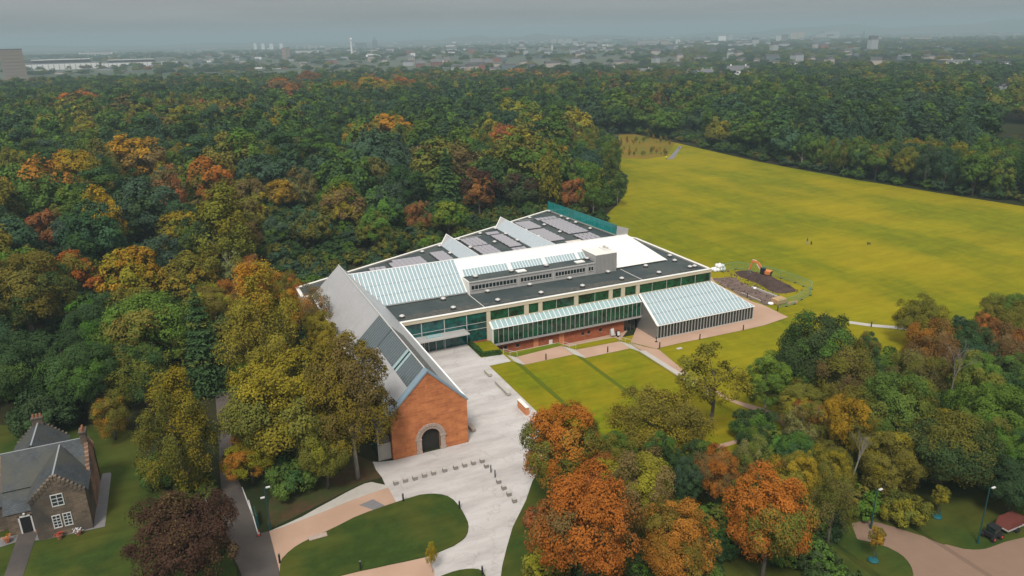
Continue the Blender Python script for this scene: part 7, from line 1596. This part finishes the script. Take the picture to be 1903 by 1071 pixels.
# bare and broken branches
def bare(p, z, h, seed, lb, name, lean=0, n0=7, spread=.9, nm='bark'):
    rr = random.Random(seed); t = thing(name, (p[0], p[1], z), lb, 'tree'); b = MB()
    def grow(a, d, l, r_, dep):
        e = a+d*l; b.tube(a, e, r_, r_*.6, 5, cap=False)
        if dep == 0: return
        for k in range(3 if dep > 1 else 4):
            v = (d + Vector((rr.uniform(-1, 1), rr.uniform(-1, 1), rr.uniform(-.15, .9)))*spread*.75).normalized(); grow(a+d*l*rr.uniform(.55, 1), v, l*rr.uniform(.55, .75), r_*.5, dep-1)
    T0 = Vector((p[0], p[1], z)); d = Vector((lean, lean*.3, 1)).normalized()
    MB().tube(T0, T0+d*h*.45, .16, .12, 6).build('trunk', M['bare_bark'], t)
    grow(T0+d*h*.4, d, h*.25, .11, 5)
    b.build('bare_branches', M['bare_bark'], t)
q = MISC['bare']; bare((q[0]*.93, q[1]*.93), -3.36, 13.5, 5, 'bare grey tree with no leaves in the middle of the dark grove', 'bare_tree', spread=.95)
q = MISC['fallen']; bare((q[0]*.90, q[1]*.90), -3.36, 10.5, 9, 'broken pale branches poking out beside the drooping larch', 'dead_tree', lean=.5, spread=.8)
# ---- the mass of the wood beyond the trees one can tell apart: one stuff object carrying instances
def in_poly(X, Y, poly):
    c = np.zeros(len(X), bool); n = len(poly)
    for i in range(n):
        x1, y1 = poly[i]; x2, y2 = poly[i-1]
        if y1 == y2: continue
        c ^= ((y1 > Y) != (y2 > Y)) & (X < (x2-x1)*(Y-y1)/(y2-y1)+x1)
    return c
def instancer(name, P, sc, hs, idx, leafc, tipc, turn, rot, coll):
    me = bpy.data.meshes.new(name); n = len(P); me.vertices.add(n); me.vertices.foreach_set('co', P.astype(np.float32).reshape(-1))
    def attr(nm, ty, key, data): a = me.attributes.new(nm, ty, 'POINT'); a.data.foreach_set(key, np.asarray(data).reshape(-1))
    attr('s', 'FLOAT_VECTOR', 'vector', np.stack([sc, sc, hs], 1).astype(np.float32)); attr('rz', 'FLOAT_VECTOR', 'vector', np.stack([rot*0, rot*0, rot], 1).astype(np.float32))
    attr('which', 'INT', 'value', idx.astype(np.int32)); attr('leaf_colour', 'FLOAT_VECTOR', 'vector', leafc.astype(np.float32)); attr('tip_colour', 'FLOAT_VECTOR', 'vector', tipc.astype(np.float32)); attr('turn', 'FLOAT', 'value', turn.astype(np.float32))
    o = bpy.data.objects.new(name, me); COL.objects.link(o); o['kind'] = 'stuff'
    ng = bpy.data.node_groups.new(name, 'GeometryNodeTree'); ng.interface.new_socket('Geometry', in_out='INPUT', socket_type='NodeSocketGeometry'); ng.interface.new_socket('Geometry', in_out='OUTPUT', socket_type='NodeSocketGeometry')
    gi, go = ng.nodes.new('NodeGroupInput'), ng.nodes.new('NodeGroupOutput'); ip = ng.nodes.new('GeometryNodeInstanceOnPoints'); ci = ng.nodes.new('GeometryNodeCollectionInfo')
    ci.inputs['Collection'].default_value = coll; ci.inputs['Separate Children'].default_value = True; ci.inputs['Reset Children'].default_value = True
    def na(nm, ty): a = ng.nodes.new('GeometryNodeInputNamedAttribute'); a.data_type = ty; a.inputs['Name'].default_value = nm; return a.outputs['Attribute']
    l = ng.links.new; l(gi.outputs[0], ip.inputs['Points']); l(ci.outputs[0], ip.inputs['Instance']); ip.inputs['Pick Instance'].default_value = True
    l(na('which', 'INT'), ip.inputs['Instance Index']); l(na('s', 'FLOAT_VECTOR'), ip.inputs['Scale'])
    er = ng.nodes.new('FunctionNodeEulerToRotation'); l(na('rz', 'FLOAT_VECTOR'), er.inputs[0]); l(er.outputs[0], ip.inputs['Rotation'])
    l(ip.outputs[0], go.inputs[0])
    o.modifiers.new('scatter', 'NODES').node_group = ng; return o
wc = bpy.data.collections.new('wood_sources'); WK = []
def low(kind, seed, n):       # lighter crowns for the far wood
    if kind == 'dome': return crown('far_crown', seed, n, 1.05, .1, .034, 26, (.15, .22), lowcut=-.3)
    if kind == 'oval': return crown('far_crown', seed, n, 1.45, .15, .034, 28, (.14, .21), lowcut=-.6, taper=.15)
    if kind == 'beech': return crown('far_crown', seed, n, .95, .08, .028, 40, (.10, .16), fuzz=.3, lowcut=-.3)
    if kind == 'birch': return crown('far_crown', seed, n, 1.75, .2, .03, 32, (.12, .18), fuzz=.3, taper=.45, hang=.12, lowcut=-.8)
    if kind == 'pine': return pine_crown('far_crown', seed, n, 1.5, .042)
    return fir_crown('far_crown', seed, n, 2.1, .06)
for i, (k, n) in enumerate((('dome', 3200), ('dome', 3200), ('oval', 3200), ('beech', 4200), ('birch', 3200), ('pine', 2800), ('pine', 2800), ('fir', 2600))):
    o = bpy.data.objects.new('far_%d' % i, low(k, 200+i, n)); wc.objects.link(o); WK.append(k)
RAT = dict(dome=1.05, oval=1.45, beech=.95, birch=1.75, pine=1.5, fir=2.1)
def wood(name, X, Y, seed, dmin, dmax, hmin, hmax, thin=None):
    r = np.random.default_rng(seed); n = len(X)
    kinds = r.choice(8, n, p=[.24, .23, .18, .1, .08, .08, .08, .01])
    # colour drifts through the wood in broad patches
    f = lambda a, b_, c: np.sin(X/a+c)*np.cos(Y/b_-c*.7)
    p1 = f(47, 61, 1.3)+.6*f(23, 19, 2.1)+r.normal(0, .45, n); 
    names = ['dk', 'bl', 'gr', 'ol', 'br', 'go', 'or', 'rd', 'yl', 'li']
    ci = np.where(p1 < -.55, 1, np.where(p1 < .12, 0, np.where(p1 < .62, 2, np.where(p1 < 1.15, 3, 4)))); z_ = r.random(n)
    ci = np.where((ci == 4) & (z_ < .10), 6, ci); ci = np.where((ci == 3) & (z_ < .12), 8, ci); ci = np.where((ci == 2) & (z_ < .05), 9, ci); ci = np.where((ci == 0) & (z_ < .012), 7, ci)
    # beech stands that have turned orange
    for cx, cy, rad, pr in BEECH:
        q = (np.hypot(X-cx, Y-cy) < rad) & (r.random(n) < pr); ci = np.where(q, r.choice([6, 4, 6, 5], n), ci); kinds = np.where(q, 3, kinds)
    ci = np.where(np.isin(kinds, (5, 6, 7)), np.where(z_ < .6, 0, 1), ci)
    rightw = (X > 150) & (Y < 1.15*X+60); ci = np.where(rightw & np.isin(ci, (4, 6, 5)) & (r.random(n) < .8), np.where(r.random(n) < .6, 0, 2), ci)
    pal = np.array([PAL[k] for k in names]); tipn = dict(dk='gr', bl='dk', gr='ol', ol='yl', br='ol', go='yl', rd='br', yl='ol', li='yl'); tipn['or'] = 'br'
    tpal = np.array([PAL[tipn[k]] for k in names]); g = r.uniform(.82, 1.18, (n, 1))
    d = r.uniform(dmin, dmax, n); rat = np.array([RAT[k] for k in WK])[kinds]; h = np.clip(d*rat, hmin, hmax)*r.uniform(.9, 1.1, n)*np.where(np.hypot(X, Y) > 650, .78, 1); d = np.where(np.isin(kinds, (4, 5, 6, 7)), d*.72, d)
    P = np.stack([X, Y, np.interp(X, BREAKS, [0, -1.12, -1.12, -2.24, -2.24, -3.36])], 1)
    return instancer(name, P, d, h/rat, kinds, pal[ci]*g*r.uniform(.93, 1.07, (n, 3)), tpal[ci]*g, r.uniform(.1, .45, n), r.uniform(0, 6.28, n), wc)
def jitter_grid(step, seed, ang0, ang1, d0, d1):
    r = np.random.default_rng(seed); a = np.arange(-1800, 4200, step); X, Y = np.meshgrid(a, np.arange(0, 4600, step)); X = X.reshape(-1)+r.uniform(-.45, .45, X.size)*step; Y = Y.reshape(-1)+r.uniform(-.45, .45, Y.size)*step
    D = np.hypot(X, Y); A = np.degrees(np.arctan2(X, Y)); k = (D > d0) & (D < d1) & (A > ang0) & (A < ang1); return X[k], Y[k]
TXY = np.array([[float(v) for v in l.split('|')[1:4]] for l in TREES.strip().split('\n')])
X, Y = jitter_grid(11.6, 1, -22, 72, WOOD_FROM, 1000)
k = ~in_poly(X, Y, LAWN) & ~((X > 12) & (X < 105) & (Y < 142.7+.487*(X-17.6)))
k &= ~((Y < 131) & (X > -1)) & ~((X <= 0) & (Y < 119)) & ~((X > 100) & (Y < 60)) & ~((X > 100) & (X < 230) & (Y < 140))
D = np.hypot(X, Y); k &= ~((D > 820) & (X > 470) & (np.sin(X*.013)+np.sin(Y*.017) > .9))
for cx, cy, rad in CLEAR:      # open ground before the houses
    dc = math.hypot(cx, cy); al = (X*cx+Y*cy)/dc; pe = np.abs(X*cy-Y*cx)/dc; k &= ~((pe < rad*1.25) & (al > dc-190) & (al < dc+rad))
for a_ in range(8): k &= ~in_poly(X+5.2*math.cos(a_*.785), Y+5.2*math.sin(a_*.785), LAWN)
X, Y = X[k], Y[k]
keep = np.ones(len(X), bool)
for tx, ty, td in TXY:
    if math.hypot(tx, ty) > 95: keep &= np.hypot(X-tx, Y-ty) > .42*(td+9)
X, Y = X[keep], Y[keep]
wd = wood('woodland', X, Y, 3, 12, 18.5, 12, 21); tag(wd, 'mixed autumn wood reaching from the museum to the town', 'wood')
# scattered trees between the houses further out
X, Y = jitter_grid(26, 5, -24, 74, 1000, 4300)
r5 = np.random.default_rng(9); dens = .55+.45*np.sin(X*.006+1)*np.cos(Y*.004); dd = np.hypot(X, Y)
k = r5.random(len(X)) < np.clip(dens*np.where(dd < 1250, .8, .42) * np.where(X > .75*Y, 2.2, .8), 0, 1)
for cx, cy, rad in CLEAR:      # open ground before the houses
    dc = math.hypot(cx, cy); al = (X*cx+Y*cy)/dc; pe = np.abs(X*cy-Y*cx)/dc; k &= ~((pe < rad*1.25) & (al > dc-190) & (al < dc+rad))
tw_ = wood('town_trees', X[k], Y[k], 6, 14, 26, 7, 11); tag(tw_, 'blurred belts of trees among the distant houses', 'trees')
# undergrowth filling the floor between the trunks and the skirts of the wood
X, Y = jitter_grid(6.0, 21, -20, 70, 108, 430)
k = ~in_poly(X, Y, LAWN) & ~((X > 12) & (X < 105) & (Y < 141.7+.487*(X-17.6))) & ~((Y < 131) & (X > -1)) & ~((X <= 0) & (Y < 118)) & ~((X > 100) & (Y < 60)) & ~((X > 100) & (X < 230) & (Y < 140))
for a_ in range(6): k &= ~in_poly(X+2.2*math.cos(a_*1.05), Y+2.2*math.sin(a_*1.05), LAWN)
X, Y = X[k], Y[k]; r7 = np.random.default_rng(4); n = len(X)
uc = bpy.data.collections.new('undergrowth_sources'); o = bpy.data.objects.new('far_bush', crown('far_crown', 300, 2200, .7, -.08, .042, 22, (.14, .2), lowcut=-.4)); uc.objects.link(o)
pal = np.array([PAL[k_] for k_ in ('dk', 'dk', 'gr', 'bl', 'ol')]); ci = r7.integers(0, 5, n)
ug = instancer('undergrowth', np.stack([X, Y, np.interp(X, BREAKS, [0, -1.12, -1.12, -2.24, -2.24, -3.36])], 1), r7.uniform(4.5, 7, n), r7.uniform(2.6, 4.6, n)/.7, np.zeros(n), pal[ci]*.9, pal[(ci+1) % 5]*.9, r7.uniform(.1, .4, n), r7.uniform(0, 6.28, n), uc)
tag(ug, 'dark bushy undergrowth at the skirts of the wood', 'undergrowth')
# ---------------------------------------------------------------- the town in the distance
def far_box(b, cx, cy, w, d, z0, z1, yaw, m=0):
    c, s = math.cos(yaw), math.sin(yaw); P = [(cx+u*c-v*s, cy+u*s+v*c, z) for z in (z0, z1) for u, v in ((-w/2, -d/2), (w/2, -d/2), (w/2, d/2), (-w/2, d/2))]
    b.add(P, [(0, 3, 2, 1), (4, 5, 6, 7), (0, 1, 5, 4), (1, 2, 6, 5), (2, 3, 7, 6), (3, 0, 4, 7)], m)
def far_pt(cx, cy, yaw, u, v): c, s = math.cos(yaw), math.sin(yaw); return cx+u*c-v*s, cy+u*s+v*c
GZ = -4.0
for kind, x, y, w, ztop, yaw, m, label in FAR:
    if kind in ('tower', 'slab'):
        t = thing('tower_block' if kind == 'tower' else 'city_building', (x, y, GZ), label, 'building'); dp = max(10, w*.55)
        b = MB(); far_box(b, x, y, w, dp, GZ, ztop, yaw); b.build('wall', M[m], t)
        b = MB(); far_box(b, x, y, w*1.01, dp*1.01, ztop, ztop+1.2, yaw); b.build('roof', M['city_roof'], t)
        if math.hypot(x, y) < 4000:
            nf = int(max(3, min(12, (ztop-GZ)/4))); nb = int(max(3, min(9, w/5)))
            for f in range(nf):
                z = GZ+(ztop-GZ)*(f+.35)/nf; q = far_pt(x, y, yaw, 0, -dp/2-.1); b = MB(); far_box(b, q[0], q[1], w*.9, .3, z, z+(ztop-GZ)/nf*.42, yaw); b.build('window_band', M['dull_window'], t)
    elif kind == 'house':
        t = thing('town_house', (x, y, GZ), label, 'house'); dp = min(12, w); e = GZ+(ztop-GZ)*.62
        b = MB(); far_box(b, x, y, w, dp, GZ, e, yaw); b.build('wall', M[m], t)
        P = [far_pt(x, y, yaw, u, v) for u, v in ((-w/2-.4, -dp/2-.4), (w/2+.4, -dp/2-.4), (w/2+.4, dp/2+.4), (-w/2-.4, dp/2+.4))]; rA, rB = far_pt(x, y, yaw, -w/2+min(dp, w)*.15, 0), far_pt(x, y, yaw, w/2-min(dp, w)*.15, 0)
        b = MB(); b.add([(p[0], p[1], e) for p in P] + [(*rA, ztop), (*rB, ztop)], [(0, 1, 5, 4), (1, 2, 5), (2, 3, 4, 5), (3, 0, 4), (3, 2, 1, 0)]); r_ = b.build('roof', M['city_roof'], t)
        for u in (-.3, .3):
            q = far_pt(x, y, yaw, u*w, 0); b = MB(); far_box(b, q[0], q[1], 1.6, 1.2, e, ztop+1.5, yaw); b.build('chimney', M[m], r_)
        n = int(max(2, min(7, w/5)))
        for i in range(n):
            for k in range(2):
                q = far_pt(x, y, yaw, -w/2+w*(i+.5)/n, -dp/2-.05); b = MB(); far_box(b, q[0], q[1], w/n*.42, .2, GZ+(e-GZ)*(.15+.48*k), GZ+(e-GZ)*(.4+.48*k), yaw); b.build('window', M['city_window'], t)
    elif kind == 'stadium':
        t = thing('stadium', (x, y, GZ), label, 'stadium'); h = ztop-GZ
        b = MB(); far_box(b, x, y, w, 60, GZ, GZ+h*.62, yaw); b.build('stand', M['city_white'], t)
        b = MB(); far_box(b, x, y, w*.99, 40, GZ+h*.62, GZ+h*.72, yaw); far_box(b, x, y, w*.8, 30, GZ+h*.72, GZ+h*.95, yaw); b.build('roof', M['city_roof'], t)
        b = MB(); q = far_pt(x, y, yaw, 0, -18); far_box(b, q[0], q[1], w*.78, 3, GZ+h*.95, GZ+h, yaw); b.build('truss', M['city_white'], t)
        for i in range(14): q = far_pt(x, y, yaw, -w/2+w*(i+.5)/14, -30.2); b = MB(); far_box(b, q[0], q[1], w/14*.16, .4, GZ+1, GZ+h*.6, yaw); b.build('column', M['city_grey'], t)
    elif kind == 'spire':
        t = thing('spire_tower', (x, y, GZ), label, 'tower'); b = MB(); far_box(b, x, y, w, w, GZ, GZ+(ztop-GZ)*.66, yaw); b.build('shaft', M[m], t)
        MB().tube((x, y, GZ+(ztop-GZ)*.66), (x, y, ztop), w*.5, .3, 8).build('spire', M[m], t)
    elif kind == 'mast':
        t = thing('observation_tower', (x, y, GZ), label, 'tower'); MB().tube((x, y, GZ), (x, y, ztop-4), w*.30, w*.14, 8).build('shaft', M[m], t); MB().lathe((x, y, ztop-9), [(w*.15, 0), (w*.32, 2), (w*.28, 5), (.4, 9)], 8).build('cabin', M[m], t)
    elif kind == 'dome':
        t = thing('domed_hall', (x, y, GZ), label, 'building'); h = ztop-GZ; b = MB(); n = 12
        for i in range(n+1):
            for v in range(9):
                a = math.pi*i/n; e = math.pi*v/8; px, py = far_pt(x, y, yaw, -w/2*math.cos(a), 25*math.cos(e)*math.sin(a)**.5); b.v.append((px, py, GZ+h*math.sin(a)*math.sin(e)**.6))
        for i in range(n):
            for v in range(8): b.f.append((i*9+v, i*9+v+1, (i+1)*9+v+1, (i+1)*9+v)); b.m.append(0)
        b.build('shell', M[m], t, smooth=True)
        b = MB(); far_box(b, x, y, w*.7, 30, GZ, GZ+h*.25, yaw); b.build('wall', M['city_grey'], t)
    elif kind == 'arch':
        t = thing('arch_bridge', (x, y, GZ), label, 'bridge'); h = ztop-GZ; b = MB()
        pts = [(*far_pt(x, y, yaw, -w/2*math.cos(a), 0), GZ+h*math.sin(a)) for a in np.linspace(0, math.pi, 15)]
        for p, q in zip(pts[:-1], pts[1:]): b.bar(p, q, 5)
        b.build('arch', M[m], t); b = MB(); far_box(b, x, y, w*1.1, 12, GZ+6, GZ+8, yaw); b.build('deck', M['city_grey'], t)
# the rest of the town, too small to tell house from house
r = np.random.default_rng(12); b = MB(); mats = [M[k] for k in ('city_buff', 'city_grey', 'city_white', 'city_dark', 'tenement_red', 'city_roof')]
n = 0
while n < 900:
    az = r.uniform(-24, 70); d = 1100 + 6500*r.random()**1.2; x, y = d*math.sin(R(az)), d*math.cos(R(az))
    if 12 < az < 50: d_h = r.uniform(6, 18) + (r.random() < .05)*r.uniform(8, 24)
    else: d_h = r.uniform(5, 10)
    if d < 1500 and az < 20: continue
    w = r.uniform(10, 45) if d > 2500 else r.uniform(8, 24); dp = r.uniform(8, 16); yaw = r.uniform(-.6, .2)
    m = int(r.choice(5, p=[.34, .34, .06, .20, .06]))
    if d_h > 18: m = 1
    far_box(b, x, y, w, dp, GZ, GZ+d_h*.75, yaw, m); far_box(b, x, y, w*1.03, dp*.6, GZ+d_h*.75, GZ+d_h, yaw, 5); n += 1
o = b.build('distant_town', mats, at=(0, 0, 0)); o['kind'] = 'stuff'
# distant hills
for i, (az0, az1, d, h, seed, nm) in enumerate(((16, 34, 7200, 62, 1, 'hill'), (36, 75, 8600, 110, 2, 'hill'), (-28, 14, 9000, 45, 3, 'hill'))):
    rr = np.random.default_rng(seed); b = MB(); n = 60; prof = [0]*6
    for j in range(n+1):
        az = R(az0+(az1-az0)*j/n); e = math.sin(math.pi*j/n)**.5; hh = h*e*(.75+.25*math.sin(j*.37+seed)+.12*math.sin(j*.9+seed*2))
        for k, f in enumerate((0, .55, .9, 1.0, .8, 0)):
            dd = d + k*420; b.v.append((dd*math.sin(az), dd*math.cos(az), GZ+hh*f))
    for j in range(n):
        for k in range(5): b.f.append((j*6+k, (j+1)*6+k, (j+1)*6+k+1, j*6+k+1)); b.m.append(0)
    b.build(nm, M['far_land'], kind='structure', smooth=True, at=(0, 0, 0))
# ---------------------------------------------------------------- haze
hz_m = bpy.data.materials.new('haze'); hz_m.use_nodes = True; t = hz_m.node_tree; t.nodes.clear()
pv = N(t, 'ShaderNodeVolumePrincipled'); pv.inputs['Color'].default_value = HAZE_COL; pv.inputs['Density'].default_value = HAZE_D; pv.inputs['Anisotropy'].default_value = 0
ho = N(t, 'ShaderNodeOutputMaterial'); t.links.new(pv.outputs[0], ho.inputs['Volume'])
if HAZE_D > 0:
    h = MB().box(-31000, -3200, -6, 31000, 41000, 140).build('haze', hz_m, kind='stuff')
